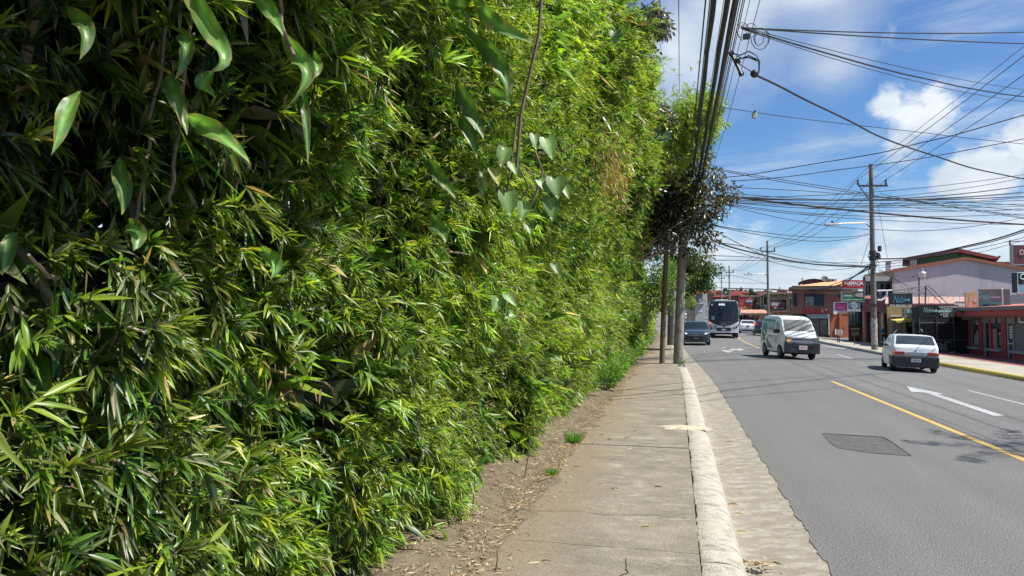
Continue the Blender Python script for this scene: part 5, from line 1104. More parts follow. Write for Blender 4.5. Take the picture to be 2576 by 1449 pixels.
def seated(root, lateral, y, zseat, shirt, label):
    M_ = root.matrix_basis; p = M_ @ Vector((lateral, y, zseat)); t = thing('person', label, 'person', p, rotz=0); t.rotation_euler = root.rotation_euler
    J = [(0, 0, .08), (0, 0, .30), (0, .01, .50), (-.17, .01, .50), (.17, .01, .50), (-.22, .12, .28), (.22, .12, .28), (-.16, .38, .34), (.16, .38, .34), (-.10, .40, .06), (.10, .40, .06)]
    E = [(0, 1), (1, 2), (2, 3), (2, 4), (3, 5), (4, 6), (5, 7), (6, 8), (0, 9), (0, 10)]
    skin_body(J, E, [(.16, .12), (.15, .11), (.12, .09), .07, .07, .05, .05, .035, .035, .09, .09], shirt, t)
    h = MB().tube([(0, .01, .50), (0, .02, .60)], .05, 10).ball((0, .03, .70), .10, 14, 10, (.82, .95, 1.2)).ball((0, .135, .69), .018, 6, 5).build('head', skin_m, t, smooth=True)
    MB().ball((0, .005, .735), .108, 14, 10, (.86, .95, 1.05)).build('hair', hair_m, h, smooth=True)
    for sx in (-.035, .035): MB().ball((sx, .118, .715), .012, 6, 5).build('eye', mat('eye', (.03, .02, .02), .3), h)
    for s_ in (-1, 1):
        hb = MB().ball((s_*.16, .41, .35), .038, 8, 6, (.8, 1.1, .6))
        for f in range(4): hb.tube([(s_*.16+(f-1.5)*.018, .43, .355), (s_*.16+(f-1.5)*.019, .47, .36), (s_*.16+(f-1.5)*.018, .485, .335)], .0085, 5)
        hb.tube([(s_*.13, .40, .35), (s_*.11, .43, .36)], .010, 5); hb.build('hand', skin_m, t, smooth=True)
    return t
MB().tube([(-.34+.17*math.cos(a*.524), .80+.05*math.sin(a*.524), 1.06+.16*math.sin(a*.524)) for a in range(13)], .012, 6).build('steering_wheel', plastic, vr)
for sx in (-.34, .34): MB().box((sx-.22, .05, .55), (sx+.22, .20, 1.25)).box((sx-.22, .2, .50), (sx+.22, .62, .66)).build('seat', cab_m, vr, bevel=.04)
seated(vr, -.34, .36, .68, mat('shirt_pale', (.55, .53, .46), .9), 'driver in a pale top behind the windscreen of the white van')
# --- dark saloon
sp_ = mat('saloon_paint', (.010, .02, .03), .3, var=.2, scale=2, coat=.5, spec=.5)
sr = place('sedan', 'dark blue green saloon with chrome grille waiting by the kerb ahead of the bus', 'car', 1751, 869, R(180), off=(0, -2.1))
def saloon(r, paint, wmax=.88, arch=.34, L_=2.27, hz=1.47):
    return Car(r, [(-L_, .45), (-L_+.02, .80), (-L_+.12, .97), (-L_+.5, 1.03), (-L_+.62, 1.06), (-1.05, hz-.06), (-.7, hz-.01), (-.1, hz), (.25, hz-.04), (1.12, 1.00), (1.25, .97), (L_-.35, .85), (L_-.08, .72), (L_-.01, .58), (L_, .35)],
               [(-L_, .74), (-L_+.2, .83), (-1.4, wmax), (1.3, wmax), (L_-.35, wmax-.06), (L_-.05, wmax-.18), (L_, wmax-.26)], .22, .95, hz, [(-1.30, arch), (1.35, arch)], .22, .06, paint)
def saloon_bits(C, r, front=True, g=None):
    C.screen(1.08, .30, .93, m=g); C.screen(-1.62, -1.10, .92, 'rear_window', m=g)
    for sd in (-1, 1):
        C.sidepoly([(-1.35, .99), (-.30, .98), (-.30, 1.36), (-.80, 1.37), (-1.05, 1.30)], sd, m=g); C.sidepoly([(-.24, .98), (.95, .97), (.40, 1.28), (.15, 1.36), (-.24, 1.37)], sd, m=g)
        seam(C, [(-.27, .3), (-.27, .96)], sd); seam(C, [(.98, .3), (.98, .92)], sd); seam(C, [(-1.2, .65), (-1.2, .96)], sd)
        for y in (-1.30, 1.35): C.wheel(sd*.78, y, .31, .2, sd)
        MB().box((sd*.90, .72, .96), (sd*1.06, .84, 1.08)).build('door_mirror', plastic, r, bevel=.03)
    MB().box((-.75, -2.0, .18), (.75, 2.0, .28)).build('underbody', under_m, r)
S = saloon(sr, sp_); saloon_bits(S, sr, g=glass_mat('saloon_glass', (.02, .03, .03), .45))
for sd in (-1, 1):
    h = MB().prism([(sd*.50, 2.12, .66), (sd*.78, 1.98, .70), (sd*.80, 1.98, .82), (sd*.52, 2.06, .77)], (0, .12, -.01)).build('headlight', lamp_c, sr, bevel=.01)
    MB().ball((sd*.60, 2.17, .72), .045, 8, 6).build('bulb', mat('lamp_glow', (.9, .9, .95), .1, emit=2.0), h, smooth=True)
    MB().ball((sd*.64, 2.12, .50), .06, 8, 6).build('fog_light', lamp_c, sr)
    MB().box((sd*.50, 2.235, .33), (sd*.76, 2.14, .44)).build('bumper_inlet', under_m, sr, bevel=.02)
MB().box((-.46, 2.20, .60), (.46, 2.285, .71)).build('grille', under_m, sr, bevel=.015)
for z0 in (.60, .71): MB().box((-.47, 2.20, z0-.008), (.47, 2.295, z0+.008)).build('grille_trim', chrome, sr)
for a_ in (90, 210, 330):
    c = Vector((.04*math.cos(R(a_)), 0, .04*math.sin(R(a_)))); p = Vector((0, 2.29, .655)); s_ = Vector((-c.z, 0, c.x))*.45; MB().prism([p, p+c*.55+s_, p+c*1.1, p+c*.55-s_], (0, .012, 0)).build('badge', chrome, sr)
MB().box((-.42, 2.24, .34), (.42, 2.29, .50)).build('lower_grille', under_m, sr, bevel=.02)
MB().box((-.17, 2.285, .40), (.17, 2.30, .50)).build('number_plate', mat('plate_dim', (.10, .11, .12), .5), sr)
seated(sr, -.36, .05, .46, mat('shirt_dark', (.05, .06, .06), .9), 'driver in dark clothes behind the windscreen of the dark saloon')
# --- white saloon seen from behind, far
wr = place('sedan', 'white saloon driving away beside the bus', 'car', 1881, 838.5, R(3), off=(0, 2.2))
W2 = saloon(wr, mat('saloon_white', (.70, .72, .74), .3, coat=.5)); saloon_bits(W2, wr)
for sd in (-1, 1): MB().prism([(sd*.48, -2.27, .78), (sd*.80, -2.10, .76), (sd*.82, -2.06, .93), (sd*.62, -2.18, .90)], (0, -.05, 0)).build('tail_light', lamp_r, wr, bevel=.01)
MB().box((-.78, -2.33, .30), (.78, -2.15, .56)).build('rear_bumper', mat('bumper_grey', (.35, .37, .38), .4), wr, bevel=.05); MB().box((-.17, -2.31, .74), (.17, -2.26, .86)).build('number_plate', mat('plate_dim', (.1, .1, .1), .5), wr)
MB().box((-.65, -2.34, .22), (.65, -2.2, .33)).build('diffuser', under_m, wr); MB().ball((-.5, -1.35, 1.18), .07, 8, 6).build('sticker', ink_w, wr)
# --- black car partly hidden by the van
br_ = place('hatchback', 'black hatchback with glowing red tail lights half hidden behind the van', 'car', 1917, 845, R(6), off=(0, 1.8))
K = Car(br_, [(-1.9, .5), (-1.88, .95), (-1.8, 1.12), (-1.55, 1.42), (-1.2, 1.52), (0, 1.54), (.4, 1.48), (1.1, 1.02), (1.75, .85), (1.9, .6), (1.92, .4)], [(-1.9, .72), (-1.6, .84), (1.4, .85), (1.9, .62)], .22, .95, 1.54, [(-1.25, .34), (1.3, .34)], .18, .07, mat('black_paint', (.02, .022, .025), .2, coat=1))
K.screen(-1.75, -1.42, .9, 'rear_window')
for sd in (-1, 1):
    K.sidepoly([(-1.3, .99), (-.3, .98), (-.3, 1.4), (-1.0, 1.4)], sd); K.sidepoly([(-.24, .98), (.9, .97), (.3, 1.38), (-.24, 1.4)], sd)
    for y in (-1.25, 1.3): K.wheel(sd*.76, y, .31, .19, sd)
    MB().box((sd*.62, -1.90, 1.05), (sd*.80, -1.72, 1.33)).build('tail_light', mat('lamp_red_lit', (.9, .03, .03), .3, emit=1.2), br_, bevel=.02)
MB().box((-.78, -1.97, .3), (.78, -1.8, .62)).build('rear_bumper', plastic, br_, bevel=.04)
MB().box((-.7, -1.7, .18), (.7, 1.7, .3)).build('underbody', under_m, br_); MB().box((-.17, -1.99, .7), (.17, -1.93, .82)).build('number_plate', plate_m, br_)
# --- far traffic
def small(name, label, px, py, yaw, paint, hz=1.47, rear=False):
    r = place(name, label, 'car', px, py, yaw, off=(0, -2 if not rear else 2)); C = saloon(r, paint, hz=hz); saloon_bits(C, r)
    for sd in (-1, 1):
        if rear: MB().box((sd*.55, -2.30, .72), (sd*.80, -2.1, .92)).build('tail_light', lamp_r, r)
        else: MB().box((sd*.50, 2.12, .62), (sd*.78, 1.95, .78)).build('headlight', lamp_c, r)
    return r
small('sedan', 'far pale car on the rising road, leftmost of the distant traffic', 1727, 795.5, R(183), mat('far_silver', (.62, .66, .68), .3, coat=.6))
small('sedan', 'far dark red tailed car going up the rising road left of the bus', 1760.5, 799, R(0), mat('far_dark', (.05, .055, .08), .25, coat=.6), 1.62, True)
small('sedan', 'far silver green car just above the roof of the dark saloon', 1746, 806, R(180), mat('far_green', (.42, .50, .46), .3, coat=.6))
small('sedan', 'far teal blue car nearest the left side of the bus', 1760, 806.5, R(180), mat('far_teal', (.25, .38, .40), .3, coat=.6))
# --- bus
bp_ = mat('bus_white', (.66, .67, .68), .35, var=.05, coat=.4); bk = mat('bus_black', (.012, .013, .015), .3, coat=.5); bgl = glass_mat('bus_glass', (.025, .035, .06), .12)
bu = place('bus', 'white city bus with black front mask and the sign IMAS, coming towards the camera', 'bus', 1821, 851, R(182), off=(0, -5.3))
def xf(x, z):      # front surface bows forward in the middle and leans back at the top
    return 5.25-.16*(abs(x)/1.25)**3-.10*max(0, (z-1.2)/2)
def front_patch(poly, name, m, off, parent=bu, th=.01, smooth=False, n=10):
    # polygon rows: list of (z, xl, xr)
    V = []; nx = n
    for z, a, b in poly:
        for j in range(nx+1): x = a+(b-a)*j/nx; V.append((x, xf(x, z)+off, z))
    F = [(i*(nx+1)+j, (i+1)*(nx+1)+j, (i+1)*(nx+1)+j+1, i*(nx+1)+j+1) for i in range(len(poly)-1) for j in range(nx)]
    return MB().add(V, F).build(name, m, parent, smooth=40)
rows = [(.36, 1.18), (.6, 1.24), (1.2, 1.25), (2.2, 1.24), (2.9, 1.20), (3.08, 1.12), (3.17, .95), (3.2, .6)]
V = []; prof = []
ring = [(x, z) for z, x in rows]+[(-x, z) for z, x in reversed(rows)]
for yb in (-5.2, -3, 0, 3, 4.9): V += [(x, yb, z) for x, z in ring]
V += [(x*.995, xf(x, z)-.004, z) for x, z in ring]; K_ = len(ring); F = [(i*K_+j, i*K_+(j+1) % K_, (i+1)*K_+(j+1) % K_, (i+1)*K_+j) for i in range(5) for j in range(K_)]+[tuple(range(K_))]
MB().add(V, F).build('body', bp_, bu, smooth=35)
full = lambda z: lerp_tab([(r[0], r[1]) for r in rows], z)-.01
front_patch([(z, -full(z), full(z)) for z in (.45, .8, 1.1, 1.35, 1.6, 1.9, 2.3, 2.7, 2.95, 3.08, 3.18)], 'front_panel', bp_, -.002, n=14)
# black mask with a smiling lower edge
Vm = []; nx = 16; zs = [0, .2, .5, .8, 1]
for q in zs:
    for j in range(nx+1):
        u = j/nx*2-1; zlo = 1.02+.42*abs(u)**2.0; z = zlo+(3.10-zlo)*q; x = u*(full(z)-.03); Vm.append((x, xf(x, z)+.012, z))
MB().add(Vm, [(i*(nx+1)+j, (i+1)*(nx+1)+j, (i+1)*(nx+1)+j+1, i*(nx+1)+j+1) for i in range(4) for j in range(nx)]).build('front_mask', bk, bu, smooth=40)
ws = front_patch([(z, -1.12+.03*(z-1.4), 1.12-.03*(z-1.4)) for z in (1.42, 1.7, 2.1, 2.58)], 'windscreen', bgl, .022, n=12); MB().box((-.012, 5.18, 1.42), (.012, 5.262, 2.58)).build('centre_bar', bk, bu)
ds = front_patch([(z, -.95, .95) for z in (2.66, 2.98)], 'destination_sign', mat('sign_navy', (.012, .02, .04), .15), .022, n=8)
text_on('IMAS', (.36, 5.17, 2.74), (-.46, 0, 0), (0, -.01, .17), (0, 1, 0), 'lettering', mat('led_white', (.9, .9, 1), .5, emit=1.5), ds, bold=-.005, th=.05)
front_patch([(2.76, .84, 1.0), (2.88, .84, 1.0)], 'route_plate', ink_w, .026, n=2)
for sd in (-1, 1):
    hl = MB().add([(sd*x, xf(x, z)+.02, z) for x, z in ((.70, .86), (.78, .94), (1.19, 1.16), (1.21, 1.02), (1.12, .90), (.80, .78))], [(0, 1, 2, 3, 4, 5) if sd < 0 else (5, 4, 3, 2, 1, 0)]).build('headlight', mat('lamp_smoke', (.07, .075, .08), .1, coat=1), bu)
    for hx, hz_ in ((.90, .93), (1.08, 1.01)): MB().ball((sd*hx, xf(hx, hz_)+.01, hz_), .06, 10, 6, (1, .5, 1)).build('bulb', lamp_c, hl, smooth=True)
    MB().box((sd*1.26, 5.0, 1.95), (sd*1.42, 5.12, 2.55)).build('mirror', mat('mirror_cream', (.60, .56, .46), .5), bu, bevel=.05); MB().tube([(sd*1.15, 5.0, 2.75), (sd*1.34, 5.15, 2.72), (sd*1.35, 5.06, 2.5)], .025, 6).build('mirror_arm', plastic, bu)
    for y in (3.1, -2.6):
        w_ = MB().tube([(sd*.95, y, .47), (sd*1.22, y, .47)], .47, 24).build('wheel', tyre_m, bu, smooth=True); MB().tube([(sd*1.2, y, .47), (sd*1.235, y, .47)], .27, 16).build('rim', rim_m, w_)
MB().box((-1.05, 4.9, .05), (-.70, 5.0, .36)).box((.70, 4.9, .05), (1.05, 5.0, .36)).build('mudflap', under_m, bu)
front_patch([(.70, -.52, .52), (.80, -.66, .66), (.88, -.62, .62)], 'lower_grille', bk, .014, n=8); front_patch([(.60, -.55, .55), (.70, -.60, .60)], 'bumper_inlet', mat('inlet', (.03, .03, .035), .5), .012, n=8)
pl = front_patch([(.66, -.16, .16), (.77, -.16, .16)], 'number_plate', plate_m, .03, n=2)
MB().tube([(0, 5.25, .98), (0, 5.275, .98)], .07, 18).build('badge', plastic, bu); front_patch([(.92, .58, .74), (1.06, .58, .74)], 'wheelchair_sticker', mat('sticker_grey', (.10, .12, .13), .5), .02, n=2)
text_on('MARCOPOLO', (.17, 5.25, 1.16), (-.34, 0, 0), (0, 0, .045), (0, 1, 0), 'lettering', ink_w, bu, th=.025)
MB().box((1.02, 5.12, 1.28), (1.20, 5.21, 1.34)).build('indicator', mat('amber_lit', (1, 1, 1)), bu); front_patch([(1.55, .75, 1.0), (1.85, .72, .98)], 'notice', mat('notice_grey', (.30, .31, .33), .6), .028, n=2)
for k in range(5): MB().add([(-1.252, 4.3-k*1.9, 1.45), (-1.252, 2.6-k*1.9, 1.45), (-1.24, 2.6-k*1.9, 2.55), (-1.24, 4.3-k*1.9, 2.55)], [(0, 1, 2, 3)]).build('side_window', MATS['dark_glass'], bu); MB().add([(1.258, 4.3-k*1.9, 1.45), (1.258, 2.6-k*1.9, 1.45), (1.245, 2.6-k*1.9, 2.55), (1.245, 4.3-k*1.9, 2.55)], [(3, 2, 1, 0)]).build('side_window', MATS['dark_glass'], bu)
MB().box((-.6, -4, 3.2), (.6, -1.5, 3.4)).build('roof_unit', bp_, bu, bevel=.05); MB().box((-1.1, -5, .3), (1.1, 4.8, .42)).build('underbody', under_m, bu)
seated(bu, -.62, 4.2, 1.25, mat('shirt_white', (.7, .7, .7), .9), 'bus driver in a white shirt behind the right of the windscreen')
# ================================================================== buildings on the right
rust = mat('rust_iron', (.33, .13, .08), .8, var=.3, scale=2, col2=(.55, .34, .28), spots=((.48, .40, .36), 1.4, .52, .6, (1, 1, 1)), bump=.3, bscale=20)
pink_roof = mat('faded_red_roof', (.46, .12, .10), .7, var=.2, scale=1.5, col2=(.56, .20, .17)); rust2 = mat('pale_iron', (.40, .31, .27), .7, var=.2, scale=1.5, spots=((.36, .14, .09), 1.6, .52, .62, (1, 1, 1)))
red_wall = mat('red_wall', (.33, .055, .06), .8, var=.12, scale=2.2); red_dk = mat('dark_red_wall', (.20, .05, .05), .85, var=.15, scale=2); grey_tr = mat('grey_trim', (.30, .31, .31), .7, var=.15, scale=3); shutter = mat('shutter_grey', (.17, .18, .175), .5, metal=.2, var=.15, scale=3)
blk = mat('sign_black', (.012, .016, .018), .5, var=.2); dteal = mat('sign_teal', (.12, .38, .34), .5); pale_teal = mat('lettering_teal', (.36, .58, .52), .6); alum = mat('aluminium', (.42, .43, .43), .4, metal=.6)
def gable_grid(fac, q, n, m, name, parent, d0=.02, d1=.05, bar=.04):      # louvre / shutter slats
    a0, z0, a1, z1 = q; mb = MB()
    for i in range(n): zz = z0+(z1-z0)*i/n; fac.box(mb, (a0, zz+.01, a1, zz+(z1-z0)/n-.01), d0, d1)
    return mb.build(name, m, parent)
# ---------- red shop, nearest
X0 = 18.4; FA = Fac((X0, 47, -.70), (0, -1, 0)); FA.pt = lambda a, z, d=0: FA.p+FA.u*a+Vector((0, 0, .92*z-.27-FA.p.z))+FA.n*d
rs = thing('shop_building', 'low red shop with grey shutters and faded red iron roof, nearest on the right', 'building', (X0, 40, -.70))
qa = FA.r(2, 1830, 930, 2536, 1400); a_l = FA.px(3, 1830, 600)[0]; a_r = a_l+17
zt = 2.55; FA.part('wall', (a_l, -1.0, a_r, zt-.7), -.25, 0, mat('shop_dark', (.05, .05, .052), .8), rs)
def pxs(x, k=3): return FA.px(k, x, 600)[0]
# red pillars and dados
for x0, x1 in ((1830, 1862), (1985, 2032), (2135, 2160), (2300, 2345), (2345, 2365)): FA.part('pillar', (pxs(x0), -1, pxs(x1), 1.85), 0, .14, red_wall, rs)
for x0, x1 in ((1862, 1985), (2160, 2300), (2460, 2700)): FA.part('dado', (pxs(x0), -1, pxs(x1), .02), 0, .12, red_wall, rs)
for x0, x1 in ((1806, 2000), (2090, 2312), (2440, 2720)): FA.part('sill', (pxs(x0), .02, pxs(x1), .16), 0, .30, grey_tr, rs, bevel=.02)
for x0, x1, lb in ((1866, 1982, 1), (2164, 2298, 2)):
    w = FA.window((pxs(x0), .17, pxs(x1), 1.78), rs, .07, MATS['galvanised'], mat('shop_glass', (.06, .075, .08), .1), 0)
    if lb == 1: FA.poly([(pxs(1905)+.0, .35), (pxs(1975), .30), (pxs(1978), .9), (pxs(1950), 1.35), (pxs(1918), .95)], .06, .075, 'poster', mat('poster_face', (.12, .12, .12), .6, var=.6, scale=6, col2=(.5, .48, .46)), rs)
    else:
        FA.part('poster', (pxs(2168), .25, pxs(2222), 1.45), .06, .075, mat('poster_tan', (.40, .24, .17), .6, var=.3, scale=4), rs); FA.part('poster', (pxs(2168), 1.46, pxs(2296), 1.76), .06, .075, mat('awning_dgreen', (.03, .07, .06), .6), rs)
        for k in range(5): FA.part('poster_line', (pxs(2258), .45+k*.17, pxs(2296), .52+k*.17), .06, .08, grey_tr, rs)
dr = FA.part('door', (pxs(2040), -.75, pxs(2130), 1.78), .0, .05, mat('door_glass_dk', (.025, .035, .035), .1), rs); FA.part('door_frame', (pxs(2040), -.75, pxs(2062), 1.8), .05, .10, alum, dr); FA.part('door_frame', (pxs(2118), -.75, pxs(2132), 1.8), .05, .10, alum, dr)
d2 = FA.part('door', (pxs(2380), -.75, pxs(2456), 1.7), .0, .05, MATS['shop_glass'], rs); FA.part('door_frame', (pxs(2372), -.75, pxs(2386), 1.8), .05, .1, alum, d2); FA.part('door_frame', (pxs(2446), -.75, pxs(2458), 1.8), .05, .1, alum, d2); FA.part('push_bar', (pxs(2386), .55, pxs(2446), .60), .06, .11, ink_w, d2)
for k in range(5): FA.part('decal', (pxs(2402), .9+k*.16, pxs(2428), 1.0+k*.16), .055, .065, ink_w, d2)
gable_grid(FA, (pxs(2462), .16, pxs(2760), 1.85), 15, shutter, 'roller_shutter', rs)
FA.part('shutter_box', (pxs(1700), 1.80, a_r, 2.18), 0, .10, shutter, rs)
for x0, x1 in ((1930, 2020), (2035, 2228), (2250, 2362), (2372, 2500), (2520, 2700)): gable_grid(FA, (pxs(x0), 1.83, pxs(x1), 2.15), 4, grey_tr, 'shutter_slats', rs, .10, .125)
for xx in (2028, 2238, 2366, 2510): FA.part('bracket', (pxs(xx-5), 1.8, pxs(xx+5), 2.2), .1, .2, shutter, rs)
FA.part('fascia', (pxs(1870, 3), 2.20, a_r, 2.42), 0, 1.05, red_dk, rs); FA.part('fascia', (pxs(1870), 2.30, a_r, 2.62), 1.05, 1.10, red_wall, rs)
gut = MB(); FA.box(gut, (pxs(1880), 2.62, a_r, 2.80), 1.08, 1.26); gut.build('roof_gutter', mat('gutter_grey', (.12, .125, .12), .6), rs)
ns = 18; a0 = pxs(1880)
for i in range(ns):
    p = FA.pt(a0+(a_r-a0)*i/ns+.02, 2.79, 1.12); MB().obox(p, FA.u*((a_r-a0)/ns-.04), -FA.n*7.5+Vector((0, 0, .5)), (0, 0, .04)).build('roof_sheet', pink_roof, rs)
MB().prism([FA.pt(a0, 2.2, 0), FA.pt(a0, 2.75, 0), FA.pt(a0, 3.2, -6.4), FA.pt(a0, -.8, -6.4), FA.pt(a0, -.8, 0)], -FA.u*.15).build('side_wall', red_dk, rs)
# wall lamps
for x, z in ((1997, 1.75), (2305, 1.15)): MB().ball(FA.pt(pxs(x), z, .22), .06, 8, 6).build('wall_lamp', ink_w, rs, smooth=True)
# barrel awning
aw = thing('awning', 'stained translucent barrel awning between the black shop and the red shop', 'awning', FA.pt(a0, 2.2, 1.2)); FN = FZ(3, 1700, 600, 46.2); awm = mat('stained_awning', (.16, .12, .09), .6, var=.4, scale=3, col2=(.32, .27, .20), spots=((.45, .43, .38), 5, .55, .7, (1, 1, 3)))
q = FN.r(2, 1575, 945, 1885, 1085); pr = []
for i in range(9): t = i/8*math.pi/2; pr.append((q[3]-.38+.38*math.cos(t), .9*math.sin(t)))
pr += [(q[1], .9)]
V = []; 
for (z, d) in pr: V += [FN.pt(q[0], z, d), FN.pt(q[2], z, d)]
MB().add(V, [(2*i, 2*i+1, 2*i+3, 2*i+2) for i in range(len(pr)-1)]).build('cover', awm, aw)
for a_ in (q[0], (q[0]+q[2])/2, q[2]): MB().tube([FN.pt(a_, z, d) for z, d in pr], .02, 5).build('hoop', MATS['dark_metal'], aw)
FN.text('PSICOLOGIA   2219', FN.r(2, 1590, 1000, 1840, 1030), .93, mat('faded_white', (.42, .41, .38), .7), aw)
# ---------- black dressmaker's shop
FB = FZ(3, 1830, 785, 47.3); nb = thing('shop_building', 'black fronted dressmaker shop with barred doors', 'building', FB.pt(-2, -.7, 0))
q = FB.r(2, 1035, 885, 1822, 1420); zb = -.85
FB.part('wall', (q[0], zb, q[2], q[3]-.9), -.2, 0, mat('mesh_black', (.018, .02, .024), .6, var=.4, scale=3), nb); FB.part('side_wall', (q[0], zb, q[2], q[3]-.1), -5, -.2, blk, nb)
pn = FB.part('lower_panel', FB.r(3, 1395, 575, 1830, 785), 0, .06, blk, nb); FB.part('lower_panel', (FB.px(3, 900, 0)[0], zb, FB.px(3, 1395, 0)[0], FB.px(3, 1000, 575)[1]), 0, .05, blk, nb)
FB.text('Nabi', FB.r(3, 1365, 600, 1510, 680), .065, pale_teal, pn, shear=.35, bold=-.012); FB.text('Nails', FB.r(3, 1405, 680, 1520, 712), .065, mat('ink_dimwhite', (.4, .42, .41), .6), pn); FB.text('/ 2262-1027', FB.r(3, 1390, 730, 1622, 765), .065, ink_w, pn)
sw = []
for i in range(7): sw.append(FB.pt(*FB.px(3, 1480+i*14, 612-18*math.sin(i/6*3.1)), .08))
MB().tube(sw, .012, 5).build('flourish', pale_teal, pn)
for x in (1118, 1358, 1590, 1822): FB.part('door_post', (FB.px(3, x-3, 0)[0], zb, FB.px(3, x+3, 0)[0], FB.px(3, 0, 258)[1]), .02, .09, mat('frame_grey', (.13, .14, .14), .5), nb)
FB.part('rail', FB.r(3, 1118, 566, 1825, 576), .02, .09, MATS['frame_grey'], nb); 
for j in range(14): FB.part('ribbon_cord', FB.r(3, 1130+j*34, 327+random.uniform(-3, 3), 1155+j*34, 337), .02, .05, mat('cord_grey', (.25, .25, .24), .8), nb)
for j in range(38): a = FB.px(3, 1125+j*18.5, 0)[0]; FB.part('grille_bar', (a-.009, FB.px(3, 0, 570)[1], a+.009, FB.px(3, 0, 345)[1]), .02, .045, mat('bar_black', (.035, .04, .045), .5), nb)
for x, y in ((1143, 420), (1155, 440)): FB.part('notice', FB.r(3, x, y, x+18, y+12), .05, .06, ink_w, nb)
sg = thing('shop_sign', 'wide black sign board of the dressmaker with white telephone numbers above the barred doors', 'sign', FB.pt(-2, 2.4, .5)); FB.part('board', FB.r(2, 1055, 885, 1570, 1045), .45, .60, blk, sg)
FB.text('TALLER DE DISEÑO', FB.r(2, 1298, 895, 1555, 920), .61, ink_w, sg); FB.text('Y CONFECCION', FB.r(2, 1322, 930, 1530, 952), .61, ink_w, sg); FB.part('stripe', FB.r(2, 1295, 957, 1552, 985), .60, .615, pale_teal, sg); FB.text('8733-9503', FB.r(2, 1358, 996, 1522, 1018), .61, ink_w, sg); FB.text('2262-1027', FB.r(2, 1358, 1022, 1522, 1046), .61, ink_w, sg)
FB.text('Nabi', FB.r(2, 1095, 915, 1215, 985), .61, pale_teal, sg, shear=.35, bold=-.012); MB().ball(FB.pt(*FB.px(2, 1333, 1017), .61), .05, 8, 6).build('phone_symbol', pale_teal, sg)
def machine(fac, k, x, y, s, d, m, par): return fac.poly([fac.px(k, x+a*s, y+b*s) for a, b in ((0, 40), (80, 40), (80, 0), (62, 0), (62, 8), (18, 8), (12, 0), (4, 0), (4, 20), (16, 20), (16, 16), (52, 16), (50, 32), (0, 32))][::-1], d, d+.015, 'sewing_machine_symbol', m, par)
machine(FB, 2, 1212, 945, .85, .61, pale_teal, sg)
# hanging sign on a truss
FH = FZ(2, 850, 820, 44.5); hs = thing('hanging_sign', 'black Nabi sign with blue lettering hanging from an iron truss beside the tall pole', 'sign', FH.pt(0, 1, 0)); FH.part('board', FH.r(2, 690, 728, 1008, 908), 0, .14, blk, hs)
blue_l = mat('lettering_blue', (.08, .36, .55), .6); FH.text('Nabi', FH.r(2, 742, 755, 905, 852), .145, blue_l, hs, shear=.35, bold=-.014); machine(FH, 2, 895, 795, .85, .145, blue_l, hs); FH.text('8733-9503/2262-1027', FH.r(2, 697, 878, 998, 908), .145, ink_w, hs)
fr = [];  P_ = lambda x, y, d=.07: FH.pt(*FH.px(2, x, y), d)
for a, b, r in (((735, 692), (1228, 622), .03), ((735, 705), (1195, 725), .03), ((1192, 625), (1185, 870), .045), ((740, 690), (740, 725), .02), ((962, 712), (962, 735), .02), ((910, 668), (912, 712), .015), ((1010, 655), (1005, 715), .015), ((930, 712), (1010, 660), .015), ((1125, 700), (1185, 640), .015), ((1192, 648), (1400, 862), .022), ((1228, 622), (1480, 862), .022), ((1480, 862), (1560, 868), .02)): MB().tube([P_(*a), P_(*b)], r, 5).build('truss_bar', MATS['dark_metal'], hs)
pip = thing('overhead_conduit', 'white pipe bending from the tall pole to the truss', 'pipe', P_(640, 760)); MB().tube([P_(540, 690, 0), P_(740, 685, 0)], .05, 8).build('pipe', mat('pvc_white', (.6, .6, .6), .4), pip, smooth=True); MB().tube([P_(675, 690, 0), P_(670, 750, 0), P_(640, 790, 0), P_(600, 818, 0), P_(545, 815, 0)], .06, 8).build('hose', MATS['pvc_white'], pip, smooth=True)
# lamp on red post
lp = thing('lamp_post', 'small street lantern on a thin dark red post rising above the iron roof', 'street lamp', FH.pt(*FH.px(2, 1112, 880))); F2 = FZ(2, 1112, 700, 50)
MB().tube([F2.pt(*F2.px(2, 1113, 980)), F2.pt(*F2.px(2, 1108, 490))], .045, 7).build('post', mat('post_red', (.16, .03, .03), .6), lp)
c = F2.pt(*F2.px(2, 1140, 485), .1); MB().tube([c+Vector((0, 0, -.14)), c+Vector((0, 0, .06)), c+Vector((0, 0, .15))], [.19, .24, .28], 14).build('globe', mat('lamp_cream', (.70, .68, .55), .4), lp, smooth=True); MB().tube([c+Vector((0, 0, .15)), c+Vector((0, 0, .24)), c+Vector((0, 0, .30)), c+Vector((0, 0, .52))], [.30, .22, .1, .07], 14).build('cap', MATS['galvanised'], lp, smooth=True)
MB().tube([F2.pt(*F2.px(2, 1030, 498)), F2.pt(*F2.px(2, 1110, 475))], .02, 5).build('arm', MATS['dark_metal'], lp); MB().ball(F2.pt(*F2.px(2, 1028, 497)), .07, 6, 5).build('insulator', MATS['dark_metal'], lp)
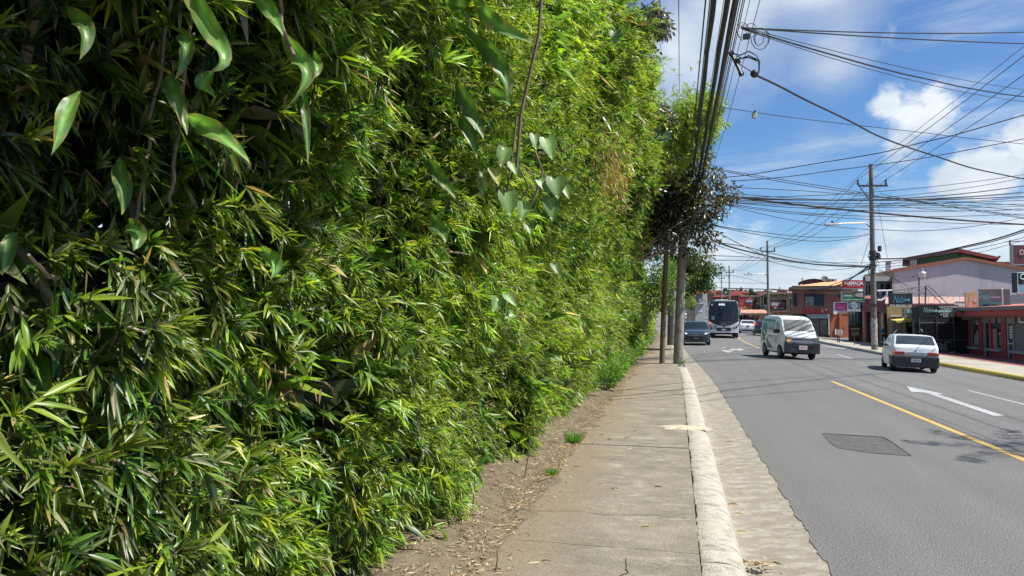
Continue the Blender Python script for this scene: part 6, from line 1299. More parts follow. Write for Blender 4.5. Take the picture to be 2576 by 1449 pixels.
# ---------- rusty roof behind
FR = FZ(2, 1200, 870, 56); rr_ = thing('iron_roof_shed', 'long shed roof of rusty and pink corrugated iron sheets behind the black shop', 'building', FR.pt(0, 1, 0))
q0 = FR.px(2, 650, 868); q1 = FR.px(2, 1745, 868); F3 = FZ(2, 1200, 785, 61); r0_ = F3.px(2, 655, 778); r1_ = F3.px(2, 1745, 800); n = 13
for i in range(n):
    a = FR.pt(q0[0]+(q1[0]-q0[0])*i/n, q0[1], 0); a2 = FR.pt(q0[0]+(q1[0]-q0[0])*(i+.97)/n, q0[1], 0); b = F3.pt(r0_[0]+(r1_[0]-r0_[0])*i/n, r0_[1]); 
    MB().obox(a, a2-a, b-a, (0, 0, .04+.012*(i % 2))).build('roof_sheet', [rust, rust2, rust, rust, rust2][i % 5], rr_)
FR.part('wall', (q0[0]+.3, -1, q1[0]-.3, q0[1]-.02), -4, -.2, mat('shed_wall', (.10, .09, .085), .9), rr_); FR.part('fascia', (q0[0], q0[1]-.1, q1[0], q0[1]), -.02, .06, red_dk, rr_)
FR.part('parapet', FR.r(2, 1560, 868, 1745, 960), .1, .3, mat('cream_wall', (.60, .54, .42), .85), rr_); FR.part('parapet', FR.r(2, 1640, 835, 1745, 868), -.4, -.1, mat('bluegrey_wall', (.16, .19, .22), .85), rr_)
# ---------- yellow-awning shop and brown gabled entrance
FY = FZ(3, 760, 560, 52); ys_ = thing('shop_building', 'ochre shop with white panelled garage door left of the black shop', 'building', FY.pt(0, -.6, 0)); och = mat('ochre_wall', (.36, .25, .12), .85, var=.15, scale=2)
FY.part('wall', (FY.px(2, 655, 0)[0], -1.1, FY.px(2, 1045, 0)[0], FY.px(2, 0, 900)[1]), -4, 0, och, ys_)
gd = FY.part('garage_door', (FY.px(2, 695, 0)[0], -1.0, FY.px(2, 890, 0)[0], FY.px(2, 0, 1015)[1]), .02, .08, mat('door_cream', (.42, .40, .33), .7), ys_)
for i in range(6):
    for j in range(3): FY.part('door_panel', FY.r(2, 722+i*27, 1125+j*95, 740+i*27, 1205+j*95), .08, .11, mat('door_grey', (.26, .255, .22), .7), gd)
FY.part('window', FY.r(2, 722, 1045, 880, 1075), .08, .10, MATS['dark_glass'], gd)
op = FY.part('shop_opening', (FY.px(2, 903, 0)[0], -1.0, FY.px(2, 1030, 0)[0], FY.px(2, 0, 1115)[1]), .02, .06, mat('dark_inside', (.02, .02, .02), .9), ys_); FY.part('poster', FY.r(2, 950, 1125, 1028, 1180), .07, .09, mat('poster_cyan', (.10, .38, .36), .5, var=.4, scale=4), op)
for x in (893, 1035): FY.part('pillar', (FY.px(2, x-8, 0)[0], -1, FY.px(2, x+8, 0)[0], FY.px(2, 0, 1050)[1]), .02, .18, mat('pillar_brown', (.26, .15, .08), .8), ys_)
ya = thing('awning', 'faded yellow canvas awning over the garage door', 'awning', FY.pt(0, 1.5, 1)); yq = [FY.pt(*FY.px(2, 712, 1095), .9), FY.pt(*FY.px(2, 712, 1080), .1), FY.pt(*FY.px(2, 1028, 1052), .1), FY.pt(*FY.px(2, 1028, 1078), .9)]
MB().prism(yq, (0, 0, -.04)).build('canvas', mat('canvas_yellow', (.60, .48, .12), .8, var=.15), ya); MB().prism([FY.pt(*FY.px(2, 712, 1095), .9), FY.pt(*FY.px(2, 1028, 1070), .9), FY.pt(*FY.px(2, 1028, 1112), .9), FY.pt(*FY.px(2, 712, 1122), .9)], FY.n*.02).build('valance', MATS['canvas_yellow'], ya)
a2_ = thing('awning', 'stained grey green canopy strip above the yellow awning', 'awning', FY.pt(1, 2, 1)); FY2 = FZ(2, 960, 980, 48); FY2.part('cover', FY2.r(2, 875, 925, 1055, 1050), 0, .3, mat('stained_green', (.20, .22, .18), .7, var=.4, scale=4, spots=((.10, .09, .08), 5, .5, .6, (2, 2, .5))), a2_); FY2.part('sign_strip', FY2.r(2, 915, 950, 1055, 990), .30, .33, pale_teal, a2_)
FG = FZ(3, 640, 560, 62); gb = thing('house', 'narrow brown entrance with a cream gable, where the person walks in', 'house', FG.pt(0, -.6, 0)); tan_ = mat('tan_wall', (.34, .29, .21), .85, var=.15)
gq = [FG.px(2, x, y) for x, y in ((552, 985), (625, 822), (700, 920), (700, 1010), (640, 1000))]
FG.poly(gq[::-1], -2, .35, 'gable', mat('cream_gable', (.40, .37, .30), .85), gb); FG.part('wall', (FG.px(2, 552, 0)[0], -1.2, FG.px(2, 700, 0)[0], FG.px(2, 0, 985)[1]), -3, -.1, tan_, gb)
FG.part('door', (FG.px(2, 592, 0)[0], -1.0, FG.px(2, 660, 0)[0], FG.px(2, 0, 1010)[1]), -.09, -.03, mat('door_brown', (.09, .045, .03), .6), gb)
for x in (583, 672): FG.part('pillar', (FG.px(2, x-9, 0)[0], -1.1, FG.px(2, x+9, 0)[0], FG.px(2, 0, 990)[1]), -.1, .3, mat('pillar_tan', (.38, .31, .20), .8), gb)
MB().ball(FG.pt(*FG.px(2, 655, 1110), .4), .1, 8, 6).build('wall_lamp', mat('lamp_cream', (1, 1, 1)), gb)
for s_ in (0, 1):
    A = ((625, 815), (745, 960)) if s_ else ((625, 815), (545, 975)); a, b = [FG.pt(*FG.px(2, *p), .6) for p in A]; MB().obox(a, b-a, -FG.n*3.5, (0, 0, .07)).build('roof_sheet', pink_roof if s_ else red_dk, gb)
# red house wall with canopy
FW = FZ(3, 400, 600, 68); rh = thing('house', 'dark red walled house front with two small sloping tile canopies', 'house', FW.pt(0, -.6, 0)); FW.part('wall', (FW.px(2, 325, 0)[0], -1.2, FW.px(2, 600, 0)[0], FW.px(2, 0, 845)[1]), -4, 0, mat('maroon_wall', (.16, .06, .06), .85, var=.15), rh)
FW.part('wall_side', (FW.px(2, 320, 0)[0], -1.2, FW.px(2, 347, 0)[0], FW.px(2, 0, 915)[1]), 0, .4, mat('salmon_wall', (.38, .18, .13), .85), rh); FW.part('gate', (FW.px(2, 400, 0)[0], -1.2, FW.px(2, 475, 0)[0], FW.px(2, 0, 1020)[1]), .01, .10, mat('gate_red', (.24, .07, .065), .7), rh); FW.part('door', (FW.px(2, 362, 0)[0], -1.2, FW.px(2, 395, 0)[0], FW.px(2, 0, 1020)[1]), .01, .06, red_dk, rh)
for (A, B_, C_) in (((365, 775), (478, 760), (283, 853)), ((470, 860), (520, 850), (392, 928))):
    a, b = FW.pt(*FW.px(2, *A), .2), FW.pt(*FW.px(2, *B_), .2); c = FW.pt(*FW.px(2, *C_), 1.3); MB().obox(c, (b-a)*1.35, a-c, (0, 0, .08)).build('canopy', mat('tile_red', (.30, .10, .08), .8, var=.3, scale=5), rh)
# ---------- mauve wall with green storey
FM = FZ(2, 1740, 265, 62); mv = thing('building', 'large windowless mauve gable wall with a brown roof edge', 'building', FM.pt(0, 0, 0)); mauve = mat('mauve_wall', (.43, .385, .405), .9, var=.07, scale=.6, spots=((.34, .31, .33), .9, .5, .72, (1.6, 1, .12)))
P2_ = lambda F_, pts: [F_.px(2, x, y) for x, y in pts]
FM.poly(P2_(FM, ((742, 1100), (742, 432), (1740, 268), (2735, 440), (2735, 1100)))[::-1], -14, 0, 'wall', mauve, mv); brn = mat('roof_edge_brown', (.26, .10, .055), .8, var=.15)
FM.poly(P2_(FM, ((600, 452), (600, 428), (1740, 238), (2800, 425), (2800, 458), (1740, 270)))[::-1], -.5, .25, 'roof_edge', brn, mv); FM.poly(P2_(FM, ((742, 1000), (742, 432), (760, 430), (760, 1000)))[::-1], 0, .03, 'wall_corner', mat('corner_brown', (.30, .22, .16), .85), mv)
a, b, c = [FM.pt(*FM.px(2, x, y), 0) for x, y in ((742, 409), (1740, 240), (2800, 428))]
for p, q_ in ((a, b), (b, c)): MB().obox(p, q_-p, FM.back(FM.px(2, 742, 400)[0], -14), (0, 0, .08)).build('roof', mat('roof_brown', (.20, .08, .06), .8), mv)
FT = FZ(2, 1580, 200, 68); gs = thing('building', 'green upper storey with a maroon pitched roof standing behind the mauve wall', 'building', FT.pt(0, 4, 0)); grn_w = mat('green_wall', (.05, .13, .065), .85, var=.12, scale=1.2)
FT.poly(P2_(FT, ((1062, 420), (1062, 238), (1580, 160), (2035, 262), (2060, 420)))[::-1], -8, 0, 'wall', grn_w, gs); FT.poly(P2_(FT, ((970, 420), (970, 258), (1062, 245), (1062, 420)))[::-1], -3, .2, 'bay', mat('bay_grey', (.42, .42, .40), .8), gs); FT.window(FT.r(2, 985, 268, 1050, 335), gs, .08, ink_w, MATS['dark_glass'], 1, d=.22)
mar = mat('maroon_edge', (.20, .03, .035), .7)
FT.poly(P2_(FT, ((840, 270), (900, 240), (1580, 118), (1580, 168), (975, 272)))[::-1], -8.5, .6, 'roof', mat('maroon_dull', (.12, .05, .05), .7), gs); FT.poly(P2_(FT, ((1580, 118), (2110, 232), (2150, 220), (2165, 228), (2115, 260), (2035, 262), (1580, 168)))[::-1], -8.5, .6, 'roof', mar, gs)
FT.part('neighbour_roof', FT.r(2, 2130, 298, 2700, 345), -6, .2, mar, gs); FT.part('wall', FT.r(2, 2200, 345, 2700, 450), -6, 0, grn_w, gs)
# chimney box and AC
FC = FZ(2, 690, 350, 66); ch = thing('roof_tank', 'grey square roof box beside the knot of cables', 'chimney', FC.pt(0, 5, 0)); FC.part('box', FC.r(2, 652, 295, 728, 440), -.9, 0, mat('grey_box', (.30, .31, .33), .8), ch); FC.part('cap', FC.r(2, 648, 290, 732, 300), -.95, .05, mat('grey_box2', (.36, .37, .38), .8), ch)
# ---------- white house with balcony
FU = FZ(2, 550, 650, 71); wh = thing('building', 'white two storey house with balcony railings behind the tall pole', 'building', FU.pt(0, 1, 0)); whw = mat('white_wall', (.46, .45, .43), .85, var=.12, scale=1.5, spots=((.25, .24, .22), 2.5, .58, .7, (1, 1, .4)))
FU_ = FZ(2, 550, 650, 72.2); FU_.poly(P2_(FU_, ((345, 1000), (345, 500), (750, 500), (750, 1000)))[::-1], -8, 0, 'wall', whw, wh); FU.part('parapet', FU.r(2, 362, 500, 745, 560), -1.2, .3, whw, wh); FU.poly(P2_(FU, ((335, 505), (360, 470), (570, 440), (742, 430), (742, 505)))[::-1], -1.4, .2, 'roof', mat('roof_greybrown', (.20, .17, .15), .8), wh)
FU.part('balcony_floor', FU.r(2, 350, 770, 742, 795), -1.2, .25, whw, wh)
for x0, x1 in ((380, 402), (418, 446), (578, 622), (652, 712)):
    w_ = FU_.part('door', FU_.r(2, x0, 600 if x0 > 450 else 620, x1, 780), .02, .08, mat('door_dark', (.05, .045, .045), .5), wh); FU_.part('door_frame', FU_.r(2, x0-5, 594, x0, 780), .02, .12, MATS['white_paint'], w_)
for j in range(30): a = FU.px(2, 352+j*13, 0)[0]; FU.part('baluster', (a-.015, FU.px(2, 0, 775)[1], a+.015, FU.px(2, 0, 712)[1]), .12, .16, MATS['dark_metal'], wh)
FU.part('hand_rail', FU.r(2, 350, 708, 742, 715), .1, .18, MATS['dark_metal'], wh); FU.part('hanging_cloth', FU.r(2, 552, 700, 598, 790), .2, .24, mat('cloth_print', (.38, .40, .45), .8, var=.4, scale=5), wh)
# ---------- signs beside the tall pole
FS = FZ(2, 220, 600, 66)
def board(label, q, m, d=.2, name='sign_board', cat='sign', F_=None, frame=None):
    F_ = F_ or FS; t = thing(name, label, cat, F_.pt((q[0]+q[2])/2, q[1], 0)); F_.part('board', q, -d, 0, m, t)
    if frame:
        for r_ in ((q[0]-.05, q[1]-.05, q[2]+.05, q[1]), (q[0]-.05, q[3], q[2]+.05, q[3]+.05), (q[0]-.05, q[1], q[0], q[3]), (q[2], q[1], q[2]+.05, q[3])): F_.part('frame', r_, -d-.01, .02, frame, t)
    return t
red_s = mat('sign_red', (.42, .02, .03), .5); fs = board('red FARMACIA sign with white arched letters, topmost of the signs by the tall pole', FS.r(2, 82, 545, 360, 652), red_s, .25)
FS.text('FARMACIA', FS.r(2, 95, 562, 352, 612), .015, ink_w, fs, bold=.03); FS.text('La Sabana Ltda', FS.r(2, 135, 614, 312, 630), .015, mat('ink_pink', (.6, .45, .45), .6), fs); FS.part('base_strip', FS.r(2, 82, 655, 360, 672), -.2, .02, MATS['galvanised'], fs)
gs_ = board('green PANADOL pharmacy sign under the red sign', FS.r(2, 70, 700, 360, 830), mat('sign_green', (.03, .16, .09), .5, var=.2), .25, frame=MATS['galvanised']); FS.text('PANADOL', FS.r(2, 88, 745, 200, 762), .015, ink_w, gs_, bold=.02); FS.text('SIN RECETA', FS.r(2, 88, 766, 205, 779), .015, pale_teal, gs_); FS.text('NO TENEMOS LA FARMACIA Y MAS', FS.r(2, 80, 804, 345, 818), .015, ink_w, gs_); FS.poly(P2_(FS, ((235, 765), (265, 720), (345, 715), (350, 780), (300, 775)))[::-1], 0, .02, 'print', mat('print_mixed', (.35, .08, .08), .6, var=.6, scale=5, col2=(.5, .5, .5)), gs_); FS.part('logo', FS.r(2, 90, 710, 195, 722), .0, .02, mat('logo_red', (.5, .1, .12), .5), gs_)
ps = board('plain magenta sign with a pale frame, left of the blue sign', (FS.px(1, 2275, 0)[0], FS.px(1, 0, 600)[1], FS.px(1, 2440, 0)[0], FS.px(1, 0, 490)[1]), mat('sign_magenta', (.23, .035, .14), .5), .22, frame=mat('frame_lilac', (.42, .38, .45), .5)); FS.part('strip', FS.r(1, 2275, 602, 2440, 622), -.1, .01, mat('strip_lilac', (.36, .33, .44), .5), ps); FS.text('C Castro', FS.r(1, 2310, 548, 2400, 572), .01, mat('ink_mauve', (.5, .25, .42), .6), ps); q = FS.px(1, 2285, 632); FS.part('lamp', (q[0]-.1, q[1]-.1, q[0]+.15, q[1]+.15), -.1, .1, ink_w, ps)
bs_ = board('blue sign with a white round emblem above the barred window', FS.r(2, 133, 842, 315, 972), mat('sign_blue', (.10, .19, .28), .5), .2); cc_ = FS.pt(*FS.px(2, 225, 890), .01); MB().tube([cc_, cc_+FS.n*.02], .29, 24).build('emblem', mat('emblem_white', (.55, .58, .60), .6), bs_)
for k in (-.1, 0, .1): MB().obox(cc_+FS.n*.022-FS.u*.24+Vector((0, 0, k-.03+k*.3)), FS.u*.48+Vector((0, 0, .06)), FS.n*.01, (0, 0, .03)).build('emblem_stripe', MATS['sign_blue'], bs_)
FS.part('strip', FS.r(2, 133, 942, 315, 972), 0, .015, mat('strip_pale', (.42, .47, .52), .5), bs_)
FS2 = FZ(2, 220, 1050, 70); gw = thing('building', 'dark green framed shop front with vertical window bars under the blue sign', 'building', FS2.pt(0, -.5, 0)); FS2.part('wall', (FS2.px(2, 128, 0)[0], -1, FS2.px(2, 330, 0)[0], FS2.px(2, 0, 840)[1]), -4, 0, mat('darkgreen_frame', (.03, .05, .045), .7), gw)
FS2.part('window', FS2.r(2, 148, 985, 308, 1160), .01, .04, mat('milky_glass', (.32, .33, .37), .3), gw)
for j in range(5): a = FS2.px(2, 146+j*40, 0)[0]; FS2.part('window_bar', (a-.03, FS2.px(2, 0, 1165)[1], a+.03, FS2.px(2, 0, 975)[1]), .05, .1, mat('bar_dkgreen', (.02, .03, .03), .6), gw)
FS2.part('dado', (FS2.px(2, 148, 0)[0], -1, FS2.px(2, 308, 0)[0], FS2.px(2, 0, 1165)[1]), .01, .08, mat('dado_brown', (.20, .08, .04), .85), gw)
bsh = FS2.pt(*FS2.px(2, 262, 1240), 1.0); leafy_tree('shrub', 'small dark shrub standing below the barred window', (bsh.x, bsh.y, gz(bsh.x, bsh.y)), 1.5, (bsh.x, bsh.y, FS2.px(2, 0, 1190)[1]), (.55, .5, .9), 1400, .16, .07, grn, gm_, .03, 41, 4, 12, cat='shrub')
mb_ = ground(*ZM(8, 535, 1318), .1); FQ = Fac((mb_.x, mb_.y, mb_.z), CR); mbx = thing('mailbox', 'dark box sign on a maroon post at the edge of the right pavement', 'sign', mb_); MB().tube([mb_-Vector((0, 0, .1)), FQ.pt(*FQ.px(8, 540, 1130))], .035, 8).build('post', mat('post_maroon', (.14, .04, .05), .6), mbx); FQ.part('box', FQ.r(8, 495, 1005, 612, 1130), -.15, .15, mat('box_dark', (.04, .032, .034), .7), mbx, bevel=.03); FQ.part('cap', FQ.r(8, 470, 990, 620, 1008), -.2, .2, mat('cap_brown', (.09, .06, .05), .8), mbx)
tb = ground(*ZM(8, 225, 1270), .1); FQ = Fac(tb, CR); tp_ = thing('sign_board', 'small red edged white notice on two short posts at the right pavement', 'sign', tb); FQ.part('board', FQ.r(8, 205, 1008, 318, 1130), -.04, .04, mat('notice_pink', (.42, .25, .24), .6), tp_); FQ.part('panel', FQ.r(8, 214, 1040, 308, 1095), .04, .05, mat('notice_white', (.48, .47, .45), .6), tp_); FQ.part('symbol', FQ.r(8, 250, 1055, 270, 1080), .05, .06, blk, tp_)
for x in (212, 245): MB().tube([FQ.pt(*FQ.px(8, x, 1278)), FQ.pt(*FQ.px(8, x, 1128))], .035, 6).build('post', blk, tp_)
# ---------- La Zapateria
FL = FZ(6, 1900, 900, 88); lz = thing('building', 'brown orange two storey shoe shop with a wide cream eave and orange roof', 'building', FL.pt(0, 0, 0)); P6 = lambda F_, pts, k=6: [F_.px(k, x, y) for x, y in pts]
ob = mat('orange_brown', (.27, .125, .08), .85, var=.08, scale=1); orl = mat('orange_wall', (.40, .125, .055), .85, var=.1, scale=1.5)
up0 = FL.px(6, 1275, 955); up1 = FL.px(6, 2480, 350)
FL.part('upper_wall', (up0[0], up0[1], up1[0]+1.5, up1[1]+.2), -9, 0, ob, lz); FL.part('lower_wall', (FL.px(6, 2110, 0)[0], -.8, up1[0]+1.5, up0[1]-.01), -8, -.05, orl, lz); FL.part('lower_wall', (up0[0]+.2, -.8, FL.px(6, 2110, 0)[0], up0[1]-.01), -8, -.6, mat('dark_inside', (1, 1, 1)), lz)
FL.poly(P6(FL, ((1105, 368), (1250, 335), (2480, 330), (2480, 395), (1280, 400)))[::-1], -9, 1.2, 'eave', mat('eave_cream', (.30, .25, .19), .85, var=.15), lz); FL.poly(P6(FL, ((1100, 372), (1105, 358), (1250, 325), (2480, 318), (2480, 335), (1250, 340)))[::-1], -9, 1.35, 'eave_edge', mat('eave_dark', (.06, .045, .035), .8), lz)
e0, e1 = FL.pt(*FL.px(6, 1262, 325), 1.3), FL.pt(*FL.px(6, 2600, 320), 1.3); FL_b = FZ(6, 2100, 210, 94); rg0, rg1 = FL_b.pt(*FL_b.px(6, 2100, 212)), FL_b.pt(*FL_b.px(6, 2600, 180)); orr = mat('orange_tile_roof', (.68, .30, .12), .75, var=.15, scale=3, col2=(.75, .42, .22), bump=.4, bscale=12)
MB().add([e0, e1, rg1, rg0, e0-Vector((0, 0, .1)), e1-Vector((0, 0, .1)), rg1-Vector((0, 0, .1)), rg0-Vector((0, 0, .1))], [(0, 1, 2, 3), (7, 6, 5, 4), (0, 4, 5, 1), (1, 5, 6, 2), (2, 6, 7, 3), (3, 7, 4, 0)]).build('roof', orr, lz)
for x0, x1 in ((1298, 1380), (1548, 1985)): FL.window(FL.r(6, x0, 772, x1, 492), lz, .07, MATS['dark_metal'], mat('glass_navy', (.035, .045, .08), .12, var=.5, scale=1.5), 1)
FL.part('poster', FL.r(6, 1560, 560, 1755, 765), .05, .07, mat('poster_grey', (.15, .15, .145), .6, var=.6, scale=2.5, col2=(.32, .31, .28)), lz); FL.part('poster_tag', FL.r(6, 1600, 700, 1650, 745), .07, .08, mat('tag_red', (.35, .04, .04), .6), lz); FL.text('MODA Y ESTILO', FL.r(6, 1562, 640, 1700, 675), .075, mat('ink_grey2', (.45, .45, .44), .6), lz)
FL.part('air_grille', FL.r(6, 2305, 525, 2400, 570), 0, .06, MATS['glass_navy'], lz)
nsn = thing('shop_lettering', 'bright red LA ZAPATERIA lettering on the brown upper wall', 'sign', FL.pt(*FL.px(6, 1520, 940), .1)); rl = mat('letter_red', (.62, .05, .05), .5)
FL.text('LA', FL.r(6, 1525, 790, 1635, 855), .1, rl, nsn, shear=.1, bold=.03, name='letters'); FL.text('ZA', FL.r(6, 1505, 862, 1640, 945), .1, rl, nsn, shear=.1, bold=.03, name='letters'); FL.text('PATERIA', FL.r(6, 1650, 862, 2015, 945), .1, rl, nsn, shear=.1, bold=.03, name='letters'); FL.poly(P6(FL, ((1925, 900), (1935, 825), (1945, 822), (1948, 860), (1965, 905), (1945, 925)))[::-1], .12, .2, 'boot_symbol', mat('gold', (.6, .45, .1), .5), nsn); q = FL.pt(*FL.px(6, 2025, 850), .1); MB().tube([q, q+FL.n*.08], .10, 16).build('round_badge', ink_w, nsn)
FL.part('shutter_box', FL.r(6, 1610, 955, 2065, 1010), -.2, .25, mat('sh_cream', (.36, .36, .32), .6), lz); FL.part('shutter_box', FL.r(6, 1635, 1012, 2095, 1050), -.2, .4, mat('sh_pale', (.42, .43, .41), .5), lz)
FL.part('shop_window', (FL.px(6, 1700, 0)[0], -.5, FL.px(6, 1885, 0)[0], FL.px(6, 0, 1055)[1]), -.55, -.3, mat('shopwin', (.10, .11, .11), .2, var=.5, scale=2), lz); FL.part('door', (FL.px(6, 1900, 0)[0], -.5, FL.px(6, 2095, 0)[0], FL.px(6, 0, 1055)[1]), -.55, -.3, mat('dark_glass', (1, 1, 1)), lz); FL.part('pillar', (FL.px(6, 2105, 0)[0], -.6, FL.px(6, 2130, 0)[0], up0[1]-.02), -.1, .1, orl, lz); FL.part('pillar', (FL.px(6, 2310, 0)[0], -.6, FL.px(6, 2370, 0)[0], up0[1]-.02), -.1, .12, orl, lz)
ar = [FL.px(8, 150, 1120)]+[FL.px(8, 240+90*math.cos(math.pi-i/10*math.pi), 1020-90*math.sin(i/10*math.pi)) for i in range(11)]+[FL.px(8, 330, 1120)]
FL.poly(ar, -.04, .10, 'arched_doorway', mat('arch_dark', (.045, .04, .042), .8), lz); FL.part('poster', FL.r(8, 152, 1003, 182, 1110), .10, .12, ink_w, lz)
# curved-roof upper room, cowl, AC
FV = FZ(6, 1700, 230, 100); cv = thing('building', 'brown roof room with a shallow curved roof behind the shoe shop', 'building', FV.pt(0, 5, 0)); arc = [(1365, 250), (1500, 200), (1600, 178), (1720, 168), (1830, 180), (1960, 210)]
FV.poly(P6(FV, [(1960, 340), (1490, 340), (1490, 215), (1600, 185), (1720, 176), (1830, 188), (1960, 215)]), -6, 0, 'wall', mat('brown_room', (.30, .15, .09), .85), cv); FV.poly(P6(FV, arc+[(x, y-12) for x, y in reversed(arc)]), -6.5, .8, 'roof', mat('roof_dk', (.07, .06, .055), .8), cv); FV.part('wall', FV.r(6, 1425, 245, 1485, 340), -3, -.3, mat('bay_grey', (1, 1, 1)), cv); FV.window(FV.r(6, 1540, 225, 1820, 270), cv, .06, MATS['dark_metal'], MATS['glass_navy'], 2); q = FV.px(6, 1527, 200); FV.part('chimney', (q[0]-.05, q[1], q[0]+.05, q[1]+.5), -.5, -.4, MATS['dark_metal'], cv)
FX_ = FZ(6, 2000, 200, 92); cw = thing('roof_cowl', 'grey curved metal exhaust cowl on the orange roof', 'cowl', FX_.pt(*FX_.px(6, 2020, 215))); FX_.poly(P6(FX_, ((2100, 215), (2095, 150), (2070, 110), (2030, 92), (1990, 90), (1945, 98), (1965, 120), (1920, 140), (1950, 165), (1975, 210))), -.9, 0, 'hood', mat('cowl_grey', (.22, .22, .21), .6), cw); FX_.poly(P6(FX_, ((2090, 205), (2080, 155), (2050, 118), (2010, 112), (2030, 160), (2050, 208))), 0, .03, 'inner_face', mat('cowl_dark', (.08, .08, .08), .7), cw)
ac = thing('air_conditioner', 'grey box shaped air conditioner on the orange roof', 'air conditioner', FX_.pt(*FX_.px(6, 2210, 245))); FX_.part('case', FX_.r(6, 2140, 150, 2280, 248), -.6, 0, mat('case_grey', (.30, .28, .26), .6), ac, bevel=.02); q = FX_.pt(*FX_.px(6, 2185, 190), 0); MB().tube([q, q+FX_.n*.03], .15, 16).build('fan_grille', MATS['dark_metal'], ac); FX_.part('feet', FX_.r(6, 2160, 248, 2260, 290), -.5, -.1, MATS['dark_metal'], ac)
# stop sign
sb = ground(*ZM(6, 1885, 1400), .1); FO = Fac(sb, CR); st = thing('stop_sign', 'red octagonal ALTO stop sign in front of the shoe shop', 'sign', sb); c = FO.px(6, 1878, 955); rr2 = (FO.px(6, 1948, 955)[0]-c[0])
MB().tube([sb-Vector((0, 0, .2)), FO.pt(c[0], c[1]+.2)], .035, 8).build('post', MATS['galvanised'], st)
o_ = [(c[0]+rr2*math.cos(R(22.5+45*i)), c[1]+rr2*math.sin(R(22.5+45*i))) for i in range(8)]; FO.poly(o_, .04, .06, 'rim', ink_w, st); FO.poly([(c[0]+(a-c[0])*.92, c[1]+(b-c[1])*.92) for a, b in o_], .06, .07, 'plate', mat('stop_red', (.45, .03, .04), .5), st); FO.text('ALTO', (c[0]-rr2*.8, c[1]-rr2*.3, c[0]+rr2*.8, c[1]+rr2*.3), .075, ink_w, st, bold=.03)
# ---------- beige house
FE = FZ(6, 900, 600, 104); bh = thing('house', 'beige two storey house with arched window left of the shoe shop', 'house', FE.pt(0, 0, 0)); bg_ = mat('beige_wall', (.38, .32, .20), .85, var=.1, scale=1.5)
FE.part('wall', (FE.px(6, 530, 0)[0], -1, FE.px(6, 1275, 0)[0], FE.px(6, 0, 490)[1]), -8, 0, bg_, bh); FE.poly(P6(FE, ((420, 540), (560, 470), (1275, 470), (1275, 500), (620, 510), (440, 575)))[::-1], -8, .8, 'eave', mat('eave_grey', (.22, .19, .16), .85), bh); FE.poly(P6(FE, ((560, 470), (700, 455), (1050, 460), (1275, 470)))[::-1], -8, .8, 'roof', pink_roof, bh)
aw_ = [FE.px(6, 630, 745), FE.px(6, 720, 745), FE.px(6, 720, 610), FE.px(6, 700, 580), FE.px(6, 675, 570), FE.px(6, 650, 580), FE.px(6, 630, 610)]; FE.poly(aw_, .02, .06, 'arched_window', MATS['dark_glass'], bh); FE.part('sill', FE.r(6, 615, 745, 725, 770), 0, .2, MATS['white_paint'], bh); FE.window(FE.r(6, 840, 600, 925, 680), bh, .09, ink_w, MATS['dark_glass'], 1)
for x in (545, 600, 940): FE.part('pillar', FE.r(6, x, 520, x+20, 860), 0, .25, mat('pillar_beige', (.42, .37, .27), .85), bh)
FE.part('porch', (FE.px(6, 440, 0)[0], -1, FE.px(6, 540, 0)[0], FE.px(6, 0, 560)[1]), -6, -1.5, mat('porch_brown', (.12, .07, .05), .85), bh); FE.part('balcony_rail', FE.r(6, 455, 770, 580, 845), -.2, .1, MATS['dark_metal'], bh)
bb = board('dark red billboard with telephone number 2565-6023 beside the second pole', (FE.px(6, 778, 0)[0], FE.px(6, 0, 865)[1], FE.px(6, 1108, 0)[0], FE.px(6, 0, 662)[1]), mat('board_maroon', (.07, .015, .02), .5), .2, F_=FZ(6, 900, 760, 96)); F9 = FZ(6, 900, 760, 96); F9.part('picture', F9.r(6, 785, 680, 1105, 780), 0, .02, mat('picture_mix', (.10, .05, .05), .6, var=.6, scale=3, col2=(.40, .35, .38)), bb); F9.part('band', F9.r(6, 785, 782, 1105, 805), 0, .03, mat('band_red', (.30, .03, .03), .6), bb); F9.text('WING', F9.r(6, 805, 705, 950, 765), .03, ink_w, bb, shear=.2, bold=.03); F9.text('2565-6023', F9.r(6, 852, 800, 1088, 832), .04, ink_w, bb, bold=.03)
lpp = FZ(6, 1240, 700, 95); l2 = thing('lamp_post', 'ornate double lantern post at the corner of the shoe shop', 'street lamp', lpp.pt(*lpp.px(6, 1240, 1000))); MB().tube([lpp.pt(*lpp.px(6, 1240, 1300)), lpp.pt(*lpp.px(6, 1238, 590))], .06, 8).build('post', MATS['dark_metal'], l2)
for x, y in ((1215, 582), (1250, 585), (1252, 780)): MB().ball(lpp.pt(*lpp.px(6, x, y), .2), .11, 8, 6).build('globe', ink_w, l2, smooth=True)
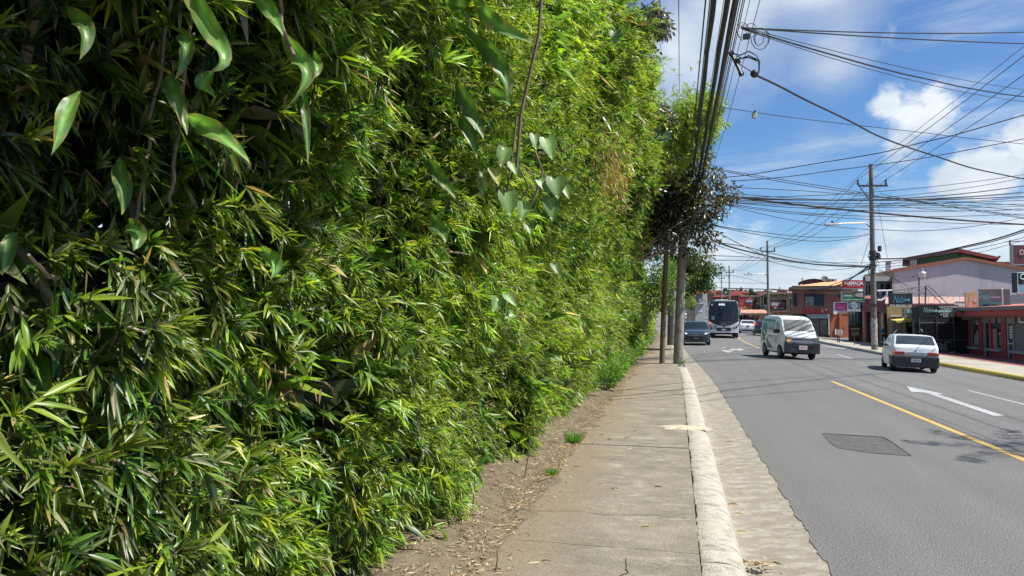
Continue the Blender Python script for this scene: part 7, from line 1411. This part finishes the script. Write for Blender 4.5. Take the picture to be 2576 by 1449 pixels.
# tile canopies and shop row under the beige house
FP = FZ(6, 400, 900, 98); tr = thing('shop_row', 'row of little shops under a patchy red tile canopy beyond the bus', 'building', FP.pt(0, 0, 0)); FP.part('wall', (FP.px(6, 60, 0)[0], -1, FP.px(6, 1275, 0)[0], FP.px(6, 0, 900)[1]), -4, -1.5, mat('row_wall', (.12, .085, .07), .85, var=.4, scale=1.2, col2=(.26, .17, .13)), tr)
tile = mat('patchy_tile', (.42, .13, .08), .8, var=.3, scale=4, col2=(.62, .38, .28))
n = 16
for i in range(n):
    a = FP.px(6, 110+i*38, 945); b = FP.px(6, 145+i*38, 872); p = FP.pt(a[0], a[1], .6); MB().obox(p, FP.u*((FP.px(6, 147, 0)[0]-FP.px(6, 110, 0)[0])), -FP.n*1.9+Vector((0, 0, b[1]-a[1])), (0, 0, .12)).build('tile_course', tile, tr)
FP.part('canopy_edge', FP.r(6, 105, 938, 720, 955), .5, .65, mat('edge_blue', (.20, .22, .25), .7), tr); FP.part('fascia', FP.r(6, 830, 885, 1210, 935), -.6, .2, mat('fascia_dark', (.07, .055, .05), .8), tr)
for i in range(11): FP.part('tile', FP.r(6, 835+i*34, 893, 862+i*34, 915), .2, .35, tile, tr)
for x in (150, 240, 310, 470, 560): FP.part('doorway', (FP.px(6, x, 0)[0], -.8, FP.px(6, x+48, 0)[0], FP.px(6, 0, 965)[1]), -1.5, -1.42, [MATS['dark_glass'], mat('door_blue', (.06, .09, .11), .6), mat('door_tan', (.42, .36, .28), .7)][x % 3], tr)
oc = thing('canopy', 'bright orange canopy sheet just right of the bus', 'canopy', FP.pt(*FP.px(6, 250, 820))); F8 = FZ(6, 250, 800, 108); F8.poly(P6(F8, ((110, 835), (130, 800), (330, 765), (405, 755), (400, 805), (210, 818)))[::-1], -1.5, 0, 'sheet', mat('canopy_orange', (.75, .30, .08), .7), oc); F8.part('pale_panel', F8.r(6, 250, 838, 365, 862), -.5, 0, ink_w, oc)
# red billboard wall with round emblem
F7 = FZ(6, 200, 640, 122); rb = thing('billboard', 'large red painted wall sign with a round red white and blue ball', 'billboard', F7.pt(0, 2, 0)); F7.part('board', F7.r(6, 75, 548, 400, 800), -.5, 0, mat('billboard_red', (.36, .05, .05), .7, var=.2, scale=1), rb); F7.part('top_strip', F7.r(6, 100, 538, 430, 550), -.5, .1, mat('strip_white', (.5, .5, .5), .7), rb)
c = F7.px(6, 295, 650); rad = 4.4
rad = abs(F7.px(6, 372, 650)[0]-c[0])
def cap_(z0, z1): return [(c[0]+rad*math.sqrt(max(0, 1-z*z))*s_, c[1]+rad*z) for s_, zz in ((-1, [z0+(z1-z0)*i/10 for i in range(11)]), (1, [z1-(z1-z0)*i/10 for i in range(11)])) for z in zz]
F7.poly(cap_(-.999, .999)[::-1], .02, .06, 'ball', mat('ball_white', (.5, .48, .5), .6), rb); F7.poly(cap_(.25, .99)[::-1], .06, .09, 'ball_top', mat('ball_red', (.42, .08, .07), .6), rb); F7.poly(cap_(-.99, -.35)[::-1], .06, .09, 'ball_base', mat('ball_blue', (.03, .05, .16), .6), rb)
# ---------- far left houses
def house(label, depth, k, x0, y0, x1, y1, wallm, roofpoly, roofm, wins=(), name='house', back=8):
    F_ = FZ(k, x0, y0, depth); t = thing(name, label, 'house', F_.pt(*F_.px(k, (x0+x1)/2, y1))); a0, z0, a1, z1 = F_.r(k, x0, y0, x1, y1); F_.part('wall', (a0, z0-4, a1, z1), -back, 0, wallm, t)
    if roofpoly: F_.poly([F_.px(k, x, y) for x, y in roofpoly][::-1], -back, .6, 'roof', roofm, t)
    for w_ in wins: F_.window(F_.r(k, *w_), t, .12, MATS['white_paint'], MATS['dark_glass'], 1)
    return t
rr3 = mat('far_red_roof', (.50, .13, .11), .75, var=.15, scale=.8); olive = mat('olive_wall', (.20, .22, .15), .85, var=.1); brw = mat('brown_wall', (.22, .14, .09), .85)
house('olive green far house with a red roof, left of the far poles', 205, 10, 290, 235, 452, 440, olive, ((225, 240), (345, 165), (460, 172), (470, 245)), rr3, ((350, 360, 405, 420),))
house('brown gabled far house with a red roof behind the bus roof', 215, 10, 560, 235, 880, 420, brw, ((440, 240), (455, 190), (830, 165), (900, 210), (840, 190), (700, 238)), rr3, ((712, 238, 748, 280),))
house('pale small far house front beside the olive house', 195, 10, 455, 240, 560, 420, mat('pale_wall', (.42, .44, .45), .85), None, None, ((470, 355, 535, 415),))
house('low far roof in red tiles above the bus roof, left one', 170, 10, 680, 325, 1000, 420, brw, ((650, 328), (760, 270), (1010, 300), (1020, 335)), rr3)
house('wide far red roof to the right of the far poles', 185, 10, 1100, 240, 1480, 420, mat('far_brick', (.26, .10, .07), .85), ((1020, 250), (1100, 190), (1400, 190), (1500, 240)), rr3)
house('second wide red roof lower in front of the first', 160, 10, 1050, 290, 1400, 420, mat('far_brick', (1, 1, 1)), ((980, 300), (1150, 238), (1290, 240), (1410, 290)), rr3)
house('tiny red roofed house under the dark tree at far left', 190, 10, 110, 320, 290, 470, mat('far_tan', (.30, .27, .2), .85), ((95, 320), (200, 262), (290, 262), (290, 315)), rr3, ((140, 345, 190, 400),))
house('long plain grey warehouse wall left of the bus', 150, 10, 280, 480, 470, 700, mat('warehouse_grey', (.36, .37, .38), .85), ((280, 485), (330, 470), (460, 420), (470, 420), (470, 485)), mat('roof_pale', (.42, .43, .44), .7), ((345, 625, 440, 665),), 'warehouse')
house('dark shaded house front behind the yellow green tree', 165, 10, 90, 530, 285, 690, mat('shade_wall', (.13, .12, .10), .85), None, None)
house('far house roofs at the foot of the hill behind the second pole', 150, 6, 480, 450, 700, 560, brw, ((420, 500), (560, 440), (700, 450), (700, 475)), rr3)
house('far small red roof above the beige house', 140, 6, 930, 425, 1130, 470, brw, ((900, 430), (960, 402), (1110, 400), (1140, 432)), rr3)
c = at(*ZM(10, 150, 440), 150); leafy_tree('leafy_tree', 'yellow green spreading tree on the far left pavement', (c.x, c.y, gz(c.x, c.y)), 4, c, (1.4, 1.4, .85), 3000, .26, .14, [[.22, .26, .05], [.15, .20, .05], [.28, .30, .08]], gm_, .1, 61, 6, 26)
c = at(*ZM(10, 1530, 250), 240); leafy_tree('leafy_tree', 'dark round tree on the skyline behind the billboard', (c.x, c.y, gz(c.x, c.y)), 4, c, (2.1, 2, 1.1), 2500, .35, .2, [[.04, .07, .03], [.06, .09, .04], [.03, .05, .02]], gm_, .12, 62, 6, 30)
c = at(*ZM(10, 30, 300), 120); leafy_tree('leafy_tree', 'light green tree top between the far pole and the dark tree', (c.x, c.y, gz(c.x, c.y)), 4, c, (1.6, 1.6, 2.4), 3000, .35, .18, [[.10, .16, .03], [.07, .12, .03]], gm_, .12, 63, 6, 26)
# distant wooded ridge
n = 26000; a = rng.uniform(-.5, 1.1, n); dist = rng.uniform(430, 620, n); x = np.sin(a)*dist; y = np.cos(a)*dist; hz = 12+2.5*np.sin(a*9+1)+1.8*np.sin(a*23)+(dist-430)*.02; z = hz*rng.uniform(.1, 1, n)**.5
V, F, k = leaf_arrays(np.stack([x, y, z], 1), norm(rng.normal(0, 1, (n, 3))), norm(rng.normal(0, 1, (n, 3))+np.array([0, -1, 1])), rng.uniform(2.5, 4.5, n), rng.uniform(2, 3.5, n), np.zeros(n), False, 'broad'); o = leaf_mesh('distant_woods', V, F, np.array([[.045, .065, .04]])*rng.uniform(.6, 1.5, (n, 1)), gm_, None, 'stuff', k); tag(o, 'dark green wooded ridge along the horizon')
# water tank silhouettes on the skyline
F6 = FZ(6, 1000, 360, 300); wt = thing('water_tank', 'pale roof tank on the skyline above the beige house', 'water tank', F6.pt(*F6.px(6, 1000, 400))); F6.part('tank', F6.r(6, 965, 340, 1005, 395), -3, 0, mat('tank_grey', (.3, .34, .35), .7), wt); F6.part('tank', F6.r(6, 1015, 370, 1075, 405), -3, 0, ink_w, wt)
# ---------- signs above the red shop
FD = Fac(at(*ZM(2, 1917, 800), 44), Vector((.90, -.42, 0))); dn = thing('shop_sign', 'large dental clinic sign with teal base and thick black edge above the red shop', 'sign', FD.pt(0, 1, 0)); P2d = P2_(FD, ((1917, 925), (1917, 672), (2232, 640), (2232, 915)))
zlo = P2d[0][1]; zhi = P2d[1][1]; aR = P2d[2][0]; D_ = (0, zlo, aR, zhi); FD.part('board', D_, -.02, 0, mat('dental_photo', (.10, .12, .12), .4, var=.6, scale=1.6, col2=(.30, .34, .33)), dn); FD.part('base_band', (0, zlo, aR, zlo+(zhi-zlo)*.33), 0, .015, dteal, dn)
for r_ in ((-.03, zlo-.03, aR+.03, zlo), (-.03, zhi, aR+.03, zhi+.04), (-.03, zlo, 0, zhi), (aR, zlo, aR+.07, zhi)): FD.part('frame', r_, -.35, .02, ink_w, dn)
FD.part('box', (-.02, zlo, aR+.02, zhi), -.5, -.03, blk, dn); hh = zhi-zlo
MB().obox(FD.pt(aR+.08, zlo, -.02), FD.n*-.9+FD.u*.25, FD.u*.02, (0, 0, hh)).build('side_face', blk, dn)
FD.text('Dr. Ortodoncia', (aR*.48, zlo+hh*.52, aR*.95, zlo+hh*.64), .02, ink_w, dn, bold=.03); FD.part('logo_block', (aR*.18, zlo+hh*.45, aR*.46, zlo+hh*.72), 0, .012, dteal, dn); FD.text('Clinica', (aR*.2, zlo+hh*.5, aR*.45, zlo+hh*.62), .02, mat('ink_mint', (.4, .65, .6), .6), dn, shear=.3); FD.text('8888-0210', (aR*.2, zlo+hh*.10, aR*.48, zlo+hh*.2), .02, blk, dn, bold=.03); FD.text('2262-1', (aR*.58, zlo+hh*.10, aR*.82, zlo+hh*.2), .02, blk, dn, bold=.03)
tooth = [FD.pt(aR*(.07+.055*math.cos(t)*(1+.3*math.sin(t))), zlo+hh*(.70+.18*math.sin(t)), .03) for t in [i/12*6.283 for i in range(13)]]; MB().tube(tooth, .018, 5).build('tooth_symbol', MATS['ink_mint'], dn)
for x0, y0, x1, y1 in ((2290, 685, 2536, 775), (2290, 735, 2480, 760), (2290, 805, 2390, 905), (2320, 905, 2420, 908)): MB().tube([FB.pt(*FB.px(2, x0, y0), 1), FB.pt(*FB.px(2, x1, y1), 1)], .022, 5).build('strut', mat('strut_red', (.35, .05, .05), .6), dn)
MB().tube([FD.pt(aR*.85, zlo, -.2), FD.pt(aR*.85, zlo-.35, -.2)], .04, 6).build('support', MATS['dark_metal'], dn)
FK = FZ(2, 1820, 820, 45.5); ws_ = thing('shop_sign', 'sign board printed with tan faces and wood tones, left of the dental sign', 'sign', FK.pt(0, 1, 0)); FK.poly(P2_(FK, ((1752, 935), (1732, 718), (1915, 700), (1920, 935)))[::-1], -.1, 0, 'board', mat('wood_print', (.34, .17, .09), .6, var=.45, scale=2.2, stretch=(1, 1, .5), col2=(.55, .38, .26)), ws_); FK.poly(P2_(FK, ((1770, 935), (1800, 730), (1835, 730), (1830, 900), (1845, 935)))[::-1], 0, .015, 'print', mat('tan_print', (.50, .32, .20), .6, var=.25, scale=3), ws_); FK.poly(P2_(FK, ((1845, 820), (1870, 805), (1900, 815), (1895, 845), (1860, 850)))[::-1], 0, .02, 'print', mat('ink_cream', (.5, .42, .36), .6, var=.4, scale=8), ws_)
FJ = FZ(2, 2480, 580, 36); js_ = thing('shop_sign', 'dark and light blue sign with a heart shaped tooth cut by the right edge', 'sign', FJ.pt(0, 2, 0)); FJ.part('board', FJ.r(2, 2455, 450, 2700, 600), -.1, 0, blk, js_); FJ.part('base_band', FJ.r(2, 2455, 602, 2700, 712), -.1, 0, mat('band_blue', (.18, .36, .42), .5), js_); FJ.part('frame', FJ.r(2, 2443, 442, 2455, 718), -.3, .02, ink_w, js_); FJ.part('frame', FJ.r(2, 2443, 440, 2700, 450), -.3, .02, ink_w, js_); FJ.part('side_face', FJ.r(2, 2422, 445, 2443, 715), -.3, -.01, blk, js_)
ht = [FJ.pt(*FJ.px(2, 2522+42*math.cos(t)*(1-.25*math.sin(t)), 498-36*math.sin(t)), .03) for t in [i/12*6.283 for i in range(13)]]; MB().tube(ht, .03, 5).build('tooth_symbol', MATS['ink_mint'], js_); FJ.text('M', FJ.r(2, 2530, 560, 2560, 585), .01, ink_w, js_); MB().tube([FJ.pt(*FJ.px(2, 2600, 720), -.2), FJ.pt(*FJ.px(2, 2600, 1000), -.2)], .06, 6).build('post', MATS['dark_metal'], js_)
FI = FZ(2, 2450, 200, 30); ms_ = thing('shop_sign', 'maroon sign with a pale flower emblem high at the right edge', 'sign', FI.pt(0, 4, 0)); FI.part('board', FI.r(2, 2388, 68, 2700, 335), -.12, 0, mat('sign_maroon', (.10, .03, .04), .5), ms_); FI.part('frame', FI.r(2, 2372, 62, 2388, 340), -.16, .02, MATS['galvanised'], ms_); FI.part('frame', FI.r(2, 2372, 330, 2700, 342), -.16, .02, MATS['galvanised'], ms_)
for a_ in range(0, 360, 45): cpt = FI.pt(*FI.px(2, 2500+28*math.cos(R(a_)), 170+28*math.sin(R(a_))), .02); MB().ball(cpt, .04, 8, 6, (1, .4, 1)).build('petal', mat('petal_pink', (.42, .28, .30), .6), ms_)
FI.text('FLORA', FI.r(2, 2530, 165, 2640, 190), .01, MATS['petal_pink'], ms_); MB().tube([FI.pt(*FI.px(2, 2366, 0), -.1), FI.pt(*FI.px(2, 2368, 70), -.1)], .03, 6).tube([FI.pt(*FI.px(2, 2305, 22), -.1), FI.pt(*FI.px(2, 2560, 8), -.1)], .02, 6).build('bracket', MATS['dark_metal'], ms_); MB().tube([FI.pt(*FI.px(2, 2650, 60), -.2), FI.pt(*FI.px(2, 2650, 1100), -.2)], .08, 8).build('post', MATS['dark_metal'], ms_)
FBx = Fac(FA.pt(pxs(2560), 1.9, 1.1), (.2, -1, 0)); wb = thing('shop_sign', 'small brown framed sign hanging under the red shop eaves at the right edge', 'sign', FA.pt(pxs(2560), 2, 1.1)); q = FBx.r(2, 2480, 1035, 2640, 1110); FBx.part('board', q, -.06, 0, mat('board_brown', (.13, .07, .06), .7), wb)
for r_ in ((q[0]-.05, q[1]-.05, q[2]+.05, q[1]), (q[0]-.05, q[3], q[2]+.05, q[3]+.05), (q[0]-.05, q[1], q[0], q[3])): FBx.part('frame', r_, -.08, .03, MATS['white_paint'], wb)
# grey wall strip and low parapet at right behind signs
FI2 = FZ(2, 2400, 800, 54); gwl = thing('building', 'low grey parapet between the mauve wall and the red roof', 'wall', FI2.pt(0, 1, 0)); FI2.poly(P2_(FI2, ((2290, 950), (2290, 760), (2500, 725), (2700, 722), (2700, 950)))[::-1], -1, 0, 'wall', mat('parapet_grey', (.17, .175, .20), .85), gwl)
# railing on the red forecourt
rl_ = thing('railing', 'thin dark railing on the edge of the red forecourt', 'railing', (14.5, 30, -.3))
for i in range(12): y_ = 26+i*.85; MB().tube([(14.6, y_, gz(14.6, y_)+.1), (14.6, y_, gz(14.6, y_)+.62)], .012, 5).build('upright', MATS['dark_metal'], rl_)
MB().tube([(14.6, 26, gz(14.6, 26)+.60), (14.6, 35.4, gz(14.6, 35)+.60)], .014, 5).build('rail', MATS['dark_metal'], rl_)
# person walking in
pp = at(*ZM(3, 645, 618), 61); FP_ = 61; hgt = 1.42
pt = thing('person', 'woman with dark hair in a blue top and black trousers standing at the brown doorway', 'person', (pp.x, pp.y, pp.z)); k_ = hgt/1.7
J = [(0, 0, .95), (0, 0, 1.15), (0, 0, 1.38), (-.17, 0, 1.38), (.17, 0, 1.38), (-.25, .02, 1.10), (.25, .02, 1.10), (-.22, .15, .92), (.22, .15, .92)]
body = skin_body([(x*k_, y*k_, z*k_) for x, y, z in J], [(0, 1), (1, 2), (2, 3), (2, 4), (3, 5), (4, 6), (5, 7), (6, 8)], [(.17*k_, .13*k_), (.15*k_, .12*k_), (.13*k_, .10*k_), .07, .07, .05, .05, .035, .035], mat('top_blue', (.03, .10, .17), .85), pt)
skin_body([(x*k_, y*k_, z*k_) for x, y, z in [(0, 0, .93), (-.10, 0, .85), (.10, 0, .85), (-.11, .04, .48), (.13, -.02, .48), (-.11, .0, .08), (.15, -.1, .10), (-.11, .10, .04), (.15, .0, .04)]], [(0, 1), (0, 2), (1, 3), (2, 4), (3, 5), (4, 6), (5, 7), (6, 8)], [(.17*k_, .14*k_), .10, .10, .075, .075, .05, .05, .04, .04], mat('trousers_black', (.018, .018, .022), .9), pt, 'trousers')
hd = MB().tube([(0, 0, 1.38*k_), (0, .01, 1.5*k_)], .045, 10).ball((0, .01, 1.59*k_), .095*k_, 12, 9, (.85, .95, 1.2)).build('head', skin_m, pt, smooth=True); MB().ball((0, -.015, 1.61*k_), .107*k_, 12, 9, (.95, 1, 1.1)).build('hair', hair_m, hd, smooth=True); MB().ball((0, -.09, 1.60*k_), .05, 8, 6).build('hair_bun', hair_m, hd, smooth=True)
for s_ in (-1, 1):
    hb = MB().ball((s_*.21*k_, .17*k_, .88*k_), .035, 8, 6, (.6, .9, 1.1))
    for f in range(4): hb.tube([(s_*.21*k_, (.15+f*.016)*k_, .86*k_), (s_*.205*k_, (.155+f*.016)*k_, .80*k_)], .008, 5)
    hb.build('hand', skin_m, pt, smooth=True); MB().box((s_*.12*k_-.04, -.02, 0), (s_*.12*k_+.04, .2, .05)).build('shoe', ink_w if s_ < 0 else blk, pt, bevel=.015)
# far road sign by the traffic
sg_ = ground(*ZM(10, 228, 850)); FN2 = Fac(sg_, CR); f2 = thing('road_sign', 'round back of a far road sign beside the distant cars', 'sign', sg_); c = FN2.px(10, 228, 645); MB().tube([sg_, FN2.pt(*c)], .06, 6).build('post', MATS['dark_metal'], f2); q = FN2.pt(*c); MB().tube([q, q+FN2.n*.04], abs(FN2.px(10, 275, 645)[0]-c[0]), 16).build('disc', mat('disc_grey', (.3, .32, .32), .6), f2)
sg2 = ground(*ZM(10, 157, 858)); t_ = thing('post', 'thin dark post beside the far road sign', 'post', sg2); F5 = Fac(sg2, CR); MB().tube([sg2, F5.pt(*F5.px(10, 157, 630))], .08, 6).build('shaft', MATS['dark_metal'], t_)
